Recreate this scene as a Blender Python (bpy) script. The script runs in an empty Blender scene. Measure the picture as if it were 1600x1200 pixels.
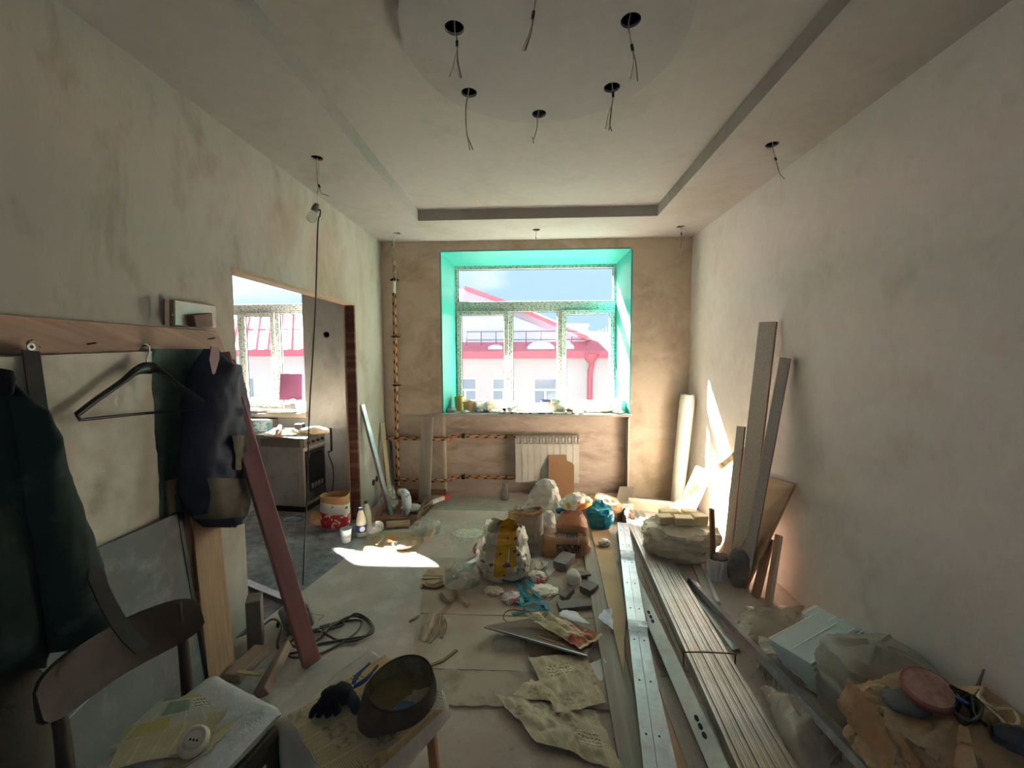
import bpy, bmesh, math, random
from mathutils import Vector, Matrix, noise
V = Vector
PI = math.pi
SC = bpy.context.scene
COL = SC.collection

# ------------------------------------------------------------------ camera
F, YAW, PIT, ROL = 635.84, .0493, -.0687, -.0042
CAM = V((0, 0, 1.65))
_f = V((-math.sin(YAW)*math.cos(PIT), math.cos(YAW)*math.cos(PIT), math.sin(PIT)))
_r = V((math.cos(YAW), math.sin(YAW), 0)); _u = _r.cross(_f)
_r, _u = math.cos(ROL)*_r+math.sin(ROL)*_u, -math.sin(ROL)*_r+math.cos(ROL)*_u
cd = bpy.data.cameras.new('camera'); cd.sensor_width = 36; cd.sensor_fit = 'HORIZONTAL'
cd.lens = 36*F/1600; cd.clip_start = .02; cd.clip_end = 300
cam = bpy.data.objects.new('camera', cd); COL.objects.link(cam)
M4 = Matrix((_r, _u, -_f)).transposed().to_4x4(); M4.translation = CAM
cam.matrix_world = M4
SC.camera = cam

# ------------------------------------------------------------------ world, sun, exposure
SUN_DIR = V((1.3, -1, -1.27)).normalized()
def make_world():
    w = bpy.data.worlds.new('world'); SC.world = w; w.use_nodes = True
    nt = w.node_tree; nt.nodes.clear()
    out = nt.nodes.new('ShaderNodeOutputWorld'); bg = nt.nodes.new('ShaderNodeBackground')
    tc = nt.nodes.new('ShaderNodeTexCoord'); mp = nt.nodes.new('ShaderNodeMapping')
    mp.inputs['Scale'].default_value = (1.0, 1.0, 2.2); mp.inputs['Location'].default_value = (3.3, 1.7, .2)
    nz = nt.nodes.new('ShaderNodeTexNoise'); nz.inputs['Scale'].default_value = 1.5; nz.inputs['Detail'].default_value = 6
    rp = nt.nodes.new('ShaderNodeValToRGB'); rp.color_ramp.elements[0].position = .46; rp.color_ramp.elements[1].position = .6
    mx = nt.nodes.new('ShaderNodeMix'); mx.data_type = 'RGBA'
    mx.inputs['A'].default_value = (.46, .66, 1.0, 1); mx.inputs['B'].default_value = (1.0, 1.02, 1.12, 1)
    L = nt.links.new
    L(tc.outputs['Generated'], mp.inputs['Vector']); L(mp.outputs[0], nz.inputs['Vector']); L(nz.outputs['Fac'], rp.inputs[0])
    L(rp.outputs[0], mx.inputs['Factor']); L(mx.outputs['Result'], bg.inputs['Color']); bg.inputs['Strength'].default_value = SKY
    L(bg.outputs[0], out.inputs[0])
SKY = .095
make_world()
sd = bpy.data.lights.new('sun', 'SUN'); sd.energy = 38.0; sd.angle = .03; sd.color = (1, .89, .845)
sun = bpy.data.objects.new('sun', sd); COL.objects.link(sun)
sun.rotation_euler = SUN_DIR.to_track_quat('-Z', 'Y').to_euler(); sun.location = (-8, 12, 9)
VS = SC.view_settings
VS.view_transform = 'Standard'; VS.look = 'None'; VS.gamma = 1; VS.use_curve_mapping = False; VS.exposure = 3.8

# ------------------------------------------------------------------ pixel -> place
def ray(u, v): return F*_f+(u-800)*_r+(600-v)*_u
def on(u, v, ax, val):
    d = ray(u, v); return CAM+d*((val-CAM[ax])/d[ax])
def fl(u, v, z=0.): return on(u, v, 2, z)            # where that pixel meets a level surface at height z
XL, XR, YB, ZC = -1.74, 1.78, 4.71, 2.96
def wl(u, v, off=0.): return on(u, v, 0, XL+off)      # on the left wall
def wr(u, v, off=0.): return on(u, v, 0, XR-off)      # on the right wall
def wb(u, v, y=YB): return on(u, v, 1, y)             # on a plane parallel to the window wall

# ------------------------------------------------------------------ mesh building
def wloc(o):
    p = V((0, 0, 0))
    while o: p += o.location; o = o.parent
    return p
class MB:
    def __init__(s): s.v = []; s.f = []; s.uv = []
    def add(s, vs, fs, uvs=None):
        b = len(s.v); s.v += [V(p) for p in vs]
        s.uv += uvs if uvs else [(p[0]+p[1]*.7, p[2]+p[1]*.35) for p in vs]
        s.f += [tuple(i+b for i in f) for f in fs]; return s
    def box(s, c, d, rot=None):
        x, y, z = d[0]/2, d[1]/2, d[2]/2
        vs = [V((a*x, b*y, e*z)) for e in (-1, 1) for b in (-1, 1) for a in (-1, 1)]
        if rot is not None: vs = [rot@p for p in vs]
        c = V(c); return s.add([p+c for p in vs], [(0, 2, 3, 1), (4, 5, 7, 6), (0, 1, 5, 4), (2, 6, 7, 3), (0, 4, 6, 2), (1, 3, 7, 5)])
    def bx(s, x0, x1, y0, y1, z0, z1): return s.box(((x0+x1)/2, (y0+y1)/2, (z0+z1)/2), (x1-x0, y1-y0, z1-z0))
    def bar(s, p0, p1, w, h, up=(0, 0, 1), seg=1, w1=None):
        p0, p1 = V(p0), V(p1); d = p1-p0; L = d.length; d = d.normalized(); sd_ = d.cross(V(up)).normalized(); n = sd_.cross(d)
        vs, uv = [], []
        for k in range(seg+1):
            t = k/seg; c = p0+(p1-p0)*t; ww = w if w1 is None else w+(w1-w)*t
            for j, (a, b) in enumerate(((-1, -1), (1, -1), (1, 1), (-1, 1))):
                vs.append(c+sd_*a*ww/2+n*b*h/2); uv.append((L*t, (0, w, w+h, 2*w+h)[j]))
        fs = [(3, 2, 1, 0), tuple(4*seg+i for i in range(4))]
        for k in range(seg):
            b = 4*k
            for j in range(4): fs.append((b+j, b+(j+1) % 4, b+4+(j+1) % 4, b+4+j))
        return s.add(vs, fs, uv)
    def tube(s, pts, r, n=8, closed=False):
        pts = [V(p) for p in pts]; m = len(pts); vs, uv = [], []; prev = None; acc = 0
        for i, p in enumerate(pts):
            if closed: t = pts[(i+1) % m]-pts[i-1]
            else: t = pts[min(i+1, m-1)]-pts[max(i-1, 0)]
            t = t.normalized() if t.length > 1e-9 else V((0, 0, 1))
            if prev is None:
                a = V((0, 0, 1)) if abs(t.z) < .9 else V((1, 0, 0)); nrm = t.cross(a).normalized()
            else:
                nrm = prev-t*prev.dot(t); nrm = nrm.normalized() if nrm.length > 1e-6 else t.orthogonal().normalized()
            prev = nrm; b = t.cross(nrm); rr = r[i] if isinstance(r, (list, tuple)) else r
            if i: acc += (p-pts[i-1]).length
            for k in range(n):
                a = 2*PI*k/n; vs.append(p+nrm*math.cos(a)*rr+b*math.sin(a)*rr); uv.append((acc, k/n))
        fs = []
        for i in range(m if closed else m-1):
            j = (i+1) % m
            for k in range(n): fs.append((i*n+k, i*n+(k+1) % n, j*n+(k+1) % n, j*n+k))
        if not closed: fs += [tuple(range(n-1, -1, -1)), tuple((m-1)*n+k for k in range(n))]
        return s.add(vs, fs, uv)
    def lathe(s, prof, n=20, at=(0, 0, 0), rot=None, cap=True):
        vs, uv, fs = [], [], []
        for i, (r, z) in enumerate(prof):
            for k in range(n):
                a = 2*PI*k/n; p = V((r*math.cos(a), r*math.sin(a), z))
                if rot is not None: p = rot@p
                vs.append(p+V(at)); uv.append((k/n, z))
        m = len(prof)
        for i in range(m-1):
            for k in range(n): fs.append((i*n+k, i*n+(k+1) % n, (i+1)*n+(k+1) % n, (i+1)*n+k))
        if cap: fs += [tuple(range(n-1, -1, -1)), tuple((m-1)*n+k for k in range(n))]
        return s.add(vs, fs, uv)
    def prism(s, poly, ext):
        ext = V(ext); poly = [V(p) for p in poly]; n = len(poly)
        fs = [tuple(range(n-1, -1, -1)), tuple(range(n, 2*n))]+[(i, (i+1) % n, n+(i+1) % n, n+i) for i in range(n)]
        return s.add(poly+[p+ext for p in poly], fs)
    def sheet(s, P, nx, ny, th=.002, uvs=(1, 1)):
        g = [[V(P(i/nx, j/ny)) for i in range(nx+1)] for j in range(ny+1)]
        nr = []
        for j in range(ny+1):
            for i in range(nx+1):
                a = g[j][min(i+1, nx)]-g[j][max(i-1, 0)]; b = g[min(j+1, ny)][i]-g[max(j-1, 0)][i]
                c = a.cross(b); nr.append(c.normalized() if c.length > 1e-12 else V((0, 0, 1)))
        top = [g[j][i] for j in range(ny+1) for i in range(nx+1)]; W = nx+1; N0 = len(top)
        uv = [(i/nx*uvs[0], j/ny*uvs[1]) for j in range(ny+1) for i in range(nx+1)]
        vs = top+[p-n*th for p, n in zip(top, nr)]; fs = []
        for j in range(ny):
            for i in range(nx):
                a = j*W+i; fs += [(a, a+1, a+W+1, a+W), (N0+a, N0+a+W, N0+a+W+1, N0+a+1)]
        bd = [i for i in range(W)]+[j*W+nx for j in range(1, ny+1)]+[ny*W+i for i in range(nx-1, -1, -1)]+[j*W for j in range(ny-1, 0, -1)]
        for k in range(len(bd)):
            a, b = bd[k], bd[(k+1) % len(bd)]; fs.append((b, a, N0+a, N0+b))
        return s.add(vs, fs, uv+uv)
    def loft(s, rings, cap0=True, cap1=True):
        n = len(rings[0]); m = len(rings); vs = [p for r in rings for p in r]; fs = []
        uv = [(k/n, i/(m-1)) for i in range(m) for k in range(n)]
        for i in range(m-1):
            for k in range(n): fs.append((i*n+k, i*n+(k+1) % n, (i+1)*n+(k+1) % n, (i+1)*n+k))
        if cap0: fs.append(tuple(range(n-1, -1, -1)))
        if cap1: fs.append(tuple((m-1)*n+k for k in range(n)))
        return s.add(vs, fs, uv)
    def build(s, name, mat, parent=None, smooth=None, bevel=0, fix=True):
        if parent is None:
            xs = [p.x for p in s.v]; ys = [p.y for p in s.v]; zs = [p.z for p in s.v]
            o0 = V(((min(xs)+max(xs))/2, (min(ys)+max(ys))/2, min(zs)))
        else: o0 = wloc(parent)
        me = bpy.data.meshes.new(name)
        me.from_pydata([p-o0 for p in s.v], [], s.f)
        ul = me.uv_layers.new(name='UVMap'); d = ul.data
        for lp in me.loops: d[lp.index].uv = s.uv[lp.vertex_index]
        if fix or bevel:
            bm = bmesh.new(); bm.from_mesh(me)
            bmesh.ops.recalc_face_normals(bm, faces=bm.faces)
            if bevel:
                ed = [e for e in bm.edges if len(e.link_faces) == 2 and e.calc_face_angle(0) > .6]
                bmesh.ops.bevel(bm, geom=ed, offset=bevel, segments=1, affect='EDGES', clamp_overlap=True)
            bm.to_mesh(me); bm.free()
        if smooth is not None:
            me.polygons.foreach_set('use_smooth', [True]*len(me.polygons)); me.set_sharp_from_angle(angle=math.radians(smooth))
        if isinstance(mat, (list, tuple)):
            for m_ in mat: me.materials.append(m_)
        else: me.materials.append(mat)
        o = bpy.data.objects.new(name, me); COL.objects.link(o)
        if parent is None: o.location = o0
        else: o.parent = parent
        return o
def tag(o, label=None, cat=None, group=None, kind=None):
    if label: o['label'] = label
    if cat: o['category'] = cat
    if group: o['group'] = group
    if kind: o['kind'] = kind
    return o
def thing(name, label, cat, loc, group=None):
    o = bpy.data.objects.new(name, None); COL.objects.link(o); o.location = V(loc); o.empty_display_size = .05
    return tag(o, label, cat, group)
def nz3(p, s=1., o=0.): return noise.noise(V((p[0]*s+o, p[1]*s+o*1.7, p[2]*s-o*.6)))
def ridge(p, s=1., o=0., oct_=3):
    a = 0; amp = 1; t = 0
    for k in range(oct_):
        a += amp*(1-2*abs(nz3(p, s*2**k, o+k*7.3))); t += amp; amp *= .5
    return a/t
def lerp(a, b, t): return a+(b-a)*t
def poly_at(pts, t):
    """point at parameter t (0..1) along a list of points"""
    n = len(pts)-1; x = min(max(t, 0), 1)*n; i = min(int(x), n-1); return lerp(pts[i], pts[i+1], x-i)
def smooth_path(pts, k=6):
    pts = [V(p) for p in pts]; out = []
    for i in range(len(pts)-1):
        p0 = pts[max(i-1, 0)]; p1 = pts[i]; p2 = pts[i+1]; p3 = pts[min(i+2, len(pts)-1)]
        for j in range(k):
            t = j/k
            out.append(.5*((2*p1)+(p2-p0)*t+(2*p0-5*p1+4*p2-p3)*t*t+(3*p1-p0-3*p2+p3)*t**3))
    return out+[pts[-1]]

def hit(u, v, objs, lift=0.):
    """where the line of sight through a pixel first meets one of the given meshes"""
    from mathutils.bvhtree import BVHTree
    best = None; d = ray(u, v).normalized()
    for o in objs:
        if 'bvh' not in BV.setdefault(o.name, {}): BV[o.name]['bvh'] = BVHTree.FromPolygons([p.co+wloc(o) for p in o.data.vertices], [tuple(f.vertices) for f in o.data.polygons])
        h = BV[o.name]['bvh'].ray_cast(CAM, d)
        if h[0] and (best is None or h[3] < best[1]): best = (h[0], h[3])
    return (best[0] if best else fl(u, v, .3))+V((0, 0, lift))
BV = {}

# ------------------------------------------------------------------ materials
def lin(c):
    return tuple((x/255/12.92) if x <= 10 else ((x/255+.055)/1.055)**2.4 for x in c)+(1,)
class NT:
    def __init__(s, name):
        s.m = bpy.data.materials.new(name); s.m.use_nodes = True; s.t = s.m.node_tree; s.b = s.t.nodes['Principled BSDF']; s.o = s.t.nodes['Material Output']
    def n(s, ty, ins=None, **kw):
        x = s.t.nodes.new('ShaderNode'+ty)
        for k, v in kw.items(): setattr(x, k, v)
        for k, v in (ins or {}).items(): s.put(x, k, v)
        return x
    def put(s, x, k, v):
        if hasattr(v, 'is_output') or isinstance(v, bpy.types.NodeSocket): s.t.links.new(v, x.inputs[k])
        else: x.inputs[k].default_value = v
    def coord(s, which='Object', scale=(1, 1, 1)):
        tc = s.n('TexCoord'); mp = s.n('Mapping', {'Vector': tc.outputs[which], 'Scale': scale}); return mp.outputs[0]
    def noise(s, vec, scale, detail=5, rough=.55, dist=0): return s.n('TexNoise', {'Vector': vec, 'Scale': scale, 'Detail': detail, 'Roughness': rough, 'Distortion': dist}).outputs['Fac']
    def ramp(s, fac, lo, hi, c0=(0, 0, 0, 1), c1=(1, 1, 1, 1)):
        r = s.n('ValToRGB', {0: fac}); e = r.color_ramp.elements; e[0].position = lo; e[1].position = hi; e[0].color = c0; e[1].color = c1; return r.outputs[0]
    def mix(s, fac, a, b, bt='MIX'):
        m = s.n('Mix', data_type='RGBA', blend_type=bt); s.put(m, 'Factor', fac); s.put(m, 'A', a); s.put(m, 'B', b); return m.outputs['Result']
    def math(s, op, a, b=0., c=None):
        m = s.n('Math', operation=op); s.put(m, 0, a); s.put(m, 1, b)
        if c is not None: s.put(m, 2, c)
        return m.outputs[0]
    def bump(s, h, strength=.3, dist=.01): s.put(s.b, 'Normal', s.n('Bump', {'Height': h, 'Strength': strength, 'Distance': dist}).outputs[0])
MATS = {}
def mat(name, c1, c2=None, scale=6, rough=.8, bump=0., bscale=30, metal=0., trans=0., lo=.35, hi=.65, coord='Object', stretch=(1, 1, 1), bdist=.006, dirt=None, dscale=3, dlo=.5, dhi=.7, ior=1.45, alpha=1., sheen=0., spec=.5, thin=0):
    if name in MATS: return MATS[name]
    t = NT(name); vec = t.coord(coord, stretch)
    col = lin(c1)
    if c2:
        f = t.noise(vec, scale); col = t.ramp(f, lo, hi, lin(c1), lin(c2))
    if dirt:
        f2 = t.noise(vec, dscale, 8, .65); col = t.mix(t.ramp(f2, dlo, dhi), col, lin(dirt))
    t.put(t.b, 'Base Color', col)
    t.b.inputs['Roughness'].default_value = rough; t.b.inputs['Metallic'].default_value = metal
    t.b.inputs['IOR'].default_value = ior; t.b.inputs['Specular IOR Level'].default_value = spec
    if trans: t.b.inputs['Transmission Weight'].default_value = trans
    if alpha < 1: t.b.inputs['Alpha'].default_value = alpha
    if sheen: t.b.inputs['Sheen Weight'].default_value = sheen
    if bump: t.bump(t.noise(vec, bscale, 6), bump, bdist)
    MATS[name] = t.m; return t.m
def wood(name, c1, c2, dirt=None, rough=.7, grain=60, along=3):
    return mat(name, c1, c2, scale=1, rough=rough, coord='UV', stretch=(along, grain, 1), lo=.3, hi=.7, bump=.15, bscale=1.5, bdist=.002, dirt=dirt, dscale=.25)
def film(name, c, alpha_lo=.25, alpha_hi=.75, rough=.25, scale=14):
    """thin cloudy polythene: a mix of see-through and milky film"""
    if name in MATS: return MATS[name]
    t = NT(name); vec = t.coord('Object'); f = t.noise(vec, scale, 6, .6, .8)
    tr = t.n('BsdfTransparent', {'Color': (1, 1, 1, 1)}); t.b.inputs['Base Color'].default_value = lin(c); t.b.inputs['Roughness'].default_value = rough
    t.bump(t.noise(vec, scale*2.2, 5, .6, 1.), .5, .01)
    fac = t.math('ADD', t.math('MULTIPLY', f, (alpha_hi-alpha_lo)), alpha_lo)
    mx = t.n('MixShader', {0: fac, 1: tr.outputs[0], 2: t.b.outputs[0]}); t.t.links.new(mx.outputs[0], t.o.inputs[0])
    MATS[name] = t.m; return t.m
def newsprint(name, paper, ink=(70, 68, 66), col_w=.06, line=.006, photo=.3, seed=0, tint=None):
    """printed page: columns of small type, headlines and grey picture blocks, laid out in the page's own coordinates (metres)"""
    if name in MATS: return MATS[name]
    t = NT(name); vec = t.coord('UV'); sp = t.n('SeparateXYZ', {0: vec}); x, y = sp.outputs[0], sp.outputs[1]
    lines = t.math('GREATER_THAN', t.math('FRACT', t.math('DIVIDE', y, line)), .45)
    colm = t.math('GREATER_THAN', t.math('FRACT', t.math('DIVIDE', x, col_w)), .1)
    fine = t.noise(t.n('Mapping', {'Vector': vec, 'Scale': (150, 420, 1)}).outputs[0], 1, 2)
    txt = t.math('MULTIPLY', t.math('MULTIPLY', lines, colm), t.math('GREATER_THAN', fine, .42))
    br = t.n('TexBrick', {'Vector': t.n('Mapping', {'Vector': vec, 'Location': (seed*.37, seed*.21, 0)}).outputs[0], 'Color1': (0, 0, 0, 1), 'Color2': (1, 1, 1, 1), 'Mortar': (.5, .5, .5, 1), 'Scale': 1, 'Mortar Size': .006, 'Brick Width': col_w*2, 'Row Height': .085, 'Bias': 0.}, offset=.5)
    key = br.outputs['Color']; notm = t.math('LESS_THAN', br.outputs['Fac'], .5)
    isph = t.math('MULTIPLY', t.math('LESS_THAN', key, photo), notm); ishd = t.math('MULTIPLY', t.math('GREATER_THAN', key, .9), notm)
    pn = t.noise(vec, 45, 4); hd = t.math('MULTIPLY', t.math('GREATER_THAN', t.noise(t.n('Mapping', {'Vector': vec, 'Scale': (120, 50, 1)}).outputs[0], 1, 1), .48), t.math('GREATER_THAN', t.math('FRACT', t.math('DIVIDE', y, .021)), .4))
    base = t.ramp(t.noise(vec, 7), .3, .7, lin(paper), lin(tuple(int(a*.88) for a in paper)))
    c = t.mix(t.math('MULTIPLY', txt, .45), base, lin(ink))
    c = t.mix(t.math('MULTIPLY', ishd, 1.), c, base); c = t.mix(t.math('MULTIPLY', t.math('MULTIPLY', ishd, hd), .7), c, lin(ink))
    c = t.mix(isph, c, t.ramp(pn, .3, .62, lin(tuple(int(a*.6+b_*.4) for a, b_ in zip(ink, paper))), lin(tuple(int(a*.9) for a in paper))))
    if tint:
        k3 = t.math('MULTIPLY', t.math('LESS_THAN', t.math('ABSOLUTE', t.math('SUBTRACT', key, .4)), .07), notm); c = t.mix(t.math('MULTIPLY', k3, .6), c, lin((70, 120, 92)))
        k2 = t.math('MULTIPLY', t.math('LESS_THAN', t.math('ABSOLUTE', t.math('SUBTRACT', key, .6)), .09), notm); c = t.mix(t.math('MULTIPLY', k2, .75), c, lin(tint))
    t.put(t.b, 'Base Color', c); t.b.inputs['Roughness'].default_value = .85; MATS[name] = t.m; return t.m
def plaster(name, base, patch, dark, s1=1.3, stretch=(1, 1, .6), lo=.5, hi=.66, bump=.25):
    t = NT(name); vec = t.coord('Object', stretch)
    f1 = t.noise(vec, s1, 7, .62, .6); f2 = t.noise(vec, s1*3.1, 6, .6, .3); f3 = t.noise(vec, 14, 5, .6)
    c = t.mix(t.ramp(f1, lo, hi), lin(base), lin(patch)); c = t.mix(t.math('MULTIPLY', t.ramp(f2, .54, .7), .6), c, lin(dark))
    c = t.mix(t.math('MULTIPLY', t.ramp(f3, .4, .75), .25), c, lin(tuple(min(255, int(a*1.12)) for a in base)))
    t.put(t.b, 'Base Color', c); t.b.inputs['Roughness'].default_value = .9; t.b.inputs['Specular IOR Level'].default_value = .2
    t.bump(t.math('ADD', t.noise(vec, 9, 6, .6), t.math('MULTIPLY', t.noise(vec, 70, 3), .3)), bump, .01); MATS[name] = t.m; return t.m

# ================================================================== THE SETTING
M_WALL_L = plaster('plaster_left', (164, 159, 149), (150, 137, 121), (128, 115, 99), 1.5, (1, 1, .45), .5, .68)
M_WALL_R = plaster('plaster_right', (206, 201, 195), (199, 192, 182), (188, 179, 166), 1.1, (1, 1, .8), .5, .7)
M_WALL_B = plaster('plaster_back', (184, 170, 150), (160, 143, 122), (194, 184, 168), 1.7, (1, 1, 1.1), .45, .65)
M_NICHE = plaster('plaster_niche', (188, 172, 156), (160, 140, 122), (206, 194, 178), 2.6, (.6, 1, 1.9), .45, .65)
M_CEIL = plaster('plaster_ceiling', (156, 152, 147), (145, 139, 130), (143, 138, 130), .9, (1, 1, 1), .52, .68, .12)
M_DISC = plaster('plaster_disc', (148, 147, 145), (138, 134, 127), (142, 139, 134), .9, (1, 1, 1), .52, .68, .12)
M_KWALL = plaster('plaster_kitchen', (158, 158, 156), (140, 140, 138), (126, 124, 120), 1.2)
M_BEAD = mat('corner_bead', (206, 196, 176), (190, 178, 156))
M_TEAL = mat('teal_paint', (54, 156, 142), (62, 164, 150), scale=2, rough=.45)
M_DARK = mat('dark_void', (30, 29, 28))
TOP = 3.3
def struct(o): return tag(o, kind='structure')
FY = -2.0                                     # wall behind the camera
OY0, OY1, OZ = 2.32, 3.96, 2.172              # opening to the kitchen
TH = .09
w = MB(); w.bx(XL-TH, XL, FY, OY0, 0, TOP); w.bx(XL-TH, XL, OY0, OY1, OZ, TOP); w.bx(XL-TH, XL, OY1, YB, 0, TOP)
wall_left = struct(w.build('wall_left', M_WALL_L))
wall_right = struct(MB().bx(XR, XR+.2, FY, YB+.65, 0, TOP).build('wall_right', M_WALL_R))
fw = MB(); fw.bx(-4.8, -.75, FY-.2, FY, 0, TOP); fw.bx(.75, XR+.2, FY-.2, FY, 0, TOP); fw.bx(-.75, .75, FY-.2, FY, 0, .9); fw.bx(-.75, .75, FY-.2, FY, 2.6, TOP)  # gap in the middle is for the added window
wall_front = struct(fw.build('wall_front', mat('old_paint', (176, 172, 164))))
WX0, WX1, WZ0, WZ1 = -1.041, 1.113, .981, 2.841
YW = 5.16                                     # window frame, room side
YO = 5.36                                     # outer face of the wall
w = MB(); w.bx(XL-TH, WX0, YB, YO, 0, TOP); w.bx(WX1, XR, YB, YO, 0, TOP); w.bx(WX0, WX1, YB, YO, WZ1, TOP); w.bx(WX0, WX1, YB+.15, YO, 0, WZ0-.03)
wall_back = struct(w.build('wall_back', M_WALL_B))
nb = MB().bx(WX0+.001, WX1-.001, YB+.1435, YB+.1495, .0005, WZ0-.0305).build('plaster_skim', M_NICHE, wall_back)
for x in (WX0-.012, WX1-.006): MB().bx(x, x+.02, YB-.004, YB+.002, .0, WZ0-.06).build('corner_bead', M_BEAD, wall_back)
# splayed teal reveals of the window
fx0, fx1, fz1 = wb(711, 414, YW).x, wb(963, 410, YW).x, 2.775
def slab(name, q, n, m=M_TEAL):
    return struct(MB().prism(q, V(n)).build(name, m))
slab('trim_1', [(WX0, YB-.003, WZ0), (fx0, YW, WZ0), (fx0, YW, fz1), (WX0, YB-.003, WZ1)], (-.12, .02, 0))
slab('trim_2', [(WX1, YB-.003, WZ0), (fx1, YW, WZ0), (fx1, YW, fz1), (WX1, YB-.003, WZ1)], (.12, .02, 0))
slab('trim_3', [(WX0, YB-.003, WZ1), (fx0, YW, fz1), (fx1, YW, fz1), (WX1, YB-.003, WZ1)], (0, .02, .12))
# ---- ceiling: lowered soffit round a raised tray with a round disc
sx0, sx1, sy1, sy0 = -1.099, 1.181, 3.995, -.35
ZT = 3.06
cutters = []
def hole(c, r): cutters.append((V(c), r))
def cut(o, cs):
    for c, r in cs:
        k = MB().lathe([(r, -.03), (r, .03)], 32, at=c).build('cutter', M_DARK)
        m = o.modifiers.new('b', 'BOOLEAN'); m.operation = 'DIFFERENCE'; m.object = k; m.solver = 'EXACT'
        bpy.context.view_layer.update(); dg = bpy.context.evaluated_depsgraph_get()
        me = bpy.data.meshes.new_from_object(o.evaluated_get(dg)); o.modifiers.clear(); o.data = me
        bpy.data.objects.remove(k)
HOLES = [on(495, 247, 2, ZC), on(620, 364.5, 2, ZC), on(838, 359, 2, ZC), on(1063.5, 354, 2, ZC), on(1206.5, 226, 2, ZC)]
soffit = struct(thing('ceiling_soffit', None, None, (0, 0, ZC)))
def board(x0, x1, y0, y1, z0, z1, hs=()):
    o = MB().bx(x0, x1, y0, y1, z0, z1).build('board', M_CEIL, soffit)
    if hs: cut(o, [(h, .038) for h in hs])
board(XL, sx0, FY, YB, ZC, ZC+.0125, HOLES[:2]); board(sx1, XR, FY, YB, ZC, ZC+.0125, HOLES[3:]); board(sx0, sx1, sy1, YB, ZC, ZC+.0125, HOLES[2:3]); board(sx0, sx1, FY, sy0, ZC, ZC+.0125)
board(sx0-.0125, sx0, sy0, sy1, ZC+.0125, ZT); board(sx1, sx1+.0125, sy0, sy1, ZC+.0125, ZT); board(sx0-.0125, sx1+.0125, sy1, sy1+.0125, ZC+.0125, ZT); board(sx0-.0125, sx1+.0125, sy0-.0125, sy0, ZC+.0125, ZT)
for x0, x1, y0, y1 in ((XL, sx0-.02, FY, YB), (sx1+.02, XR, FY, YB), (sx0-.02, sx1+.02, sy1+.02, YB)): MB().bx(x0, x1, y0, y1, ZT-.004, ZT).build('void_shade_sheet', M_DARK, soffit)  # near-black sheets paint in the dark seen through the soffit holes
ceiling = struct(MB().bx(XL, XR, FY, YB, ZT, TOP).build('ceiling', M_CEIL))
ZD = 3.0
dc, dr = V((.05, 1.862, ZD)), .606
DH = [on(710, 44, 2, ZD), on(733, 145, 2, ZD), on(842.5, 178, 2, ZD), on(956, 137, 2, ZD), on(985.5, 32, 2, ZD)]
w = MB(); w.lathe([(dr, 0), (dr, .0125)], 96, at=dc); disc = w.build('ceiling_disc', M_DISC, smooth=30)
cut(disc, [(h, .04) for h in DH]+[(V((.01, 1.35, ZD)), .04)])
struct(disc)
MB().lathe([(dr-.02, ZT-ZD-.006), (dr-.02, ZT-ZD-.001)], 64, at=dc).build('void_shade_sheet', M_DARK, disc)  # near-black sheet, painted-in dark behind the disc holes
side = MB().lathe([(dr, .0), (dr, ZT-ZD), (dr-.0125, ZT-ZD), (dr-.0125, .0)], 96, at=dc+V((0, 0, .001)), cap=False).build('disc_rim', M_DISC, disc, smooth=30)
# ---- kitchen shell
KX0 = -4.6
KWX0, KWX1 = -4.3, -2.70
wk = MB(); wk.bx(KX0, KWX0, YB, YO, 0, TOP); wk.bx(KWX1, XL-TH, YB, YO, 0, TOP); wk.bx(KWX0, KWX1, YB, YO, WZ1, TOP); wk.bx(KWX0, KWX1, YB, YO, 0, WZ0-.05)
wall_kitchen = wk.build('wall_kitchen_back', M_KWALL); struct(wall_kitchen)
hp = wb(510, 523, YB); cut(wall_kitchen, [])
MB().lathe([(.035, 0), (.035, .004), (.028, .004), (.028, -.03)], 20, at=hp, rot=Matrix.Rotation(PI/2, 3, 'X')).build('pipe_hole', M_DARK, wall_kitchen, smooth=40)
struct(MB().bx(KX0-.2, KX0, FY, YO, 0, TOP).build('wall_kitchen_left', M_KWALL))
struct(MB().bx(KX0, XL-TH, FY, YB, ZC, TOP).build('ceiling_kitchen', M_CEIL))
M_KFLOOR = mat('kitchen_floor_dust', (128, 132, 138), (96, 99, 104), scale=9, rough=.75, bump=.8, bscale=16, bdist=.02, lo=.35, hi=.62, dirt=(168, 168, 166), dscale=2.2)
def floor_mat():
    t = NT('dusty_floor'); vec = t.coord('Object'); f1 = t.noise(vec, 1.1, 8, .65, .4); f2 = t.noise(vec, 6, 8, .7); f3 = t.noise(vec, 45, 4, .6)
    c = t.mix(t.ramp(f1, .38, .64), lin((190, 174, 162)), lin((172, 154, 142))); c = t.mix(t.math('MULTIPLY', t.ramp(f2, .5, .72), .6), c, lin((204, 196, 183)))
    c = t.mix(t.math('MULTIPLY', t.ramp(f3, .62, .72), .5), c, lin((128, 116, 104)))
    t.put(t.b, 'Base Color', c); t.b.inputs['Roughness'].default_value = .85; t.b.inputs['Specular IOR Level'].default_value = .3; t.bump(t.noise(vec, 30, 6), .25, .006); return t.m
M_FLOOR = floor_mat()
floor = struct(MB().bx(KX0-.2, XR+.2, FY-.2, YO, -.12, 0).build('floor', M_FLOOR))
kp = [fl(575, 845), fl(384, 992), V((XL-TH, 2.1, 0)), V((XL-TH, FY, 0)), V((KX0, FY, 0)), V((KX0, YB, 0)), V((XL-TH, YB, 0)), V((XL-TH, OY1, 0)), fl(560, 814)]
struct(MB().prism([p+V((0, 0, .001)) for p in kp], (0, 0, .004)).build('floor_kitchen', M_KFLOOR))
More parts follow.
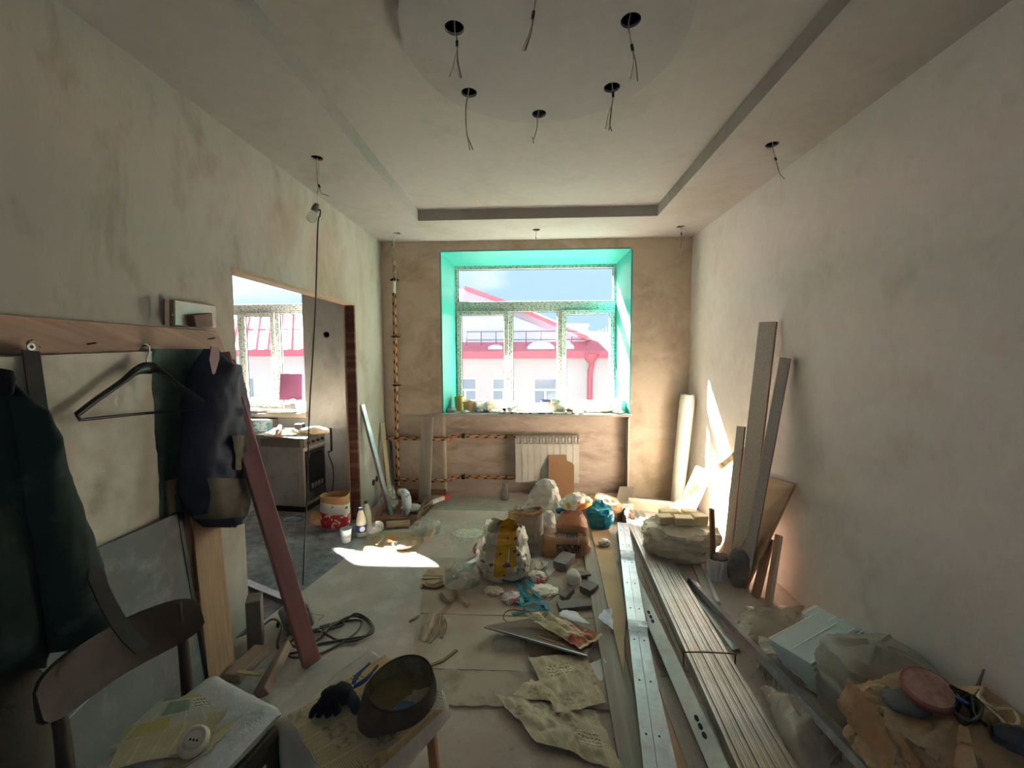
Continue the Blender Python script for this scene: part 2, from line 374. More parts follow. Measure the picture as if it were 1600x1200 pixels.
# door lining of the opening: rough brown timbers and a header strip
M_JAMB = wood('jamb_wood', (98, 56, 40), (62, 34, 25), (130, 100, 84))
M_JAMB2 = wood('jamb_strip', (176, 150, 120), (150, 122, 94))
lin_ = MB().bx(XL-TH+.004, XL+.004, OY1-.03, OY1-.001, .002, OZ-.02).build('door_1', M_JAMB, bevel=.003); struct(lin_)
MB().bx(XL-TH-.012, XL-TH+.003, OY1-.034, OY1+.02, .006, OZ-.02).build('lining_strip', M_JAMB2, lin_)
MB().bx(XL-TH, XL+.003, OY0, OY1, OZ-.022, OZ-.002).build('lining_header', M_JAMB2, lin_)
# ---- windows
def filmprint():
    t = NT('printed_frame_film'); vec = t.coord('Object')
    base = lin((176, 190, 182)); c = base
    a = t.n('TexBrick', {'Vector': vec, 'Color1': (0, 0, 0, 1), 'Color2': (1, 1, 1, 1), 'Mortar': (1, 1, 1, 1), 'Scale': 1, 'Mortar Size': .004, 'Brick Width': .05, 'Row Height': .02}, offset=.37)
    def dashes(u, v, off):
        s = t.n('SeparateXYZ', {0: vec}); X = t.math('ADD', s.outputs[0], s.outputs[1]); P, Q = (X, s.outputs[2]) if u else (s.outputs[2], X)
        vv = t.n('CombineXYZ', {0: P, 1: Q, 2: 0.})
        n1 = t.noise(t.n('Mapping', {'Vector': vv.outputs[0], 'Scale': (45, 90, 1), 'Location': (off, off, 0)}).outputs[0], 1, 2)
        return n1
    return t, vec, dashes
def film_mat(name, horiz):
    t = NT(name); vec = t.coord('Object'); s = t.n('SeparateXYZ', {0: vec})
    P, Q = (s.outputs[0], s.outputs[2]) if horiz else (s.outputs[2], s.outputs[0])
    vv = t.n('CombineXYZ', {0: P, 1: Q, 2: 0.}).outputs[0]
    n1 = t.noise(t.n('Mapping', {'Vector': vv, 'Scale': (38, 90, 1)}).outputs[0], 1, 3)
    rows = t.math('GREATER_THAN', t.math('FRACT', t.math('DIVIDE', Q, .024)), .4)
    ink = t.math('MULTIPLY', t.math('GREATER_THAN', n1, .52), rows)
    c = t.mix(t.math('MULTIPLY', ink, .9), lin((184, 192, 184)), lin((58, 52, 50)))
    t.put(t.b, 'Base Color', c); t.b.inputs['Roughness'].default_value = .4; return t.m
M_FH, M_FV = film_mat('film_print_level', True), film_mat('film_print_upright', False)
M_PVC = mat('white_pvc', (225, 228, 228), rough=.35)
M_GASK = mat('gasket', (60, 58, 60))
def glass_mat():
    t = NT('window_glass'); t.t.nodes.remove(t.b)
    tr = t.n('BsdfTransparent', {0: (.96, .98, .97, 1)}); gl = t.n('BsdfGlossy', {'Color': (1, 1, 1, 1), 'Roughness': .02}); fr = t.n('LayerWeight', {0: .12})
    mx = t.n('MixShader', {0: t.math('MULTIPLY', fr.outputs['Fresnel'], .7), 1: tr.outputs[0], 2: gl.outputs[0]}); t.t.links.new(mx.outputs[0], t.o.inputs[0]); return t.m
M_GLASS = glass_mat()
def frame_rect(x0, x1, z0, z1, b, y0, y1, parent, name):
    """four bars round an opening, one part"""
    o = None
    for nm, (a0, a1, c0, c1), m in ((name, (x0, x1, z1-b, z1), M_FH), (name, (x0, x1, z0, z0+b), M_FH), (name, (x0, x0+b, z0+b, z1-b), M_FV), (name, (x1-b, x1, z0+b, z1-b), M_FV)):
        MB().bx(a0, a1, y0, y1, c0, c1).build(nm, m, parent, bevel=.004)
def pane(x0, x1, z0, z1, y, parent, g=.006):
    MB().bx(x0, x1, y, y+.006, z0, z1).build('pane', M_GLASS, parent)
    m = MB(); m.bx(x0, x1, y-.004, y+.01, z1-g, z1); m.bx(x0, x1, y-.004, y+.01, z0, z0+g); m.bx(x0, x0+g, y-.004, y+.01, z0+g, z1-g); m.bx(x1-g, x1, y-.004, y+.01, z0+g, z1-g)
    m.build('gasket', M_GASK, parent)
def window(name, x0, x1, z0, z1, zt, mull, sashes):
    """frame, transom bar at zt (lower, upper), mullions at the listed x, opening sashes in the listed bays"""
    b = .062
    root = struct(thing(name, None, None, ((x0+x1)/2, YW, z0)))
    m = MB(); m.bx(x0, x1, YW, YW+.07, z1-b, z1); m.bx(x0, x1, YW, YW+.07, z0, z0+b); m.bx(x0+b, x1-b, YW, YW+.07, zt[0], zt[1]); m.build('frame', M_FH, root, bevel=.003)
    m = MB(); m.bx(x0, x0+b, YW, YW+.07, z0+b, z1-b); m.bx(x1-b, x1, YW, YW+.07, z0+b, z1-b); m.build('frame', M_FV, root, bevel=.003)
    for q in mull: MB().bx(q-.036, q+.036, YW, YW+.07, z0+b, zt[0]).build('mullion', M_FV, root, bevel=.003)
    pane(x0+b, x1-b, zt[1], z1-b, YW+.03, root)
    xs = [x0+b-.036]+list(mull)+[x1-b+.036]
    for i in range(len(xs)-1):
        a, c = xs[i]+.036, xs[i+1]-.036; d, e = z0+b, zt[0]
        if i in sashes:
            sb = .058; k = .018
            s = thing('sash', None, None, (0, 0, 0)); s.parent = root
            m = MB(); m.bx(a-k, c+k, YW-.018, YW-.001, e+k-sb, e+k); m.bx(a-k, c+k, YW-.018, YW-.001, d-k, d-k+sb); m.build('sash_rail', M_FH, s, bevel=.003)
            m = MB(); m.bx(a-k, a-k+sb, YW-.018, YW-.001, d-k+sb, e+k-sb); m.bx(c+k-sb, c+k, YW-.018, YW-.001, d-k+sb, e+k-sb); m.build('sash_stile', M_FV, s, bevel=.003)
            pane(a-k+sb, c+k-sb, d-k+sb, e+k-sb, YW+.012, s)
            hx = (c+k-sb/2) if sashes[i] > 0 else (a-k+sb/2); hz = (d+e)/2
            m = MB(); m.box((hx, YW-.022, hz), (.028, .012, .07)); m.tube([(hx, YW-.028, hz), (hx, YW-.055, hz), (hx, YW-.06, hz-.012), (hx, YW-.06, hz-.12)], .009, 8); m.build('handle', M_PVC, s, smooth=40, bevel=0)
        else: pane(a, c, d, e, YW+.03, root)
    return root
zt0, zt1 = wb(830, 487, YW).z, wb(830, 470.5, YW).z
window('window_1', fx0-.03, fx1+.03, WZ0-.0, fz1+.02, (zt0, zt1), [wb(797, 560, YW).x, wb(875, 560, YW).x], {0: 1, 2: -1})
window('window_2', KWX0-.03, KWX1+.03, WZ0-.0, fz1+.02, (zt0, zt1), [-3.80, wb(434, 560, YW).x], {1: 1})
# window boards
M_SILL = mat('sill_board', (176, 170, 158), (160, 154, 142), scale=4, rough=.6)
sill = MB().bx(wb(687, 650, 4.655).x, wb(988, 650, 4.655).x, 4.655, YW+.03, WZ0-.03, WZ0).build('sill_1', M_SILL, bevel=.004); struct(sill)
struct(MB().bx(KWX0, wb(478, 650, 4.655).x, 4.655, YW+.03, WZ0-.05, WZ0).build('sill_2', M_SILL, bevel=.004))

# added window, unseen behind the camera, to brighten the foreground
w3 = struct(thing('added_window', None, None, (0, FY-.12, .9)))
m = MB(); m.bx(-.75, .75, FY-.15, FY-.09, .9, .97); m.bx(-.75, .75, FY-.15, FY-.09, 2.53, 2.6); m.bx(-.75, -.68, FY-.15, FY-.09, .97, 2.53); m.bx(.68, .75, FY-.15, FY-.09, .97, 2.53); m.build('frame', M_PVC, w3)
for x in (0.,): MB().bx(x-.035, x+.035, FY-.15, FY-.09, .97, 2.53).build('mullion', M_PVC, w3)
for a, b in ((-.68, -.035), (.035, .68)): MB().bx(a, b, FY-.12, FY-.114, .97, 2.53).build('pane', M_GLASS, w3)

# ================================================================== OUTSIDE: the building across the yard
M_SNOW = mat('snow', (214, 218, 228), (204, 210, 222), scale=.6, rough=.8)
M_RENDER = mat('pale_render', (204, 204, 200), (196, 196, 192), scale=.5, rough=.9)
M_PINK = mat('pink_metal_roof', (206, 128, 136), (196, 116, 126), scale=1.2, rough=.55)
M_PINKD = mat('pink_gutter', (196, 108, 120), rough=.5)
M_RAIL = mat('roof_railing', (120, 104, 112), rough=.6)
M_BRICKP = mat('pink_brick', (190, 130, 132), (170, 112, 116), scale=8)
M_FARG = mat('far_glass', (150, 164, 172), rough=.15)
struct(MB().bx(-60, 60, 5.4, 90, -9.2, -9).build('ground_yard', mat('wet_asphalt', (48, 47, 47), (62, 61, 60), scale=.3)))
Y0 = 21.0                                       # facade
far = thing('building', 'pale rendered building with pink metal roof seen through the wide window', 'building', wb(832, 900, Y0)+V((0, 0, 0)))
far.location = V((0, Y0, -9))
ze = wb(832, 557, Y0).z
xr_end = 30; XS = wb(655, 550, Y0-.6).x+.3
MB().bx(wb(655, 550, Y0-.6).x+.02, xr_end, Y0, Y0+9, -9, ze).build('wall', M_RENDER, far)
MB().bx(wb(655, 550, Y0-.6).x+.25, xr_end, Y0-.5, Y0+.1, ze-.1, wb(832, 549, Y0).z).build('gutter', M_PINKD, far)
zr0 = wb(832, 549, Y0).z
# lower roof strip (pink, patched with snow) rising to the railing, then the snow-covered slope behind
def roofq(name, q, m, th=.15): return MB().prism(q, (0, th, -th)).build(name, m, far)
ym = Y0+.25
zm = wb(832, 534, ym).z
roofq('roof', [(XS, Y0-.45, zr0), (xr_end, Y0-.45, zr0), (xr_end, ym, zm), (XS, ym, zm)], M_PINK)
yt = Y0+2.0
a, b, c, d = wb(716, 536, ym), wb(918, 536, ym), wb(800, 480, yt), wb(655, 462, yt)
a.x = -12; d = V((XS, yt, c.z+1.3))
roofq('roof_slope', [V((XS, ym, zm)), V((b.x, ym, zm)), c+V((0, 0, 0)), V((c.x-2.2, yt, c.z+.9)), d], M_SNOW)
MB().bar(c+V((0, -.1, .1)), V((b.x+.1, ym-.1, zm+.15)), .75, .22).build('hip_cap', M_PINK, far)
MB().bar(c+V((0, -.1, .1)), V((c.x-2.6, yt-.1, c.z+1.05)), .6, .22).build('hip_cap', M_PINK, far)
for u0, u1, v0, k in ((824, 866, 541, 0), (868, 896, 541, 1), (764, 786, 543, 2), (700, 716, 545, 3)):
    p0, p1 = wb(u0, v0, Y0+.1), wb(u1, v0, Y0+.1)
    m = MB(); n = 14; rings = []
    for i in range(n+1):
        t = i/n; h = .02+.33*math.sin(PI*t)**.7*(1 if k < 2 else .4); cx = lerp(p0.x, p1.x, t); zz = lerp(zr0, zm, .45)
        rings.append([V((cx, Y0-.3, zz-.15)), V((cx, Y0-.28, zz+h*.5)), V((cx, Y0-.1, zz+h)), V((cx, Y0+.3, zz+h)), V((cx, Y0+.3, zz-.2))])
    m.loft(rings); m.build('snow_drift', M_SNOW, far, smooth=60)
for i, u in enumerate((729, 752, 775, 799, 822, 845, 869, 893, 916)):
    p = wb(u, 540, Y0-.1); MB().tube([p, (p.x, p.y, wb(u, 518, Y0-.1).z)], .025, 5).build('railing_post', M_RAIL, far)
zz1, zz2 = wb(800, 518, Y0-.1).z, wb(800, 531, Y0-.1).z
for z in (zz1, zz2): MB().tube([(wb(729, 540, Y0-.1).x, Y0-.1, z), (wb(916, 540, Y0-.1).x, Y0-.1, z)], .022, 5).build('railing_rail', M_RAIL, far)
# right-hand roof with the brick chimney
p = wb(888, 530, Y0+2); q = wb(918, 507, Y0+2)
ch = MB().bx(p.x, q.x, Y0+2, Y0+3, p.z-2, q.z).build('chimney', M_BRICKP, far)
for i in range(7):
    x = lerp(p.x, q.x, (i+.5)/7); MB().bx(x-.06, x+.06, Y0+1.97, Y0+2.02, q.z-.32, q.z-.14).build('flue_hole', M_SNOW, ch)
MB().bx(p.x-.08, q.x+.08, Y0+1.9, Y0+3.1, q.z-.08, q.z+.05).build('chimney_cap', M_BRICKP, ch)
e0, e1 = wb(880, 513, Y0+1.5), wb(950, 541, Y0+2.5)
roofq('roof_slope', [V((b.x-.2, ym, zm)), V((xr_end, ym, zm)), V((xr_end, Y0+1.5, zm+.6)), V((e1.x, Y0+1.2, zm+.45)), e0], M_PINK)
for i in range(8):
    pp = wb(922+i*5, 537-i*.5, Y0+1); MB().tube([pp, pp+V((0, 0, .5+.06*i))], .03, 5).build('railing_post', M_RAIL, far)
# drain pipe with its funnel
for u in (923.5,):
    pts = [wb(u+(0 if u > 900 else 6), 559, Y0-.3), wb(u+1, 570, Y0-.25), wb(u-1.5, 580, Y0-.15), wb(u-2, 600, Y0-.12)]; pts.append(V((pts[-1].x, pts[-1].y, -8.9)))
    dp = MB().tube(smooth_path(pts[:4], 4)+[pts[4]], .13, 10).build('drain_pipe', M_PINKD, far, smooth=50)
    MB().lathe([(.16, -.35), (.42, 0), (.42, .08), (.3, .08)], 12, at=pts[0]+V((0, 0, .1))).build('funnel', M_PINKD, dp, smooth=40)
# windows of the far facade
def farwin(x0, x1, z0, z1):
    o = MB().bx(x0, x1, Y0-.05, Y0+.02, z0, z1).build('window', M_PVC, far)
    xm = (x0+x1)/2; zt_ = lerp(z0, z1, .7)
    for (c0, c1, e0_, e1_) in ((x0+.08, xm-.05, z0+.08, zt_-.05), (xm+.05, x1-.08, z0+.08, zt_-.05), (x0+.08, x1-.08, zt_+.05, z1-.08)):
        MB().bx(c0, c1, Y0-.07, Y0-.04, e0_, e1_).build('pane', M_FARG, o)
zw1 = wb(800, 590, Y0).z; zw0 = zw1-2.1
for u in (727, 787, 852): 
    x = wb(u, 600, Y0).x; farwin(x-.62, x+.62, zw0, zw1)
    if u != 852: farwin(x-.62, x+.62, zw0-3.2, zw1-3.2)
# steeper pink seamed roof of the wing seen from the kitchen window
lw = thing('building', 'pale wing with steep pink seamed roof seen through the kitchen opening', 'building', (-16, Y0-.6, -9))
yk = Y0-.6
ke = wb(430, 553, yk).z
xa, xb = -34, wb(655, 550, yk).x
MB().bx(xa, xb, yk, yk+9, -9, ke).build('wall', M_RENDER, lw)
MB().bx(xa, xb+.2, yk-.5, yk+.1, ke-.12, ke+.22).build('gutter', M_PINKD, lw)
kr = wb(430, 487, yk+1.9).z
MB().prism([(xa, yk-.4, ke+.2), (xb+.2, yk-.4, ke+.2), (xb-1.2, yk+1.9, kr), (xa, yk+1.9, kr)], (0, .15, -.15)).build('roof', M_PINK, lw)
M_SEAM = mat('roof_seam', (232, 190, 194), rough=.5)
for i in range(30):
    x = xb-.3-i*.62
    if x-2.2 < xa: break
    MB().bar((x, yk-.42, ke+.24), (x-1.2, yk+1.88, kr+.03), .14, .06).build('roof_seam', M_SEAM, lw)
for i in range(7):
    pp = wb(375+i*15, 536, yk+.8); MB().tube([pp, pp+V((0, 0, 1.0))], .025, 5).build('railing_post', M_RAIL, lw)
MB().tube([wb(372, 514, yk+.8), wb(470, 514, yk+.8)], .022, 5).build('railing_rail', M_RAIL, lw)
for u in (345, 378): x = wb(u, 600, yk).x; MB().bx(x-.6, x+.6, yk-.05, yk+.02, zw0, zw1).build('window', M_FARG, lw)

# ================================================================== LEFT: coat board and what hangs on it
R_ = random.Random(5)
def hang(pl, pr, off, fold=.02, nf=5, seed=0, nx=44, ny=60, crumple=.006, th=.003, axis=0, base=None):
    """cloth between two traced edges (points on the wall plane), thrown into folds"""
    def P(s, t):
        a, b = poly_at(pl, t), poly_at(pr, t); p = lerp(a, b, s)
        ph = s*nf*2*PI+1.3*nz3(p, 2.5, seed)*PI
        d = fold*(.25+.75*t)*math.sin(ph)+crumple*ridge(p, 9, seed)+.012*nz3(p, 4, seed+3)
        return p+V((off+d, 0, 0))
    return MB().sheet(P, nx, ny, th, (1, 1))
def pillow(pl, pr, off, depth, seed=0, folds=.012, nz=40, n=36, crumple=.006, pw=.7, fs=5, lean=0):
    """a hanging garment as a closed body between two traced edges, with depth and folds"""
    rings = []
    for j in range(nz+1):
        t = j/nz; a, b = poly_at(pl, t), poly_at(pr, t); c = (a+b)/2; h = (b-a)/2
        e = math.sin(PI*min(1, max(.03, t*6 if t < .08 else 1)*.5))*(1 if t < .97 else .75); ring = []
        for k in range(n):
            q = 2*PI*k/n; cx, sx = math.cos(q), math.sin(q)
            p = c+h*cx; d = depth*(abs(sx)**pw)*(1 if sx > 0 else -.35)*e
            if sx > 0: d += (folds*ridge((p.x, p.y*fs, p.z*fs*.35), 1.6, seed)+crumple*ridge(p, 11, seed+9))*abs(sx)
            ring.append(p+V((off+d+lean*t, 0, 0)))
        rings.append(ring)
    return MB().loft(rings)
def strip(path, wv, th=.003):
    """flat band along a path; wv gives the half-width vector at parameter t"""
    n = len(path)-1
    return MB().sheet(lambda s, t: path[round(t*n)]+wv(t)*(s*2-1), 2, n, th, (1, 8))
W = lambda l, off=0.: [wl(u, v, off) for u, v in l]
M_RACK = wood('rack_wood', (168, 138, 114), (140, 112, 92), (120, 100, 84), along=2, grain=30)
M_NAIL = mat('rusty_nail', (96, 62, 46), rough=.5, metal=.6)
M_LINEN = mat('cream_linen', (204, 197, 182), (188, 180, 164), scale=7, rough=.95, bump=.5, bscale=160, bdist=.002, dirt=(172, 164, 148), dscale=2.5)
M_GREENC = mat('green_wool', (78, 100, 92), (60, 80, 72), scale=9, rough=.95, bump=.5, bscale=120, bdist=.003, dirt=(96, 110, 100), dscale=5)
M_NAVY = mat('navy_quilt', (40, 41, 58), (52, 52, 70), scale=6, rough=.6, bump=.4, bscale=30, bdist=.004)
M_POCK = mat('olive_pocket', (112, 102, 88), (94, 86, 74), scale=10, rough=.9, bump=.3, bscale=120, bdist=.002)
M_COAT = mat('dark_green_coat', (46, 58, 52), (37, 47, 43), scale=4, rough=.95, bump=.4, bscale=90, bdist=.003, dirt=(98, 108, 101), dscale=2.4, dlo=.55, dhi=.75)
M_BROWNC = mat('brown_coat', (78, 70, 58), (64, 57, 47), scale=4, rough=.95, bump=.4, bscale=90, bdist=.003, dirt=(72, 66, 54), dscale=3)
M_BLACKP = mat('black_plastic', (24, 24, 26), (32, 32, 34), scale=8, rough=.35)
M_LEATH = mat('black_leather', (26, 25, 24), (36, 34, 32), scale=20, rough=.75)
M_STEEL = mat('steel', (190, 190, 188), (160, 160, 158), scale=12, rough=.3, metal=1)
M_TANL = mat('tan_loop', (168, 152, 122), (140, 124, 96), scale=30, rough=.8)
z0, z1 = 1.662, 1.792
ye = wl(338, 530).y
rk = MB().prism([(XL, .55, z0), (XL, ye+.03, z0), (XL, ye+.035, z0+.02), (XL, ye-.02, z1), (XL, .55, z1)], (.024, 0, 0)).build('coat_board', M_RACK, bevel=.003)
tag(rk, 'long brown wooden coat board fixed along the left wall', 'coat board')
for u, v in ((47, 545), (137, 538), (222, 541), (326, 530)):
    p = wl(u, v, .024); MB().tube([p-V((.01, 0, 0)), p+V((.035, 0, .006))], .0035, 6).build('nail', M_NAIL, rk)
# clear-wrapped panel with a small block on the wall above the board
M_WRAPB = mat('wrapped_panel', (170, 152, 134), (150, 130, 112), scale=5, rough=.25)
bx_ = MB().prism([wl(257, 468, .0), wl(324, 478, .0), wl(325, 513, .0), wl(257, 509, .0)], (.05, 0, 0)).build('wrapped_board', M_WRAPB, bevel=.004)
tag(bx_, 'flat brown panel in clear wrap on the wall above the coat board', 'panel')
MB().prism([wl(291, 492, .05), wl(322, 489, .05), wl(324, 511, .05), wl(296, 511, .05)], (.035, 0, 0)).build('block', wood('block_brown', (120, 92, 76), (96, 72, 60)), bx_, bevel=.004)
MB().prism([wl(255, 467, .05), wl(262, 468, .05), wl(262, 509, .05), wl(255, 508, .05)], (.008, 0, 0)).build('edge_batten', wood('batten_b', (130, 104, 88), (110, 86, 70)), bx_)
MB().lathe([(.006, 0), (.006, .004)], 10, at=wl(268, 492, .05), rot=Matrix.Rotation(PI/2, 3, 'Y')).build('screw', M_NAIL, bx_)
# cream linen cloth
lc = hang(W([(-75, 560), (-75, 800), (-75, 1105)]), W([(222, 549), (223, 600), (227, 700), (233, 800), (239, 860), (246, 903)]), .04, .005, 3.3, 1, crumple=.011).build('linen_cloth', M_LINEN, smooth=60)
tag(lc, 'large cream linen cloth pinned along the coat board', 'cloth')
gc = hang(W([(218, 545), (226, 640), (230, 740), (238, 868)]), W([(330, 546), (322, 640), (312, 740), (303, 818)]), .03, .012, 3, 4, nx=30, crumple=.008).build('wool_cloth', M_GREENC, smooth=60)
tag(gc, 'dark green wool cloth hanging behind the navy jacket', 'cloth')
# navy padded jacket
jk = thing('padded_jacket', 'navy padded jacket with olive patch pockets hung at the end of the coat board', 'jacket', V((XL+.02, wl(330, 820).y, wl(330, 820).z)))
jl = W([(318, 545), (300, 580), (288, 620), (284, 680), (280, 720), (283, 770), (296, 803), (322, 824)], .1); jr = W([(338, 545), (350, 590), (366, 630), (376, 680), (381, 720), (380, 760), (370, 795), (346, 824)], .1)
pb = pillow(jl, jr, 0, .13, 11, .028, nz=56, n=48, crumple=.012, fs=9).build('body', M_NAVY, jk, smooth=60)
fr = lambda l, o: [wl(u, v, o) for u, v in l]
def patch(name, q, m, parent, off, seed=0, bul=.012):
    a, b, c, d = [wl(u, v, off) for u, v in q]
    return MB().sheet(lambda s, t: lerp(lerp(a, b, s), lerp(d, c, s), t)+V((bul*math.sin(PI*s)*math.sin(PI*t*.9)+.004*nz3((s*3, t*3, seed)), 0, 0)), 14, 14, .006).build(name, m, parent, smooth=60)
def bulge_patch(name, q, m, parent, seed):
    """pocket laid over the jacket: same section as the body, a little proud of it"""
    a, b, c, d = [wl(u, v, .1) for u, v in q]; pts = [p for p in pb.data.vertices]
    from mathutils.bvhtree import BVHTree
    dg = bpy.context.evaluated_depsgraph_get(); bv = BVHTree.FromPolygons([v.co+wloc(jk) for v in pb.data.vertices], [tuple(f.vertices) for f in pb.data.polygons])
    def P(s, t):
        p = lerp(lerp(a, b, s), lerp(d, c, s), t); h = bv.ray_cast(p+V((.6, 0, 0)), V((-1, 0, 0)))[0]
        return (h if h else p)+V((.008, 0, 0))
    return MB().sheet(P, 14, 16, .005).build(name, m, parent, smooth=60)
bulge_patch('pocket', [(317, 681), (361, 678), (362, 731), (322, 734)], M_POCK, jk, 1)
bulge_patch('pocket', [(290, 746), (347, 748), (341, 806), (300, 810)], M_POCK, jk, 2)
MB().sheet(lambda s, t: lerp(poly_at(W([(329, 541), (326, 562), (331, 585)], .23), t), poly_at(W([(341, 543), (342, 560), (335, 584)], .23), t), s), 3, 6, .004).build('lining', mat('maroon_lining', (86, 16, 36), rough=.5), jk, smooth=60)
pillow(W([(338, 556), (340, 580), (344, 610), (352, 640)], .06), W([(352, 556), (358, 575), (362, 610), (360, 640)], .06), 0, .06, 21, .012, nz=20, n=20).build('hood', mat('grey_quilt', (70, 76, 72), (54, 60, 58), scale=12, rough=.85, bump=.5, bscale=60), jk, smooth=60)
# dark green coat at the picture's edge
ct = thing('work_coat', 'dusty dark green work coat hanging from the coat board', 'coat', wl(-40, 1000))
o1 = .2
pillow(W([(-60, 575), (-75, 700), (-80, 850), (-80, 1050)], o1), W([(8, 582), (45, 700), (55, 850), (62, 1042)], o1), 0, .07, 31, .02, nz=50, n=40).build('body', M_COAT, ct, smooth=60)
pillow(W([(-5, 600), (18, 700), (30, 800), (48, 900), (66, 1000), (70, 1020)], o1+.06), W([(12, 592), (62, 690), (103, 790), (132, 870), (156, 950), (162, 985)], o1+.06), 0, .085, 33, .03, nz=56, n=40, crumple=.008).build('sleeve', M_COAT, ct, smooth=60)
pillow(W([(-20, 572), (-12, 590), (-6, 615)], o1+.1), W([(8, 580), (14, 592), (10, 618)], o1+.1), 0, .03, 35, .01, nz=12, n=16).build('collar', mat('coat_collar', (22, 24, 26), rough=.9), ct, smooth=60)
bc = pillow(W([(-75, 1010), (-75, 1100), (-75, 1215)], .17), W([(58, 1040), (70, 1110), (80, 1215)], .17), 0, .05, 41, .015, nz=24, n=30).build('brown_coat', M_BROWNC, smooth=60)
tag(bc, 'dark brown coat hem hanging under the green work coat', 'coat')
# leather strap with metal rivets
sp_ = thing('leather_strap', 'long black leather strap with two rivets hooked over a coat board nail', 'strap', wl(225, 1018, .45))
pp = [wl(47, 548, .06), wl(53, 590, .065), wl(62, 650, .07), wl(70, 705, .09), wl(80, 745, .13), wl(110, 800, .24), wl(140, 880, .33), wl(168, 945, .45), wl(196, 990, .53), wl(222, 1016, .58)]
pth = smooth_path(pp, 6)
wd = lambda t: (V((0, 1, -.12)).normalized()*lerp(.024, .022, t))
strip(pth, wd, .005).build('band', M_LEATH, sp_, smooth=50)
for (u, v, o) in ((63, 638, .078), (64, 653, .08)): MB().lathe([(.008, -.004), (.008, .004), (.004, .007)], 12, at=wl(u, v, o), rot=Matrix.Rotation(PI/2, 3, 'Y')).build('rivet', M_STEEL, sp_, smooth=40)
m = MB().prism(W([(40, 534), (48, 530), (55, 536), (58, 548), (60, 553), (40, 553)], .05), (.012, 0, 0)); m.build('end_loop', M_TANL, sp_, bevel=.002)
MB().lathe([(.012, 0), (.012, .003), (.006, .003), (.006, 0)], 16, at=wl(48, 542, .064), rot=Matrix.Rotation(PI/2, 3, 'Y'), cap=False).build('eyelet', M_STEEL, sp_)
# black plastic coat hanger
hg = thing('coat_hanger', 'empty black plastic coat hanger on the coat board', 'hanger', wl(222, 640, .1))
H = lambda u, v, o=None: wl(u, v, o if o is not None else (.1 if u < 235 else .1+.17*(u-235)/80))
def tapered(path, wf, hf, n=10):
    rings = []
    for i, p in enumerate(path):
        t = i/(len(path)-1); d = (path[min(i+1, len(path)-1)]-path[max(i-1, 0)]).normalized(); up = V((1, 0, 0)).cross(d).normalized()
        rings.append([p+V((1, 0, 0))*math.cos(2*PI*k/n)*wf(t)+up*math.sin(2*PI*k/n)*hf(t) for k in range(n)])
    return MB().loft(rings)
sh = smooth_path([H(120, 648), H(150, 625), H(190, 597), H(212, 580), H(232, 575), H(250, 580), H(275, 600), H(300, 616), H(317, 629)], 5)
tapered(sh, lambda t: .008+.010*math.sin(PI*t), lambda t: .011+.016*math.exp(-((t-.5)/.12)**2)).build('shoulder', M_BLACKP, hg, smooth=50)
MB().tube([H(120, 648), H(125, 656), H(135, 655), H(225, 646), H(305, 640), H(314, 637), H(316, 630)], .006, 8).build('trouser_bar', M_BLACKP, hg, smooth=50)
hk = smooth_path([H(231, 572), H(229, 560), H(233, 550), H(232, 541), H(225, 537), H(219, 541, .08), H(216, 545, .06)], 5)
MB().tube(hk, .0032, 7).build('hook', M_STEEL, hg, smooth=50)

# ---- grey table top leaning on the wall under the cloths
M_GREYP = mat('grey_panel', (112, 116, 114), (98, 104, 101), scale=5, rough=.7, dirt=(136, 138, 134), dscale=7, bump=.1, bscale=40)
tp = thing('table_top', 'grey table top with a black edge leaning on the wall behind the chair', 'table top', (-1.6, 1.4, 0))
a, b = V((XL+.16, .7, .0)), V((XL+.16, 1.78, .0)); up = V((-.10, 0, .92)); nn = V((.92, 0, .10)).normalized()*.02
MB().prism([a, b, b+up, a+up], nn).build('panel', M_GREYP, tp)
MB().bar(b+nn*.5+V((0, .008, .006)), b+up+nn*.5+V((0, .008, 0)), .026, .016, (0, 1, 0)).build('edge', M_BLACKP, tp)
MB().tube([a+nn*2+V((0, .5, .45)), b+nn*2+V((0, -.1, .56))], .0035, 6).build('rail_wire', M_STEEL, tp)
# two tan boards standing at the wall end
M_TAN = wood('tan_board', (172, 150, 124), (152, 128, 104), (134, 116, 98))
M_TAN2 = wood('tan_board_warm', (178, 146, 112), (156, 124, 94), (140, 120, 100))
b1 = MB().bar(fl(312, 1087)+V((-.02, -.02, .0)), wl(282, 745, .035)+V((0, 0, 0)), .16, .018, (1, 0, 0)).build('board', M_TAN, bevel=.002)
tag(b1, 'wide pale tan board standing against the wall beside the table top', 'board')
b2 = MB().bar(fl(346, 1064)+V((0, 0, 0)), wl(313, 745, .045), .15, .024, (1, -.15, 0)).build('board', M_TAN2, bevel=.002)
tag(b2, 'warm tan board standing on edge at the end of the left wall', 'board')
# ---- reddish beam leaning from the floor to the board end
M_REDB = wood('red_painted_beam', (150, 106, 104), (134, 92, 90), (116, 84, 74), along=2, grain=12)
p0, p1 = fl(487, 1042), wl(343, 552, .13)
d = (p1-p0).normalized()
beam = MB().bar(p0+V((0, 0, .02)), p1, .085, .05, (.75, -.65, .35), seg=6).build('timber_beam', M_REDB, bevel=.004)
tag(beam, 'thick timber beam painted dull red leaning across the kitchen opening', 'beam')

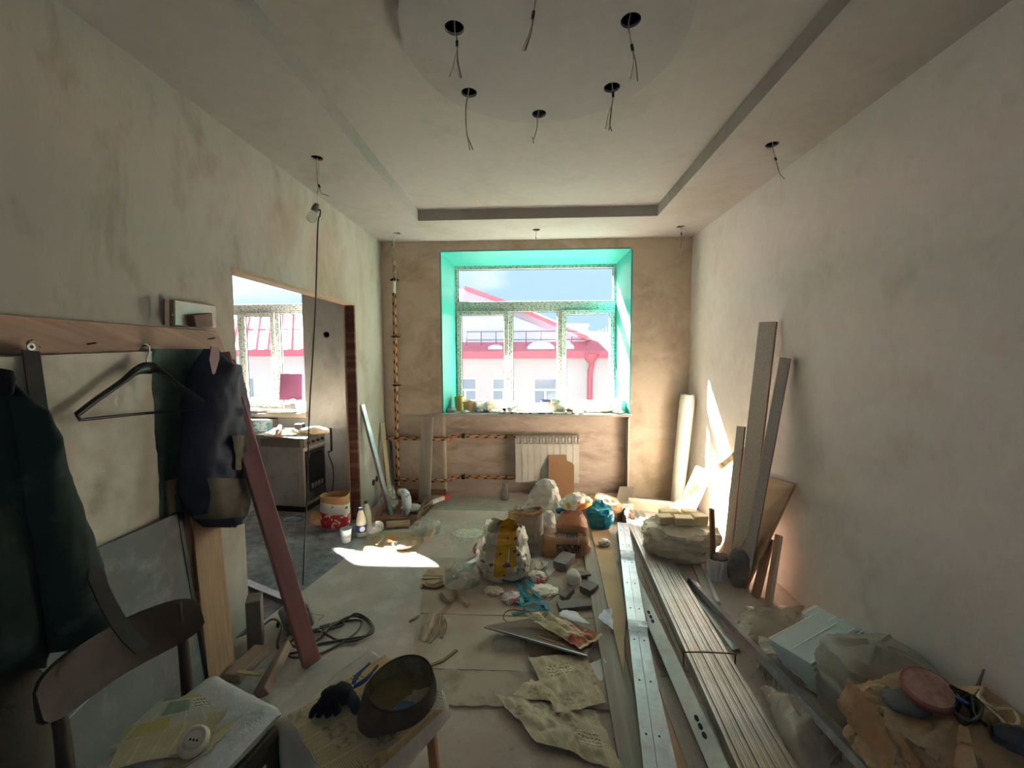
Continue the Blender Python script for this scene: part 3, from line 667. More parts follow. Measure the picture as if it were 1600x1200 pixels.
# ---- chair
M_CHAIR = mat('dark_chair_wood', (66, 56, 44), (52, 43, 34), scale=8, rough=.55, dirt=(84, 78, 66), dscale=3, dlo=.55, dhi=.8)
ch = thing('chair', 'old dark wooden chair with curved plywood back and foam slab seat', 'chair', (-1.03, 1.1, 0))
br, bl = V((-1.205, 1.35, 0)), V((-1.285, .93, 0))
ax = (br-bl).normalized(); nb_ = V((-ax.y, ax.x, 0))
if nb_.x > 0: nb_ = -nb_
def back(s, t):
    c = lerp(bl, br, s); e = abs(2*s-1); h = .08*(.4+.6*(1-min(e, .999)**4)**.5); z = .735-.0+lerp(-h, h, t)+.02*(1-s)
    return c+nb_*(.055*math.sin(PI*s)-.02)+nb_*(t-.5)*.02+V((0, 0, z))
MB().sheet(back, 30, 8, .014).build('backrest', M_CHAIR, ch, smooth=50)
for c, dx in ((br, -.05), (bl, .05)):
    q = c+ax*dx; MB().tube([q+nb_*.02+V((0, 0, .80)), q+nb_*.005+V((0, 0, .62)), q+V((0, 0, .44)), q+nb_*.06+V((0, 0, 0))], [.014, .017, .019, .015], 10).build('leg', M_CHAIR, ch, smooth=50)
A, B = V((-1.149, 1.329, .0)), V((-.816, 1.196, 0)); D_ = V((-1.22, .965, 0)); C_ = B+D_-A
MB().prism([p+V((0, 0, .425)) for p in (A, B, C_, D_)], (0, 0, .04)).build('seat', M_CHAIR, ch, bevel=.006)
for q in (B, C_): 
    k = lerp(q, (A+B+C_+D_)/4, .12); MB().tube([k+V((0, 0, .43)), k+V((.02, .01, 0))], [.02, .014], 10).build('leg', M_CHAIR, ch, smooth=50)
for q, r2 in ((A, B), (B, C_), (D_, A)):
    k, k2 = lerp(q, (A+C_)/2, .12), lerp(r2, (A+C_)/2, .12); MB().bar(k+V((0, 0, .40)), k2+V((0, 0, .40)), .02, .05).build('apron', M_CHAIR, ch)
# white foam slab on the seat
M_FOAMW = mat('white_foam', (206, 204, 202), (192, 190, 188), scale=40, rough=.95, bump=.7, bscale=140, bdist=.003, dirt=(168, 160, 152), dscale=2)
def slab_mesh(q, z, th, nx=18, amp=.003, seed=0):
    a, b, c, d = q
    return MB().sheet(lambda s, t: lerp(lerp(a, b, s), lerp(d, c, s), t)+V((0, 0, z+amp*nz3((s*5, t*5, seed))-.012*max(0, (abs(2*s-1)-.85)/.15)**2-.012*max(0, (abs(2*t-1)-.85)/.15)**2)), nx, nx, th)
k = (A+C_)/2
sl = slab_mesh([lerp(k, q, 1.04) for q in (D_, C_, B, A)], .522, .052).build('foam_slab', M_FOAMW, smooth=70)
tag(sl, 'thick white foam slab lying on the dark chair', 'foam slab')
# newspapers on the chair
def page(name, label, q, m, seed=0, amp=.006, fold=None, th=.0015, n=22, wh=(.4, .3), lift=None, cat='newspaper', fine=1.0):
    a, b, c, d = [V(p) for p in q]
    def P(s, t):
        p = lerp(lerp(a, b, s), lerp(d, c, s), t)
        h = amp*(ridge((p.x, p.y, seed), 6*fine, seed)*.8+.9*abs(nz3(p, 13*fine, seed+2)))+amp*.6
        e = max(abs(2*s-1), abs(2*t-1)); h *= 1-.3*e
        q2 = V((nz3((s*4, t*4, seed+5.1)), nz3((s*4, t*4, seed+8.7)), 0))*.012*(e**6)
        if lift: h += lift(s, t)
        return p+q2+V((0, 0, max(h, .002)))
    o = MB().sheet(P, n, n, th, wh).build(name, m, smooth=35)
    return tag(o, label, cat)
NP1 = newsprint('newsprint_cream', (222, 206, 166), seed=1, photo=.05)
NP2 = newsprint('newsprint_colour', (222, 214, 196), ink=(60, 70, 60), seed=4, photo=.22, tint=(190, 168, 60))
NP3 = newsprint('newsprint_yellowed', (216, 198, 158), seed=7, photo=.25)
NP4 = newsprint('newsprint_grey', (200, 190, 162), seed=11, photo=.3)
NP5 = newsprint('newsprint_tan', (206, 178, 126), ink=(86, 66, 46), seed=13, photo=.12)
ZS = .524
page('newspaper', 'folded newspaper with coloured adverts on the foam slab', [fl(170, 1172, ZS), fl(255, 1096, ZS), fl(322, 1084, ZS), fl(345, 1125, ZS)][0:1]+[fl(345, 1122, ZS), fl(318, 1086, ZS), fl(250, 1094, ZS)], NP2, 2, .004, wh=(.28, .2), n=18)
page('newspaper', 'cream folded newspaper lying over the coloured one on the foam slab', [fl(172, 1200, ZS+.006), fl(310, 1180, ZS+.006), fl(355, 1112, ZS+.006), fl(185, 1165, ZS+.006)], NP1, 3, .005, wh=(.3, .16), n=18)
page('newspaper', 'tan newspaper sheet sticking out under the wall socket on the foam slab', [fl(260, 1215, ZS), fl(330, 1172, ZS), fl(376, 1122, ZS), fl(250, 1185, ZS)], NP3, 5, .002, wh=(.3, .12), n=14)
sk = thing('wall_socket', 'round cream wall socket lying on the newspapers', 'socket', fl(303, 1160, ZS+.012))
M_CREAMP = mat('cream_plastic', (206, 200, 178), (196, 188, 166), scale=8, rough=.4)
rt = Matrix.Rotation(.5, 3, 'X')@Matrix.Rotation(.35, 3, 'Y')
c0 = fl(303, 1158, ZS+.03)
MB().lathe([(.0, -.02), (.036, -.02), (.038, .0), (.034, .016), (.029, .020), (.025, .017), (.023, .010), (.0, .010)], 26, at=c0, rot=rt, cap=False).build('body', M_CREAMP, sk, smooth=50)
for i in (-1, 0, 1): MB().lathe([(.0028, .009), (.0028, .0115), (0, .0115)], 8, at=c0+rt@V((i*.009, 0, 0)), rot=rt, cap=False).build('contact_hole', M_DARK, sk)
# ---- stool with papers, cloth, cap, pliers, glove
st = thing('stool', 'low wooden stool with light legs covered by newspaper and sackcloth', 'stool', (-.56, 1.25, 0))
SA, SB, SD = V((-.66, 1.55, 0)), V((-.36, 1.40, 0)), V((-.83, 1.24, 0)); SC_ = SB+SD-SA
M_STOOLW = wood('stool_leg_wood', (178, 132, 88), (156, 110, 70))
MB().prism([p+V((0, 0, .40)) for p in (SA, SB, SC_, SD)], (0, 0, .03)).build('seat', M_STOOLW, st, bevel=.004)
kc = (SA+SC_)/2
for q in (SA, SB, SC_, SD):
    a_ = lerp(q, kc, .1); MB().bar(a_+V((0, 0, .4)), lerp(q, kc, -.02), .032, .032, (0, 1, 0)).build('leg', M_STOOLW, st, bevel=.003)
M_SACKC = mat('sackcloth', (206, 198, 184), (184, 174, 158), scale=9, rough=.95, bump=.6, bscale=150, bdist=.003, dirt=(190, 184, 172), dscale=5)
def drape(q, z, drop, seed, over=.08, n=40, ripple=.012, inner=(.9, .9)):
    """cloth or paper over a seat: flat on top, hanging down where it passes the edge"""
    a, b, c, d = q
    k = (a+c)/2
    def P(s, t):
        p = lerp(lerp(a, b, s), lerp(d, c, s), t)
        e = max(abs(2*s-1)-inner[0], abs(2*t-1)-inner[1], 0)
        h = -drop*min(1, e/(1-min(inner)+1e-6))
        r = ripple*ridge(p, 6, seed)*(1 if e > 0 else .35)
        o = (p-k); o.z = 0
        pp_ = p-o*(.55*e) if e > 0 else p
        return pp_+V((0, 0, z+h+r*.8))+(o.normalized()*r*.8 if e > 0 else V())
    return MB().sheet(P, n, n, .002, (.5, .5))
big = [lerp(kc, q, 1.42) for q in (SD, SC_, SB, SA)]
sc = drape(big, .445, .15, 3, inner=(.70, .70), ripple=.03).build('sackcloth', M_SACKC, smooth=60); tag(sc, 'pale sackcloth draped over the stool under the newspapers', 'cloth')
pq = [fl(448, 1112, .455), fl(560, 1215, .455), fl(700, 1090, .455), fl(605, 1012, .455)]
kq = (pq[0]+pq[2])/2
pn = drape([lerp(kq, p, 1.0) for p in (pq[0], pq[1], pq[2], pq[3])], .0, .05, 8, ripple=.008, inner=(.86, .86)).build('newspaper', NP5, smooth=40); tag(pn, 'brownish newspaper spread over the sackcloth on the stool', 'newspaper')
page('newspaper', 'torn old newspaper with a picture hanging over the stool front', [fl(450, 1120, .47), fl(515, 1225, .44), fl(625, 1160, .465), fl(520, 1085, .47)], NP3, 9, .005, n=20, wh=(.3, .2))
page('newspaper', 'newspaper with blue headline under the upturned cap', [fl(548, 1112, .472), fl(690, 1108, .472), fl(692, 1064, .472), fl(600, 1040, .472)], newsprint('newsprint_blue', (206, 196, 168), ink=(40, 96, 140), seed=3, photo=.0, tint=(40, 110, 160)), 12, .003, n=16, wh=(.3, .22))
# cap
M_CAP = mat('dark_tweed', (78, 68, 60), (60, 52, 46), scale=16, rough=.95, bump=.5, bscale=120, bdist=.003, dirt=(86, 76, 66), dscale=5)
M_CAPL = mat('cap_lining', (128, 120, 88), (96, 88, 62), scale=9, rough=.9, dirt=(140, 130, 104), dscale=6)
cc = (fl(578, 1110, .5)+fl(668, 1060, .5))/2; cp_ = thing('flat_cap', 'dark tweed flat cap lying upside down on the stool', 'cap', cc+V((0, 0, -.03)))
dx_ = (fl(668, 1052, .5)-fl(578, 1118, .5)); dx_.z = 0; la = dx_.length/2*1.02; dx_.normalize(); dy_ = V((-dx_.y, dx_.x, 0))
tl = Matrix.Rotation(.18, 3, dx_)
def cring(a, b, z, sh=0, seed=0, wob=0):
    return [cc+tl@(dx_*(a*math.cos(q)+sh)+dy_*(b*math.sin(q))+V((0, 0, z+wob*math.sin(2*q+seed)))) for q in [2*PI*k/40 for k in range(40)]]
rings = [cring(la*.55, .055, -.028), cring(la*.95, .095, -.026), cring(la*1.1, .118, -.008), cring(la*1.06, .115, .02, 0, 1, .003), cring(la*.97, .098, .05, 0, 1, .006), cring(la*.93, .094, .05, 0, 1, .006)]
MB().loft(rings, True, False).build('crown', M_CAP, cp_, smooth=60)
rings = [cring(la*.92, .093, .049, 0, 1, .006), cring(la*.98, .10, .018), cring(la*.9, .09, -.012), cring(la*.5, .05, -.02)]
MB().loft(rings, False, True).build('lining', M_CAPL, cp_, smooth=60)
def visor(s, t):
    q = PI+.3+lerp(-1.0, 1.0, s); r0 = V((la*.98*math.cos(q), .1*math.sin(q), 0)); r1 = V((la*1.0*math.cos(q)-.05*math.cos((s-.5)*PI), .105*math.sin(q)-.022*math.cos((s-.5)*PI), 0)); p = lerp(r0, r1, t)
    return cc+tl@(dx_*p.x+dy_*p.y+V((0, 0, .046-.034*t)))
MB().sheet(visor, 20, 5, .006).build('visor', M_CAP, cp_, smooth=60)
# pliers
pl_ = thing('pliers', 'pliers with blue handles on the stool newspaper', 'pliers', fl(570, 1075, .475))
M_BLUEH = mat('blue_grip', (36, 62, 128), (30, 52, 110), scale=9, rough=.4)
zq = .498
j0, j1, pv, h1, h2 = fl(531, 1093, zq), fl(538, 1088, zq), fl(550, 1075, zq), fl(578, 1036, zq+.01), fl(590, 1040, zq+.01)
for h, mid, jw in ((h1, fl(558, 1056, zq+.006), fl(543, 1091, zq)), (h2, fl(573, 1060, zq+.006), fl(534, 1088, zq))):
    MB().tube(smooth_path([pv, mid, h], 6), [.004+.004*math.sin(PI*min(1, i/9)) for i in range(13)], 8).build('grip', M_BLUEH, pl_, smooth=50)
    MB().bar(pv, jw, .012, .008, w1=.005).build('jaw', mat('dark_steel', (70, 72, 76), rough=.35, metal=.9), pl_, bevel=.001)
MB().lathe([(.006, -.006), (.006, .008), (.003, .009)], 12, at=pv).build('pivot', M_STEEL, pl_)
# glove: palm and four fingers and thumb, crumpled
M_GLOVE = mat('black_knit_glove', (22, 23, 28), (34, 36, 44), scale=20, rough=.95, bump=.6, bscale=140, bdist=.003)
gl = thing('work_glove', 'crumpled black knitted work glove beside the pliers', 'glove', fl(522, 1100, .47))
def blob(path, rad, n=10, seed=0, amp=.004, flat=1.):
    pts = smooth_path(path, 4); m = MB(); rr = [rad[min(int(i/(len(pts)-1)*(len(rad)-1)), len(rad)-2)]*(1-(i/(len(pts)-1)*(len(rad)-1) % 1))+rad[min(int(i/(len(pts)-1)*(len(rad)-1))+1, len(rad)-1)]*(i/(len(pts)-1)*(len(rad)-1) % 1) if i < len(pts)-1 else rad[-1] for i in range(len(pts))]
    m.tube(pts, rr, n); m.v = [p+V((nz3(p, 40, seed), nz3(p, 40, seed+3), nz3(p, 40, seed+6)))*amp for p in m.v]; return m
zg = .49
blob([fl(500, 1105, zg), fl(515, 1092, zg+.012), fl(532, 1085, zg+.012), fl(543, 1080, zg)], [.014, .03, .034, .026], 14, 2, .008).build('palm', M_GLOVE, gl, smooth=60)
for i, (a_, b_, c_) in enumerate((((502, 1100), (492, 1108), (486, 1120)), ((508, 1106), (500, 1113), (497, 1121)), ((518, 1106), (514, 1113), (508, 1119)), ((526, 1102), (528, 1110), (522, 1116)), ((520, 1085), (508, 1082), (505, 1087)))):
    blob([fl(*a_, zg), fl(*b_, zg+.004), fl(*c_, zg-.002)], [.013, .012, .008], 8, i, .003).build('finger', M_GLOVE, gl, smooth=60)
blob([fl(540, 1078, zg), fl(552, 1095, zg+.004), fl(557, 1112, zg-.002)], [.016, .02, .012], 10, 8, .006).build('cuff', mat('grey_cuff', (60, 66, 78), (46, 50, 60), scale=14, rough=.95), gl, smooth=60)

# ================================================================== BAG AND SACK SHAPES
def sup(q, a, b, e):
    c, s = math.cos(q), math.sin(q); return V((a*math.copysign(abs(c)**e, c), b*math.copysign(abs(s)**e, s), 0))
def bagmesh(c, sx, sy, h, ang=0., seed=0, amp=.03, prof=((0, .8), (.12, 1), (.5, 1), (.8, .85), (1, .5)), e=.8, n=44, m=30, sc=7, lean=(0, 0), rim=0., close=True, fine=.35, pinch=1.):
    """crumpled bag: rings from the floor up; prof gives the width at each height; rim > 0 leaves it open with an inner wall that deep"""
    c = V(c); rot = Matrix.Rotation(ang, 3, 'Z'); rings = []
    def pw(t):
        for (a, b), (a2, b2) in zip(prof, prof[1:]):
            if t <= a2: return lerp(b, b2, (t-a)/(a2-a+1e-9))
        return prof[-1][1]
    def ring(t, k=1., z=None):
        w = pw(t)*k; out = []
        for i in range(n):
            q = 2*PI*i/n; p = sup(q, sx/2*w, sy/2*w*lerp(1, pinch, max(0, t)**4), e); zz = h*t if z is None else z
            w3 = V((p.x+c.x, p.y+c.y, zz+c.z)); f = amp*(ridge(w3, sc, seed)+fine*ridge(w3, sc*3.2, seed+4)); d = p.normalized() if p.length > 1e-6 else V()
            zz += (amp*.9*ridge((q*1.0, t*2, seed), 1.3, seed) if t > .3 else 0)*(1 if z is None else .6)
            v = p+d*f*min(1, .4+t*2); out.append(c+rot@V((v.x+lean[0]*t*h, v.y+lean[1]*t*h, max(zz, 0.001))))
        return out
    for j in range(m+1): rings.append(ring(j/m))
    if rim > 0:
        for j in range(5): rings.append(ring(1-rim/h*(j/4), .93 if j else .97))
        return MB().loft(rings, True, True)
    for j in range(1, 7):
        k_ = 1-j/6.5; rr = ring(1, k_)
        rings.append([p+V((0, 0, amp*.8*ridge(p, sc, seed+2)*(1-k_)+h*.06*(1-k_))) for p in rr])
    return MB().loft(rings, True, True)
def crump(c, sx, sy, sz, seed=0, amp=.3, sc=9, n=3, flat=True):
    """crumpled lump (wad of film, cloth or paper), flattened where it lies"""
    bm = bmesh.new(); bmesh.ops.create_icosphere(bm, subdivisions=n+1, radius=.5); c = V(c); m = MB()
    vs = []
    for v in bm.verts:
        p = v.co.copy(); w = V((p.x*sx, p.y*sy, p.z*sz)); q_ = sc*max(1, .3/max(sx, sy)); r = 1+amp*ridge(w, q_, seed)+amp*.5*ridge(w, q_*2.6, seed+3)
        w = V((w.x*r, w.y*r, w.z*r)); w.z = max(w.z+sz*.42, .001) if flat else w.z
        vs.append(c+w)
    fs = [tuple(x.index for x in f.verts) for f in bm.faces]; bm.free(); return m.add(vs, fs)
def up_to(u0, v0, u1, v1, z=0.):
    """height of something standing at (u0, v0) whose top shows at v1"""
    b = fl(u0, v0, z); return wb(u1, v1, b.y).z-z
M_POLY = film('milky_polythene', (222, 218, 206), .5, .85)
M_CLEAR = film('clear_polythene', (206, 206, 200), .15, .55, .18)
M_WHITEBAG = mat('white_bag', (206, 204, 198), (190, 188, 182), scale=6, rough=.4, bump=.5, bscale=22, bdist=.01)
M_KRAFT = mat('kraft_paper', (172, 132, 92), (146, 108, 74), scale=7, rough=.85, bump=.5, bscale=18, bdist=.012, dirt=(196, 168, 136), dscale=5)
M_CREAMBAG = mat('cream_bag', (230, 220, 197), (214, 202, 176), scale=6, rough=.5, bump=.4, bscale=24, bdist=.01)

# ================================================================== CEILING WIRES, BULB
M_WIRE = mat('white_wire', (196, 192, 178), (170, 160, 136), scale=40, rough=.5)
M_COPPER = mat('wire_core', (120, 84, 60), rough=.5)
M_TAPE = mat('black_tape', (22, 22, 22), rough=.5)
def ceiling_wire(top, z, pts, label, tapeat=None, tails=()):
    """a cable dropping out of a ceiling hole: pts are pixels at the hole's own distance"""
    h = on(top[0], top[1], 2, z); P_ = lambda u, v: wb(u, v, h.y)
    o = thing('ceiling_cable', label, 'cable', h, 'cables hanging from the ceiling holes')
    path = [h+V((0, 0, .03))]+[P_(*p) for p in pts]
    MB().tube(smooth_path(path, 5), .0036, 6).build('sheath', M_WIRE, o, smooth=60)
    e = P_(*pts[-1])
    if tapeat: MB().tube([P_(*tapeat[0]), P_(*tapeat[1])], .0062, 8).build('tape', M_TAPE, o, smooth=60)
    for i, tl_ in enumerate(tails):
        MB().tube(smooth_path([e]+[P_(*p) for p in tl_], 4), .0022, 5).build('core_wire', M_COPPER if i % 2 else M_WIRE, o, smooth=60)
ceiling_wire((710, 44), ZD, [(711, 50), (714, 62), (714, 78)], 'grey two-core cable below the disc hole in front of the left tray edge', ((714, 64), (714, 73)), [[(711, 90), (708, 104), (702, 121)], [(715, 92), (718, 108), (721, 122)], [(714, 96), (717, 110), (718, 123)]])
ceiling_wire((733, 145), ZD, [(731, 150), (728, 165), (728, 190), (730, 213)], 'long untaped cable dropping from the disc hole nearest the bulb cord', None, [[(732, 222), (734, 235)], [(735, 224), (739, 234)]])
ceiling_wire((842.5, 178), ZD, [(840, 184), (839, 200), (836, 212)], 'short cable with splayed ends under the middle disc hole before the window', None, [[(833, 216), (829, 213)], [(833, 218), (834, 224)]])
ceiling_wire((956, 137), ZD, [(957, 140), (958, 152), (956, 164)], 'taped cable below the disc hole nearer the window on the planks side', ((958, 144), (958, 152)), [[(951, 178), (946, 202)], [(954, 180), (953, 194), (956, 205)], [(953, 196), (951, 204)]])
ceiling_wire((985.5, 32), ZD, [(982, 38), (985, 60), (989, 80)], 'taped cable below the disc hole farthest along the planks side', ((987, 70), (989, 80)), [[(990, 96), (987, 115), (984, 124)], [(993, 96), (995, 112), (996, 127)]])
hcen = V((.01, 1.35, ZD)); q0 = wb(838, -12, 1.35)
ceiling_wire((838, -12), ZD, [(837, 0), (835, 14), (833, 28)], 'thick taped cable bundle hanging from the centre of the disc', ((834, 18), (832, 30)), [[(827, 52), (815, 80)], [(830, 50), (821, 79)], [(829, 52), (818, 81)]])
ceiling_wire((620, 364.5), ZC, [(618, 370), (615, 380), (617, 388)], 'thin cable by the striped heating pipe in the corner', None, [[(620, 394), (620, 399)]])
ceiling_wire((838, 359), ZC, [(837.5, 364), (837, 370)], 'very short wire stub in the soffit above the window', None, [[(836, 374)], [(838.5, 374)]])
ceiling_wire((1063.5, 354), ZC, [(1064.5, 358), (1065, 368)], 'thin taped cable in the soffit corner above the white tube', ((1064.6, 363), (1064.6, 368)), [[(1063, 376), (1058, 388)], [(1065, 378), (1063, 388)]])
ceiling_wire((1206.5, 226), ZC, [(1208, 232), (1211, 244), (1213, 252)], 'taped cable in the soffit above the tall chipboard planks', ((1211, 246), (1213, 251)), [[(1217, 268), (1220, 284)], [(1218, 270), (1226, 280)]])
# bulb on its wire with the black cord running to the floor
hb = on(495, 247, 2, ZC); PB = lambda u, v: wb(u, v, hb.y)
bu = thing('hanging_bulb', 'bare bulb in a grey holder hanging by the left wall with long black cord', 'light bulb', hb)
for k_, l_ in enumerate(([(495, 252), (495, 270), (497, 285), (498, 292)], [(497, 252), (498, 270), (496, 286), (498, 293)])): MB().tube(smooth_path([PB(*p) for p in [(496, 246)]+l_], 4), .0026, 6).build('twin_wire', M_WIRE, bu, smooth=60)
MB().tube(smooth_path([PB(499, 291), PB(502, 302), PB(508, 304), PB(514, 307)], 4), .0022, 6).build('core_wire', M_COPPER, bu, smooth=60)
MB().tube(smooth_path([PB(498, 293), PB(496, 305), PB(497, 316)], 4), .003, 6).build('twin_wire', M_WIRE, bu, smooth=60)
MB().tube([PB(498, 289), PB(500, 293)], .007, 8).build('tape', M_TAPE, bu)
dq = (PB(487, 340)-PB(496, 318)); dn = dq.normalized(); rq = dn.to_track_quat('Z', 'Y').to_matrix(); L_ = dq.length
MB().lathe([(.010, 0), (.017, .008), (.022, .03), (.024, .05), (.021, .055)], 16, at=PB(496, 318), rot=rq).build('lamp_holder', mat('grey_bakelite', (118, 112, 106), (98, 92, 86), scale=20, rough=.6), bu, smooth=50)
gls = NT('bulb_glass'); gls.b.inputs['Transmission Weight'].default_value = 1.; gls.b.inputs['Roughness'].default_value = .03; gls.b.inputs['IOR'].default_value = 1.1
MB().lathe([(.014, .05), (.018, .062), (.03, .085), (.033, .1), (.029, .118), (.016, .13), (.0, .133)], 20, at=PB(496, 318), rot=rq, cap=False).build('bulb', gls.m, bu, smooth=80)
ce = fl(473, 915)
cpath = smooth_path([PB(493, 330), PB(500, 328), PB(500, 337), lerp(PB(497, 345), ce, .02), lerp(PB(498, 345), ce, .25)+V((.004, 0, 0)), lerp(PB(495, 345), ce, .5), lerp(PB(491, 345), ce, .75)+V((.01, 0, 0)), ce+V((0, 0, .006)), ce+V((.03, -.05, .005))], 6)
MB().tube(cpath, .0048, 7).build('cord', mat('black_cord', (26, 25, 26), rough=.5), bu, smooth=60)

# ================================================================== BACK WALL: pipes, radiator
def stripe_mat():
    t = NT('striped_pipe_wrap'); s = t.n('SeparateXYZ', {0: t.coord('UV')}); ph = t.math('FRACT', t.math('ADD', t.math('MULTIPLY', s.outputs[0], 9.), s.outputs[1]))
    c = t.mix(t.math('LESS_THAN', ph, .36), t.ramp(t.noise(t.coord('Object'), 9), .4, .6, lin((206, 152, 92)), lin((190, 124, 80))), lin((28, 26, 26))); t.put(t.b, 'Base Color', c); t.b.inputs['Roughness'].default_value = .5; return t.m
M_STRIPE = stripe_mat()
hp_ = thing('heating_pipe', 'heating pipes wrapped in orange and black tape running from corner to radiator', 'pipe', (wb(618, 780).x, YB-.05, 0))
yp = YB-.05; xv = wb(617.5, 600, yp).x; xz = lambda v: wb(617.5, v, yp).z
MB().tube([(wb(614, 400, yp).x, yp, xz(378)), (wb(616.5, 400, yp).x, yp, xz(440))], .02, 10).build('riser', mat('pipe_pale', (190, 178, 158), (120, 100, 80), scale=25, rough=.6), hp_, smooth=60)
MB().tube([(wb(616, 440, yp).x, yp, xz(438)), (wb(616, 460, yp).x, yp, xz(458))], .018, 10).build('riser', M_PVC, hp_, smooth=60)
MB().tube([(wb(616, 458, yp).x, yp, xz(458))]+[(wb(616+6*k/8, 458+(777-458)*k/8, yp).x, yp, xz(458+(777-458)*k/8)) for k in range(1, 9)], .022, 10).build('riser', M_STRIPE, hp_, smooth=60)
yn = YB+.10
rz0, rz1 = .147, .709; rx0, rx1 = -.199, .556; YR = 4.76
for v, zr in ((685, wb(700, 685, yp).z), (750, wb(700, 750, yp).z)):
    xa = wb(603, v, yp).x; xb_ = wb(688, v, yp).x
    MB().tube([(xa, yp, zr), (xb_, yp, zr-.01), (WX0+.05, yp-.0, zr-.01), (WX0+.10, yn-.06, zr+.004), (wb(724, v, yn-.06).x, yn-.06, zr+.012), (rx0-.1, yn-.03, zr-.002), (rx0+.0, YR+.04, zr-.0)], .019, 9).build('branch', M_STRIPE, hp_, smooth=60)
    for u in (724,): 
        cx = wb(u, v, yn-.06).x; MB().lathe([(.027, -.02), (.03, -.01), (.03, .01), (.027, .02)], 12, at=(cx, yn-.06, zr+.012), rot=Matrix.Rotation(PI/2, 3, 'Y')).build('coupling', M_DARK, hp_, smooth=40); MB().bx(cx-.005, cx+.005, yn-.06, YB+.142, zr+.005, zr+.02).build('clip', M_DARK, hp_)
    MB().lathe([(.026, -.04), (.026, .04)], 12, at=(rx0-.06, yn-.03, zr), rot=Matrix.Rotation(PI/2, 3, 'Y')).build('coupling', mat('brass_fitting', (150, 110, 70), rough=.4, metal=.6), hp_, smooth=40)
    for dx in (-.115, -.1): MB().lathe([(.024, -.006), (.024, .006)], 10, at=(rx0+dx, yn-.03, zr), rot=Matrix.Rotation(PI/2, 3, 'Y')).build('coupling', M_DARK, hp_)
for v in (437, 526, 602, 684, 750):
    p = V((wb(616+6*(v-458)/319, v, yp).x, yp, xz(v))); MB().lathe([(.029, -.012), (.031, 0), (.029, .012)], 12, at=p).build('clamp', M_DARK, hp_, smooth=40); MB().bx(p.x-.045, p.x+.045, yp-.004, yp+.048, p.z-.006, p.z+.006).build('clip', M_DARK, hp_)
M_RAD = mat('radiator_white', (206, 202, 190), (194, 188, 174), scale=5, rough=.45)
rd = thing('radiator', 'white ten-section aluminium radiator under the wide window', 'radiator', ((rx0+rx1)/2, YR+.04, rz0))
nS = 10; pw_ = (rx1-rx0)/nS
for i in range(nS):
    x = rx0+i*pw_; m = MB()
    m.bx(x+.003, x+pw_-.003, YR, YR+.012, rz0, rz1-.1)
    m.bx(x+pw_/2-.012, x+pw_/2+.012, YR+.012, YR+.075, rz0, rz1-.02)
    for k in range(4):
        z = rz1-.1+k*.026; m.prism([(x+.004, YR+.002+.006*k, z+.004), (x+pw_-.004, YR+.002+.006*k, z+.004), (x+pw_-.004, YR+.02+.006*k, z+.02), (x+.004, YR+.02+.006*k, z+.02)], (0, .006, -.003))
    s_ = m.build('section', M_RAD, rd)
    m = MB(); m.bx(x+.004, x+.010, YR+.004, YR+.07, rz1-.1, rz1-.004); m.bx(x+pw_-.01, x+pw_-.004, YR+.004, YR+.07, rz1-.1, rz1-.004); m.build('fin', M_RAD, s_)
for z in (rz0+.03, rz1-.05): MB().tube([(rx0-.01, YR+.045, z), (rx1+.01, YR+.045, z)], .018, 10).build('header', M_RAD, rd, smooth=50)
for x in (rx0+.12, rx1-.12): MB().bx(x-.01, x+.01, YR+.075, YB+.142, rz1-.09, rz1-.06).build('bracket', M_RAD, rd)
# brown hardboard offcut leaning at the radiator
M_HARD = mat('hardboard', (150, 112, 78), (138, 102, 70), scale=3, rough=.75)
yb0 = fl(862, 786).y
def lean_poly(name, pts, y0, y1, th, m, label, cat):
    """flat panel traced in pixels, standing at distance y0 and leaning back to y1 at its top"""
    zb = min(wb(u, v, y0).z for u, v in pts); zt_ = max(wb(u, v, y1).z for u, v in pts); out = []
    for u, v in pts:
        y = y0
        for _ in range(4): y = lerp(y0, y1, (wb(u, v, y).z-zb)/(zt_-zb))
        p = wb(u, v, y); p.z = max(p.z, .002); out.append(p)
    o = MB().prism(out, (0, th, 0)).build(name, m, bevel=.001); return tag(o, label, cat)
lean_poly('hardboard_offcut', [(857, 711), (885, 711), (886, 720), (894, 723), (897, 727), (897, 785), (857, 785)], YB-.09, YR-.012, .005, M_HARD, 'brown hardboard offcut with a notched corner leaning on the radiator', 'board')
# glass jar by the pipes
M_JAR = NT('thin_jar_glass'); M_JAR.b.inputs['Transmission Weight'].default_value = .9; M_JAR.b.inputs['Roughness'].default_value = .1; M_JAR.b.inputs['IOR'].default_value = 1.15; M_JAR = M_JAR.m
jr_ = MB().lathe([(.0, .0), (.04, 0), (.043, .01), (.043, .12), (.03, .15), (.03, .18), (.034, .19), (.028, .19), (.026, .15), (.039, .12), (.039, .012), (0, .008)], 20, at=fl(789, 781), cap=False).build('glass_jar', M_JAR, smooth=50); tag(jr_, 'empty glass jar on the floor below the radiator pipes', 'jar')
# round recesses for sockets in the left wall
sb_ = thing('socket_box', 'pair of round black socket boxes set in the left wall', 'socket box', wl(585.5, 751))
for u, v in ((583.5, 754), (588.7, 748)): MB().lathe([(.034, -.004), (.034, .004), (.030, .004), (.030, .0025), (0, .0025)], 20, at=wl(u, v, .001), rot=Matrix.Rotation(PI/2, 3, 'Y'), cap=False).build('box', M_DARK, sb_, smooth=40)
# baseboard strip of worn skim along the window wall
M_BASE = wood('floor_skirting', (150, 108, 82), (128, 92, 70), (160, 140, 120))
bb = MB().bx(XL, WX0+.02, YB-.015, YB, 0, .07).build('baseboard_back', M_BASE); struct(bb)

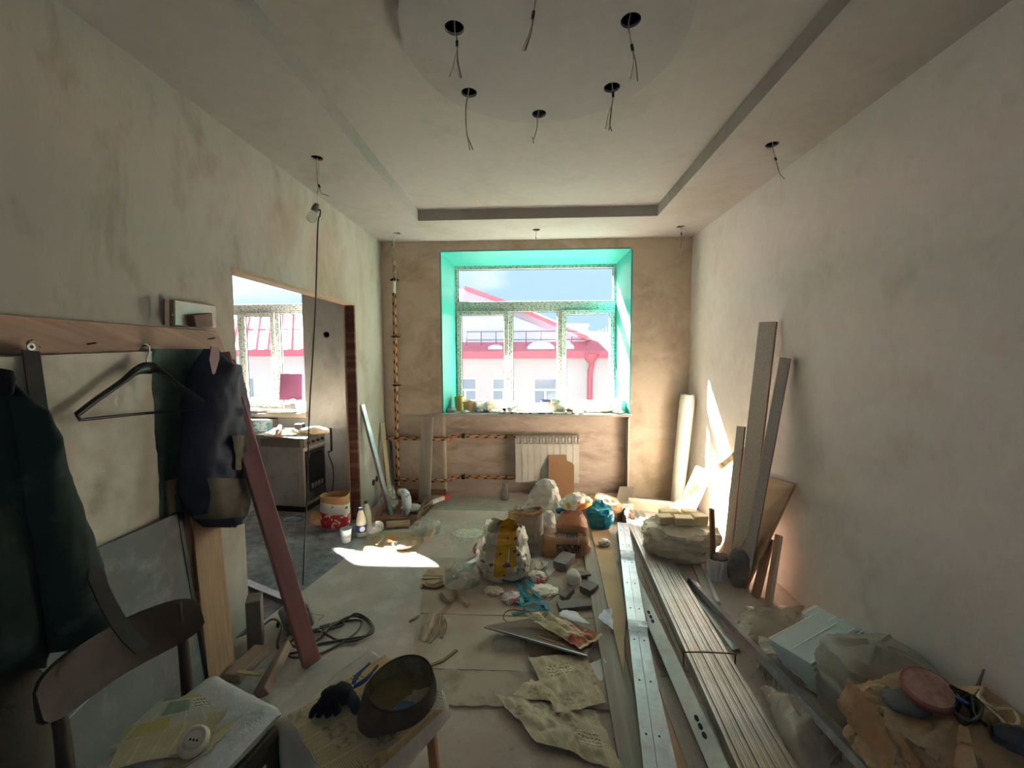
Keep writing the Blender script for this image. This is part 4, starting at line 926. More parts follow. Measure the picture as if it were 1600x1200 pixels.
# ================================================================== LEFT CORNER: leaning strips, timber tray, bottles
M_GALV = mat('galvanised_steel', (158, 160, 164), (138, 141, 146), scale=18, rough=.42, metal=.85, dirt=(176, 174, 172), dscale=4)
M_GALVD = mat('dusty_galvanised', (176, 172, 164), (152, 150, 144), scale=9, rough=.5, metal=.5, dirt=(190, 182, 170), dscale=3)
M_GREYW = wood('grey_weathered_wood', (160, 152, 140), (140, 132, 120), (176, 168, 154))
M_PALEW = wood('pale_strip', (188, 172, 140), (168, 150, 118), (150, 138, 112))
def uprofile(name, p0, p1, w, h, up, m, th=.004, parent=None):
    """open steel channel: web and two flanges"""
    p0, p1 = V(p0), V(p1); d = (p1-p0).normalized(); s_ = d.cross(V(up)).normalized(); n_ = s_.cross(d)
    mb = MB(); mb.bar(p0, p1, w, th, n_); mb.bar(p0+s_*(w/2-th/2)-n_*h/2, p1+s_*(w/2-th/2)-n_*h/2, th, h-th, n_); mb.bar(p0-s_*(w/2-th/2)-n_*h/2, p1-s_*(w/2-th/2)-n_*h/2, th, h-th, n_)
    return mb.build(name, m, parent)
o = uprofile('steel_profile', fl(612, 806)+V((0, 0, .012)), wl(567, 632, .02), .05, .03, (1, -.3, 0), M_GALV); tag(o, 'galvanised steel profile leaning on the left wall by the socket boxes', 'metal profile')
o = MB().bar(fl(611, 792)+V((0, 0, .01)), wl(597, 661, .02)+V((.0, 0, 0)), .045, .018, (.6, -.8, 0)).build('wood_strip', M_PALEW); tag(o, 'pale wooden strip leaning into the left back corner', 'strip')
o = MB().bar(fl(616, 783)+V((0, 0, .01)), V((XL+.03, wl(605, 668).y+.0, wl(605, 668).z)), .03, .012, (.6, -.8, 0)).build('wood_strip', mat('dark_strip', (64, 66, 66), rough=.6)); tag(o, 'narrow dark strip leaning into the left back corner', 'strip')
gp = MB().bar(fl(663, 785)+V((0, 0, .004)), wb(668, 652, YB-.035), .135, .03, (0, -1, .1)).build('grey_plank', M_GREYW, bevel=.003); tag(gp, 'grey weathered plank leaning on the window wall beside the pipes', 'plank')
MB().bar(fl(667, 785)+V((0, -.02, .004)), wb(672, 653, YB-.055), .05, .012, (0, -1, .1)).build('batten', M_GREYW, gp)
# low timber tray (drawer frame)
M_REDW = wood('red_brown_timber', (128, 84, 60), (104, 66, 48), (150, 120, 96))
ty = thing('timber_tray', 'low reddish timber tray full of scraps in the left corner', 'tray', fl(635, 810))
ta, tb, tc, td = fl(592, 822), fl(652, 822), fl(668, 782), fl(622, 782)
td = V((-1.66, td.y, 0)); ta = V((-1.52, ta.y, 0)); 
for q0, q1 in ((ta, tb), (tb, tc), (tc, td), (td, ta)): MB().bar(q0+V((0, 0, .045)), q1+V((0, 0, .045)), .022, .085).build('side', M_REDW, ty, bevel=.002)
MB().prism([p+V((0, 0, .003)) for p in (ta, tb, tc, td)], (0, 0, .008)).build('base', M_REDW, ty)
o = MB().bar(fl(604, 826)+V((0, 0, .04)), fl(641, 824)+V((0, 0, .04)), .03, .06, (0, 0, 1)).build('wood_offcut', M_PALEW, bevel=.003); tag(o, 'pale square offcut lying along the front of the timber tray', 'offcut')
def bagobj(name, label, m, cat='bag', **kw):
    o = bagmesh(**kw).build(name, m, smooth=30); return tag(o, label, cat)
bagobj('plastic_bag', 'cloudy clear bag standing in the timber tray against the wall', M_CLEAR, c=fl(605, 800)+V((0, .02, .012)), sx=.18, sy=.16, h=.24, seed=3, amp=.02, prof=((0, .7), (.3, 1), (.7, .8), (1, .45)))
wbt = smooth_path([fl(633, 808)+V((0, 0, .02)), wb(636, 790, 4.03), wb(633, 772, 4.05), wb(624, 768, 4.08)], 6)
o = MB().tube(wbt, [.03+.018*math.sin(PI*i/(len(wbt)-1)) for i in range(len(wbt))], 12); o = o.build('foam_bag', mat('white_print_bag', (206, 214, 222), (120, 140, 170), scale=26, rough=.4, lo=.55, hi=.62, dirt=(190, 60, 60), dscale=12, dlo=.62, dhi=.64), smooth=50); tag(o, 'white printed pouch curling up out of the timber tray', 'pouch')
bagobj('plastic_film', 'crumpled clear film spilling over the front of the timber tray', M_CLEAR, 'film', c=fl(664, 832), sx=.26, sy=.16, h=.10, seed=7, amp=.03, prof=((0, 1), (.5, .9), (1, .4)), ang=.2)
o = crump(fl(643, 800)+V((0, 0, .02)), .16, .12, .06, 5, .35).build('plastic_film', M_WHITEBAG, smooth=30); tag(o, 'small white wad of film inside the timber tray', 'film')
# sealant tube
q0, q1 = fl(674, 796)+V((0, 0, .075)), fl(700, 783)+V((0, 0, .055))
sl_ = thing('sealant_tube', 'white sealant tube with a red end lying by the timber tray', 'sealant tube', q0-V((0, 0, .045)))
d = (q1-q0); MB().tube([q0, lerp(q0, q1, .72)], .025, 14).build('tube', mat('tube_white', (220, 214, 206), (196, 180, 170), scale=30, rough=.4), sl_, smooth=50)
MB().tube([lerp(q0, q1, .7), q1], .0255, 14).build('red_end', mat('tube_red', (190, 40, 42), rough=.4), sl_, smooth=50)
MB().tube([q0, q0-d.normalized()*.03, q0-d.normalized()*.13-V((0, 0, .02))], [.012, .008, .004], 8).build('nozzle', M_GREYW, sl_, smooth=50)
for k_, (a_, b_) in enumerate((((652, 806), (672, 793)), ((661, 808), (676, 797)))):
    o = MB().bar(fl(*a_)+V((0, 0, .02)), fl(*b_)+V((0, 0, .05)), .03, .014).build('wood_scrap', wood('scrap_brown', (110, 92, 78), (84, 68, 58))); tag(o, ('thin brown lath poking from the tray under the sealant tube', 'short brown lath lying beside the sealant tube nozzle')[k_], 'scrap')
o = MB().bar(fl(668, 848)+V((0, 0, .04)), fl(681, 822)+V((0, 0, .04)), .075, .035, (-.3, 0, 1)).build('wood_offcut', M_PALEW, bevel=.004); tag(o, 'chunky pale block of wood beside the cardboard pieces', 'offcut')
# cardboard pieces, dish, knife, scraps
M_CARD = mat('cardboard', (176, 154, 122), (158, 136, 106), scale=4, rough=.9, dirt=(196, 182, 156), dscale=6)
page('cardboard_sheet', 'tan cardboard piece lying by the plastic bottles', [fl(558, 853), fl(640, 850), fl(650, 832), fl(600, 830)], M_CARD, 21, .004, n=10, th=.004, cat='cardboard')
page('cardboard_sheet', 'tan cardboard piece under the dented metal dish', [fl(580, 866), fl(650, 866), fl(660, 842), fl(612, 842)], M_CARD, 23, .004, n=10, th=.005, cat='cardboard')
M_DISH = mat('worn_dish', (196, 188, 172), (150, 138, 120), scale=10, rough=.3, metal=.6)
c0 = fl(632, 856)+V((0, 0, .008)); rings = []
for r, z, k in ((.5, 0, 0), (.85, .004, 0), (1., .03, 1), (1.04, .034, 1), (.96, .034, 1), (.82, .012, 0), (.3, .008, 0)):
    rings.append([c0+V((.105*r*math.cos(q)*(1+.08*math.cos(3*q)), .075*r*math.sin(q)*(1+.06*math.sin(2*q)), z+k*.008*math.sin(2*q+1))) for q in [2*PI*i/14 for i in range(14)]])
o = MB().loft(rings).build('metal_dish', M_DISH, smooth=40); tag(o, 'shallow dented metal dish on the cardboard', 'dish')
o = page('paper_scrap', 'orange paper scrap on the cardboard behind the metal dish', [fl(604, 849, .008), fl(614, 848, .008), fl(620, 838, .008), fl(604, 841, .008)], mat('orange_paper', (214, 128, 70), rough=.8), 3, .004, n=6, cat='paper')
kn = thing('putty_knife', 'small putty knife with pale handle on the cardboard', 'knife', fl(595, 846, .01)); MB().bar(fl(588, 851, .016), fl(596, 843, .016), .018, .014).build('handle', M_PALEW, kn, bevel=.003); MB().bar(fl(596, 843, .016), fl(600, 837, .014), .022, .003).build('blade', M_STEEL, kn)
# bottles
M_MILK = mat('milky_plastic', (200, 196, 172), (184, 178, 152), scale=10, rough=.35)
M_BLUE = mat('blue_label', (30, 66, 140), rough=.4); M_CAPB = mat('navy_cap', (34, 40, 80), rough=.4)
for k_, (u, v, z, sc_, lab) in enumerate(((565, 838, 0, 1., 'cloudy plastic bottle with a blue label on the floor by the opening'), (573, 826, 0, .98, 'plain cloudy plastic bottle behind the blue-labelled one'))):
    b_ = fl(u, v); bt = thing('plastic_bottle', lab, 'bottle', b_)
    MB().lathe([(0, 0), (.04*sc_, 0), (.046*sc_, .012), (.046*sc_, .13), (.042*sc_, .17), (.026*sc_, .225), (.016*sc_, .245), (.015*sc_, .262)], 22, at=b_, cap=False).build('body', M_MILK, bt, smooth=50)
    MB().lathe([(.018, .25), (.018, .272), (0, .272)], 16, at=b_, cap=False).build('cap', M_CAPB if k_ == 0 else M_TAPE, bt, smooth=50)
    if k_ == 0:
        MB().lathe([(.0470, .05), (.0470, .118)], 24, at=b_, cap=False).build('label_band', M_BLUE, bt, smooth=50)
        ang = math.atan2(-b_.y, -b_.x+.9); dv = V((.55, -.83, 0)).normalized(); MB().lathe([(.024, .001), (.024, .003), (0, .003)], 18, at=b_+dv*.0455+V((0, 0, .085)), rot=dv.to_track_quat('Z', 'Y').to_matrix(), cap=False).build('emblem', M_PVC, bt)
# plastic cup with green print
b_ = fl(541, 847); cu = thing('plastic_cup', 'white plastic cup with a green band on the kitchen threshold', 'cup', b_)
MB().lathe([(0, 0), (.036, 0), (.044, .07), (.049, .118), (.052, .118), (.052, .124), (.047, .124), (.034, .006), (0, .004)], 22, at=b_, cap=False).build('body', M_PVC, cu, smooth=50)
MB().lathe([(.0425, .05), (.0455, .078)], 22, at=b_, cap=False).build('print_band', mat('green_print', (120, 150, 110), (210, 214, 206), scale=30, rough=.4), cu, smooth=50)
# bag-wrapped jar lying on its side
o = MB().lathe([(0, 0), (.05, 0), (.054, .02), (.05, .1), (.042, .12), (0, .12)], 16, at=fl(580, 836)+V((0, 0, .055)), rot=Matrix.Rotation(1.1, 3, 'Y')@Matrix.Rotation(.3, 3, 'X'), cap=False).build('film_roll', M_CLEAR, smooth=40); tag(o, 'small clear film roll lying between bottles and timber tray', 'film')

# ================================================================== KITCHEN THINGS
M_ENAM = mat('old_white_enamel', (186, 186, 180), (172, 170, 162), scale=3, rough=.5, dirt=(150, 144, 132), dscale=5)
M_OVEN = mat('dark_oven_glass', (44, 48, 50), (56, 60, 60), scale=5, rough=.35, dirt=(96, 98, 94), dscale=6)
cS = V((-2.63, 4.28, 0)); rS = Matrix.Rotation(-.10, 3, 'Z'); sw, sdp, shh = .53, .36, .83
stv = thing('gas_stove', 'old white gas stove seen from its side inside the kitchen', 'stove', cS)
def sbx(m, x0, x1, y0, y1, z0, z1): return m.box(cS+rS@V(((x0+x1)/2, (y0+y1)/2, (z0+z1)/2)), (x1-x0, y1-y0, z1-z0), rS)
hx, hy = sw/2, sdp/2
sbx(MB(), -hx, hx, -hy, hy, .07, shh-.03).build('body', M_ENAM, stv, bevel=.006)
sbx(MB(), -hx+.02, hx-.02, -hy+.02, hy-.02, 0, .07).build('plinth', M_TAPE, stv)
sbx(MB(), -hx-.012, hx+.012, -hy-.012, hy+.012, shh-.03, shh).build('hob', mat('hob_enamel', (150, 150, 146), (120, 118, 112), scale=6, rough=.4), stv, bevel=.005)
sbx(MB(), -hx+.04, hx-.03, -hy-.006, -hy, shh-.12, shh-.04).build('side_band', mat('grey_band', (120, 116, 108), rough=.6), stv)
sbx(MB(), -hx+.05, hx-.05, -hy-.005, -hy, .1, shh-.13).build('side_panel', M_ENAM, stv, bevel=.002)
od = sbx(MB(), hx, hx+.02, -hy+.02, hy-.02, .12, .66).build('oven_door', M_OVEN, stv, bevel=.004)
MB().prism([cS+rS@V((hx+.021, y, z)) for y, z in ((-hy+.05, .22), (hy-.05, .22), (hy-.05, .55), (hy-.09, .62), (-hy+.10, .62), (-hy+.05, .54))], rS@V((.004, 0, 0))).build('oven_glass', mat('oven_pane', (34, 40, 44), rough=.12), od)
MB().tube([cS+rS@V((hx+.05, y, .68)) for y in (-hy+.04, hy-.04)], .009, 8).build('handle', M_STEEL, od)
for i in range(4): sbx(MB(), hx+.025, hx+.028, -hy+.08+i*.055, -hy+.115+i*.055, .25, .30).build('vent', mat('vent_grey', (130, 132, 128), rough=.5), od)
sbx(MB(), hx, hx+.012, -hy, hy, .70, shh-.035).build('control_panel', mat('panel_steel', (120, 120, 116), rough=.4), stv)
for i in range(4): MB().lathe([(.016, 0), (.014, .022), (0, .022)], 12, at=cS+rS@V((hx+.012, -hy+.06+i*.08, .745)), rot=rS@Matrix.Rotation(PI/2, 3, 'Y'), cap=False).build('knob', M_TAPE, stv, smooth=40)
gf = MB().tube([cS+rS@V(p) for p in ((hx+.03, hy+.0, shh+.0), (hx+.03, hy+.09, shh+.0), (hx+.03, hy+.09, shh-.26), (hx+.03, hy+.03, shh-.26))], .012, 8).build('lid_frame', M_TAPE, stv)
MB().tube(smooth_path([cS+rS@V(p) for p in ((hx+.02, hy+.04, .55), (hx+.05, hy+.08, .35), (hx+.05, hy+.06, .15), (hx+.02, hy+.05, .02))], 5), .006, 7).build('hose', M_TAPE, stv, smooth=60)
ZH = shh
page('newspaper', 'newspaper sheet lying on top of the old stove', [fl(412, 682, ZH), fl(478, 686, ZH), fl(497, 672, ZH), fl(430, 668, ZH)], NP4, 31, .004, n=10, wh=(.4, .3))
o = crump(fl(490, 678, ZH)+V((0, .02, 0)), .25, .16, .07, 11, .35).build('crumpled_cloth', M_CREAMBAG, smooth=30); tag(o, 'crumpled cream rag heaped on top of the old stove', 'rag')
o = crump(fl(452, 675, ZH), .12, .1, .03, 13, .3).build('crumpled_paper', M_CREAMBAG, smooth=30); tag(o, 'small cream paper wad on the stove beside the black box', 'paper')
o = MB().box(fl(466, 672, ZH)+V((0, .03, .035)), (.09, .07, .065)).build('small_box', M_TAPE, bevel=.004); tag(o, 'small black box standing on the stove between rags', 'box')
br_ = thing('paint_brush', 'stubby paint brush lying on the corner of the old stove', 'brush', fl(433, 682, ZH)); MB().tube([fl(430, 683, ZH+.02), fl(434, 674, ZH+.03)], [.012, .02], 10).build('handle', mat('brush_wood', (170, 120, 96), rough=.6), br_, smooth=50); MB().tube([fl(434, 674, ZH+.03), fl(438, 666, ZH+.04)], [.026, .022], 10).build('bristles', mat('brush_bristle', (196, 186, 166), (150, 140, 122), scale=50, rough=.9), br_, smooth=50)
# boxed radiator below the kitchen sill
kb = thing('boxed_radiator', 'wrapped radiator with a pale blue printed label below the kitchen sill', 'radiator', (-3.35, YB-.09, .12))
kx1 = wb(425, 660, YB-.15).x; MB().bx(kx1-1.0, kx1, YB-.15, YB-.04, .2, wb(400, 656, YB-.15).z).build('body', mat('grey_wrap', (120, 120, 118), (98, 98, 96), scale=16, rough=.5), kb, bevel=.006)
MB().bx(kx1-.98, kx1-.005, YB-.154, YB-.15, wb(400, 674, YB-.15).z, wb(400, 658, YB-.15).z).build('label_strip', mat('pale_blue_print', (186, 204, 206), (96, 130, 142), scale=38, rough=.4, lo=.56, hi=.6), kb)
MB().bx(kx1-.06, kx1-.004, YB-.156, YB-.15, .5, wb(400, 660, YB-.15).z).build('corner_wrap', mat('teal_corner', (110, 150, 156), rough=.4), kb)
ZK = WZ0
o = MB().prism([wb(436, 625, 4.98), wb(472, 625, 4.98), wb(472, 584, 5.1), wb(438, 584, 5.1)], (0, .012, 0)).build('purple_board', mat('purple_laminate', (104, 60, 84), (96, 54, 78), scale=4, rough=.5)); tag(o, 'purple laminate board leaning in the kitchen window', 'board')
KT = [('crumpled_bag', 'milky plastic wad at the end of the kitchen sill by the purple board', (458, 640), (.22, .16, .15), M_POLY, 3), ('crumpled_bag', 'cream wad of bags in the middle of the kitchen sill', (403, 634), (.26, .16, .12), M_CREAMBAG, 5), ('crumpled_bag', 'teal plastic wad on the kitchen sill', (377, 637), (.13, .1, .1), mat('teal_plastic', (40, 140, 158), (30, 112, 134), scale=7, rough=.35), 7), ('folded_paper', 'white folded papers along the kitchen sill front', (392, 645), (.34, .12, .05), M_WHITEBAG, 9), ('crumpled_cloth', 'cream cloth strewn along the kitchen sill front', (437, 646), (.3, .12, .04), M_CREAMBAG, 12), ('crumpled_bag', 'small pale wad of film beside the cream bags on the kitchen sill', (426, 636), (.14, .1, .08), M_POLY, 15)]
for nm, lab, (u, v), s_, m, sd_ in KT:
    o = crump(fl(u, v, ZK)+V((0, .05, 0)), *s_, sd_, .3).build(nm, m, smooth=30); tag(o, lab, 'bag' if 'bag' in nm else nm.split('_')[1])
o = MB().box(fl(449, 643, ZK)+V((0, .06, .045)), (.1, .08, .08)).build('small_box', M_TAPE, bevel=.003); tag(o, 'small dark box on the kitchen sill below the purple board', 'box')
# red and white cement sack, open
def sack_mat():
    t = NT('red_print_sack'); s = t.n('SeparateXYZ', {0: t.coord('Object')}); z = s.outputs[2]; nn_ = t.noise(t.coord('Object'), 26, 3)
    zz = t.math('ADD', z, t.math('MULTIPLY', s.outputs[0], .18))
    red = t.math('MULTIPLY', t.math('GREATER_THAN', zz, .02), t.math('LESS_THAN', zz, .165)); c = t.mix(red, lin((206, 200, 190)), t.mix(t.math('GREATER_THAN', nn_, .58), lin((190, 42, 48)), lin((222, 208, 200))))
    c = t.mix(t.math('MULTIPLY', t.math('GREATER_THAN', zz, .2), t.math('MULTIPLY', t.math('LESS_THAN', zz, .245), t.math('GREATER_THAN', nn_, .55))), c, lin((60, 60, 66)))
    c = t.mix(t.math('GREATER_THAN', zz, .262), c, lin((166, 122, 80))); t.put(t.b, 'Base Color', c); t.b.inputs['Roughness'].default_value = .7; t.bump(t.noise(t.coord('Object'), 24, 5), .4, .01); return t.m
sk2 = bagmesh(c=fl(525, 824), sx=.24, sy=.17, h=.32, ang=.25, seed=17, amp=.015, prof=((0, .85), (.1, 1), (.6, 1), (.85, .95), (1, .98)), rim=.14, e=.7).build('cement_sack', sack_mat(), smooth=40); tag(sk2, 'open red and white paper sack standing inside the kitchen opening', 'sack')
page('kraft_scrap', 'torn kraft paper lying between the stove and the red sack', [fl(482, 818), fl(506, 826), fl(512, 806), fl(490, 800)], M_KRAFT, 41, .02, n=10, cat='paper')
o = crump(fl(458, 813), .2, .1, .035, 19, .3).build('plastic_film', film('blue_film', (150, 180, 200), .3, .6), smooth=30); tag(o, 'bluish clear film scrap on the kitchen floor before the stove', 'film')
o = MB().bx(*sorted((fl(382, 795).x, fl(391, 795).x)), fl(386, 795).y, fl(386, 795).y+.03, 0, .15).build('white_tile', M_PVC, bevel=.002); tag(o, 'small white tile on edge on the kitchen floor beside the stove', 'tile')

# ================================================================== THINGS ON THE WIDE SILL
ZS1 = WZ0
S = lambda u, v=642, dy=0.: fl(u, v, ZS1)+V((0, dy, 0))
def sill_strip(name, u0, u1, m, lab, seed, h=.03, w=.09, cat='cloth'):
    p0, p1 = S(u0, 648.5), S(u1, 648.5); rings = []; n = 26
    for i in range(n+1):
        t = i/n; c = lerp(p0, p1, t); c.y = 4.66+w*.62; k = math.sin(PI*min(1, max(.06, min(t, 1-t)*9)*.5)); ring = []
        for j in range(14):
            q = 2*PI*j/14; r_ = 1+.35*ridge((c.x*9, q, seed), 1., seed); ring.append(c+V((0, w/2*math.cos(q)*r_*k, max(.001, h/2+h/2*math.sin(q)*r_*k))))
        rings.append(ring)
    o = MB().loft(rings).build(name, m, smooth=50); return tag(o, lab, cat)
sill_strip('plastic_sheet', 716, 789, M_POLY, 'milky rolled plastic sheet along the front of the wide sill', 2, .035, .1, 'film')
sill_strip('cream_cloth', 896, 979, M_CREAMBAG, 'long cream cloth bunched along the front of the wide sill', 5, .04, .11)
o = MB().bx(S(790).x, S(893).x, 4.665, 4.72, ZS1, ZS1+.022).build('patterned_box', mat('checker_pack', (196, 196, 186), (70, 80, 96), scale=22, rough=.5, lo=.5, hi=.56), bevel=.002); tag(o, 'long flat patterned pack on the wide sill edge', 'pack')
def tub(u, v, r, h, m, lab, rimm=None, dy=.1, cat='tub', name='plastic_tub'):
    b_ = S(u, v, 0); b_.y = 4.74+dy; b_.x = wb(u, v, b_.y).x; o = thing(name, lab, cat, b_)
    MB().lathe([(0, 0), (r*.86, 0), (r, h), (r*.95, h), (r*.82, .006), (0, .006)], 20, at=b_, cap=False).build('body', m, o, smooth=50)
    if rimm: MB().lathe([(r*1.0, h-.012), (r*1.07, h-.012), (r*1.07, h+.006), (r*.96, h+.006)], 20, at=b_, cap=False).build('rim', rimm, o, smooth=50)
    return o
M_YEL = mat('yellow_rim', (214, 168, 40), rough=.4); M_CLP = film('clear_plastic', (220, 216, 196), .45, .7, .2)
M_ORG = mat('orange_rim', (216, 140, 36), rough=.4)
tub(718, 640, .06, .17, film('yellowish_plastic', (214, 190, 110), .5, .8), 'tall clear tub with a yellow rim at the sill end', M_YEL, .2)
tub(732, 641, .065, .12, film('brownish_plastic', (206, 176, 130), .6, .85), 'clear tub with an orange rim and brown contents on the sill', M_ORG, .1)
tub(742, 641, .035, .12, film('white_plastic_cup', (226, 226, 220), .6, .8), 'slim milky cup beside the orange-rimmed tub', None, .12, 'cup', 'plastic_cup')
tub(830.5, 641, .025, .14, M_CLEAR, 'clear slim glass in the middle of the wide sill', None, .06, 'glass', 'drinking_glass')
tub(852, 642, .058, .14, film('frosted_cup', (214, 216, 214), .6, .85), 'frosted cup with a navy rim on the wide sill', mat('navy_rim', (60, 66, 120), rough=.4), .08, 'cup', 'plastic_cup')
tub(959, 640, .07, .15, mat('white_bucket', (224, 226, 222), rough=.4), 'small white bucket near the teal window reveal', M_PVC, .12, 'bucket', 'plastic_bucket')
o = MB().box(V((wb(977, 640, 4.85).x, 4.85, ZS1+.075)), (.10, .1, .15)).build('small_carton', mat('pale_blue_card', (186, 214, 216), (170, 200, 204), scale=8, rough=.6), bevel=.004); tag(o, 'pale blue carton standing at the sill end by the teal reveal', 'carton')
o = MB().box(V((wb(983.5, 640, 4.78).x, 4.78, ZS1+.06)), (.02, .07, .12)).build('black_case', M_TAPE, bevel=.003); tag(o, 'narrow black case beside the pale blue carton', 'case')
for u, v, s_, m, lab, sd_ in ((757, 641, (.16, .14, .09), M_POLY, 'milky film wad behind the blue stopper on the sill', 21), (771, 640, (.2, .16, .14), M_POLY, 'larger milky bag wad on the sill before the left sash', 23), (805, 641, (.17, .13, .11), M_WHITEBAG, 'white crumpled bag on the sill before the fixed pane', 25), (870, 641, (.19, .14, .16), M_CREAMBAG, 'cream crumpled bag beside the navy-rimmed cup', 27), (706, 645, (.09, .08, .05), M_WHITEBAG, 'small crumpled white paper at the very end of the sill', 29), (935, 641, (.3, .12, .1), M_CREAMBAG, 'long cream rolled cloth lying at the back of the sill', 31), (903, 643, (.18, .1, .05), mat('dark_tools', (60, 62, 70), (170, 164, 150), scale=26, rough=.6), 'dark tangle of small tools on the sill', 33), (818, 643, (.1, .08, .035), M_WHITEBAG, 'flat white scrap between bag and glass on the sill', 35)):
    b_ = S(u, v); b_.y = 4.83; b_.x = wb(u, v, 4.83).x; o = crump(b_, *s_, sd_, .3).build('crumpled_bag' if 'bag' in lab else 'sill_scrap', m, smooth=30); tag(o, lab, 'bag' if 'bag' in lab else 'scrap')
o = MB().lathe([(0, 0), (.03, 0), (.03, .02), (.025, .026), (0, .026)], 18, at=V((wb(757, 640, 4.77).x, 4.775, ZS1)), cap=False).build('bottle_stopper', mat('bright_blue', (30, 130, 214), rough=.4), smooth=40); tag(o, 'bright blue bottle stopper on the sill', 'stopper')
o = MB().lathe([(.02, 0), (.022, 0), (.022, .055), (.02, .055)], 16, at=V((wb(788, 640, 4.76).x, 4.755, ZS1))).build('tape_roll', M_TAPE, smooth=40); tag(o, 'black upright tape roll on the sill', 'tape')
o = MB().lathe([(0, 0), (.028, 0), (.028, .07), (0, .07)], 14, at=V((wb(888, 640, 4.8).x, 4.78, ZS1+.03)), rot=Matrix.Rotation(PI/2, 3, 'X'), cap=False).build('brown_roll', mat('brown_tape', (120, 86, 66), rough=.5), smooth=40); tag(o, 'brown tape roll lying on the sill beside the cream bag', 'tape')
o = MB().tube(smooth_path([wb(963, 560, YW-.03), wb(964, 590, YW-.1), wb(970, 620, 5.0), wb(974, 636, 4.95)], 6), .005, 6).build('black_cable', M_TAPE, smooth=60); tag(o, 'thin black cord hanging down the teal window reveal', 'cord')

# ================================================================== FLOOR COVERINGS
rn = random.Random(11)
def fsheet(pts, z, th, m, name='floor_sheet', jag=.0, seed=0):
    """thin board lying on the floor; its outline may be torn"""
    out = []
    for i in range(len(pts)):
        a, b = V(pts[i]), V(pts[(i+1) % len(pts)]); k = max(1, int((b-a).length/.035)) if jag else 1
        for j in range(k):
            p = lerp(a, b, j/k); p += V((nz3(p, 14, seed), nz3(p, 14, seed+5), 0))*jag; out.append(V((p.x, p.y, z)))
    return MB().prism(out, (0, 0, th)).build(name, m, floor)
M_HB1 = mat('dusty_hardboard_a', (184, 170, 152), (166, 150, 132), scale=3, rough=.85, dirt=(200, 188, 172), dscale=4, bump=.15, bscale=60)
M_HB2 = mat('dusty_hardboard_b', (176, 162, 146), (158, 142, 126), scale=4, rough=.85, dirt=(140, 122, 108), dscale=7, bump=.15, bscale=60)
M_SCREED = mat('grey_screed', (186, 177, 167), (168, 159, 150), scale=2.2, rough=.9, dirt=(202, 194, 184), dscale=5, bump=.25, bscale=40)
M_BACKF = mat('grey_back_board', (162, 156, 146), (148, 142, 132), scale=3, rough=.85, dirt=(184, 176, 164), dscale=6)
xs0 = -.73
fsheet([(-1.70, 3.25, 0), fl(664, 868), (-.66, 2.1, 0), (-.62, 1.2, 0), (-1.70, 1.2, 0)], .0005, .002, M_SCREED)
fsheet([(-1.1, 4.24, 0), (1.5, 4.24, 0), (1.5, YB-.02, 0), (-1.1, YB-.02, 0)], .0005, .003, M_BACKF)
fsheet([(-.72, 2.475, 0), (.068, 2.475, 0), (.068, 3.2, 0), (-.88, 3.2, 0)], .0005, .004, M_HB1, jag=.004, seed=1)
fsheet([(.076, 2.475, 0), (1.0, 2.475, 0), (1.0, 3.2, 0), (.076, 3.2, 0)], .0005, .004, M_HB2, jag=.003, seed=2)
fsheet([(-.64, 2.02, 0), (-.02, 2.02, 0), (-.02, 2.467, 0), (-.69, 2.467, 0)], .0005, .005, M_HB1, jag=.004, seed=3)
fsheet([(-.012, 2.02, 0), (.9, 2.02, 0), (.9, 2.467, 0), (-.012, 2.467, 0)], .0005, .004, M_HB2, jag=.003, seed=4)
fsheet([(-.50, 1.80, 0), (.5, 1.80, 0), (.5, 2.012, 0), (-.62, 2.012, 0)], .0005, .008, M_HB2, jag=.014, seed=6)
# torn linoleum strips, curled and flat
M_LINO = mat('old_linoleum', (186, 164, 138), (166, 144, 118), scale=8, rough=.8, dirt=(146, 124, 102), dscale=12)
def ribbon(name, pts, w, label, m, cat, group=None, z=.006, curl=.0, th=.002, seed=0):
    path = smooth_path([V((p.x, p.y, p.z+z)) for p in pts], 5); n = len(path)-1
    def P(s, t):
        i = min(round(t*n), n); d = path[min(i+1, n)]-path[max(i-1, 0)]; sd_ = V((-d.y, d.x, 0)).normalized(); ww = w*(.75+.3*nz3((t*5, 0, seed)))
        return path[i]+sd_*(s*2-1)*ww/2+V((0, 0, curl*abs(2*s-1)**2+.004*abs(nz3((t*6, s, seed)))))
    o = MB().sheet(P, 4, n, th).build(name, m, smooth=50); return tag(o, label, cat, group)
LG = 'torn linoleum strips on the floor'
LL = 'curled torn strip of tan linoleum on the hardboard floor'
for i, (pts, w_) in enumerate((([(660, 905), (690, 905), (712, 897)], .06), ([(662, 915), (680, 920), (700, 910), (715, 900)], .05), ([(688, 930), (700, 945), (712, 932), (708, 915)], .03), ([(690, 962), (705, 945), (712, 925)], .028), ([(664, 1005), (674, 985), (682, 962)], .05), ([(672, 1008), (685, 990), (690, 965)], .022), ([(715, 935), (728, 950), (735, 945)], .03), ([(640, 975), (652, 968), (655, 965)], .02), ([(690, 1000), (697, 985), (694, 970)], .02), ([(706, 895), (709, 886), (713, 880)], .03), ([(655, 1002), (662, 980), (668, 960)], .02))):
    ribbon('linoleum_strip', [fl(*p) for p in pts], w_, LL, M_LINO, 'linoleum strip', LG, curl=.008+.01*rn.random(), seed=i)
page('linoleum_sheet', 'wide curling tan linoleum sheet beside the clear bag', [fl(655, 920), fl(712, 905), fl(720, 885), fl(668, 890)], M_LINO, 51, .012, n=14, th=.003, cat='linoleum')
page('linoleum_sheet', 'long flat tan linoleum panel under the torn strips', [fl(652, 1030), fl(685, 1030), fl(700, 960), fl(672, 955)], M_LINO, 53, .005, n=10, th=.003, cat='linoleum')
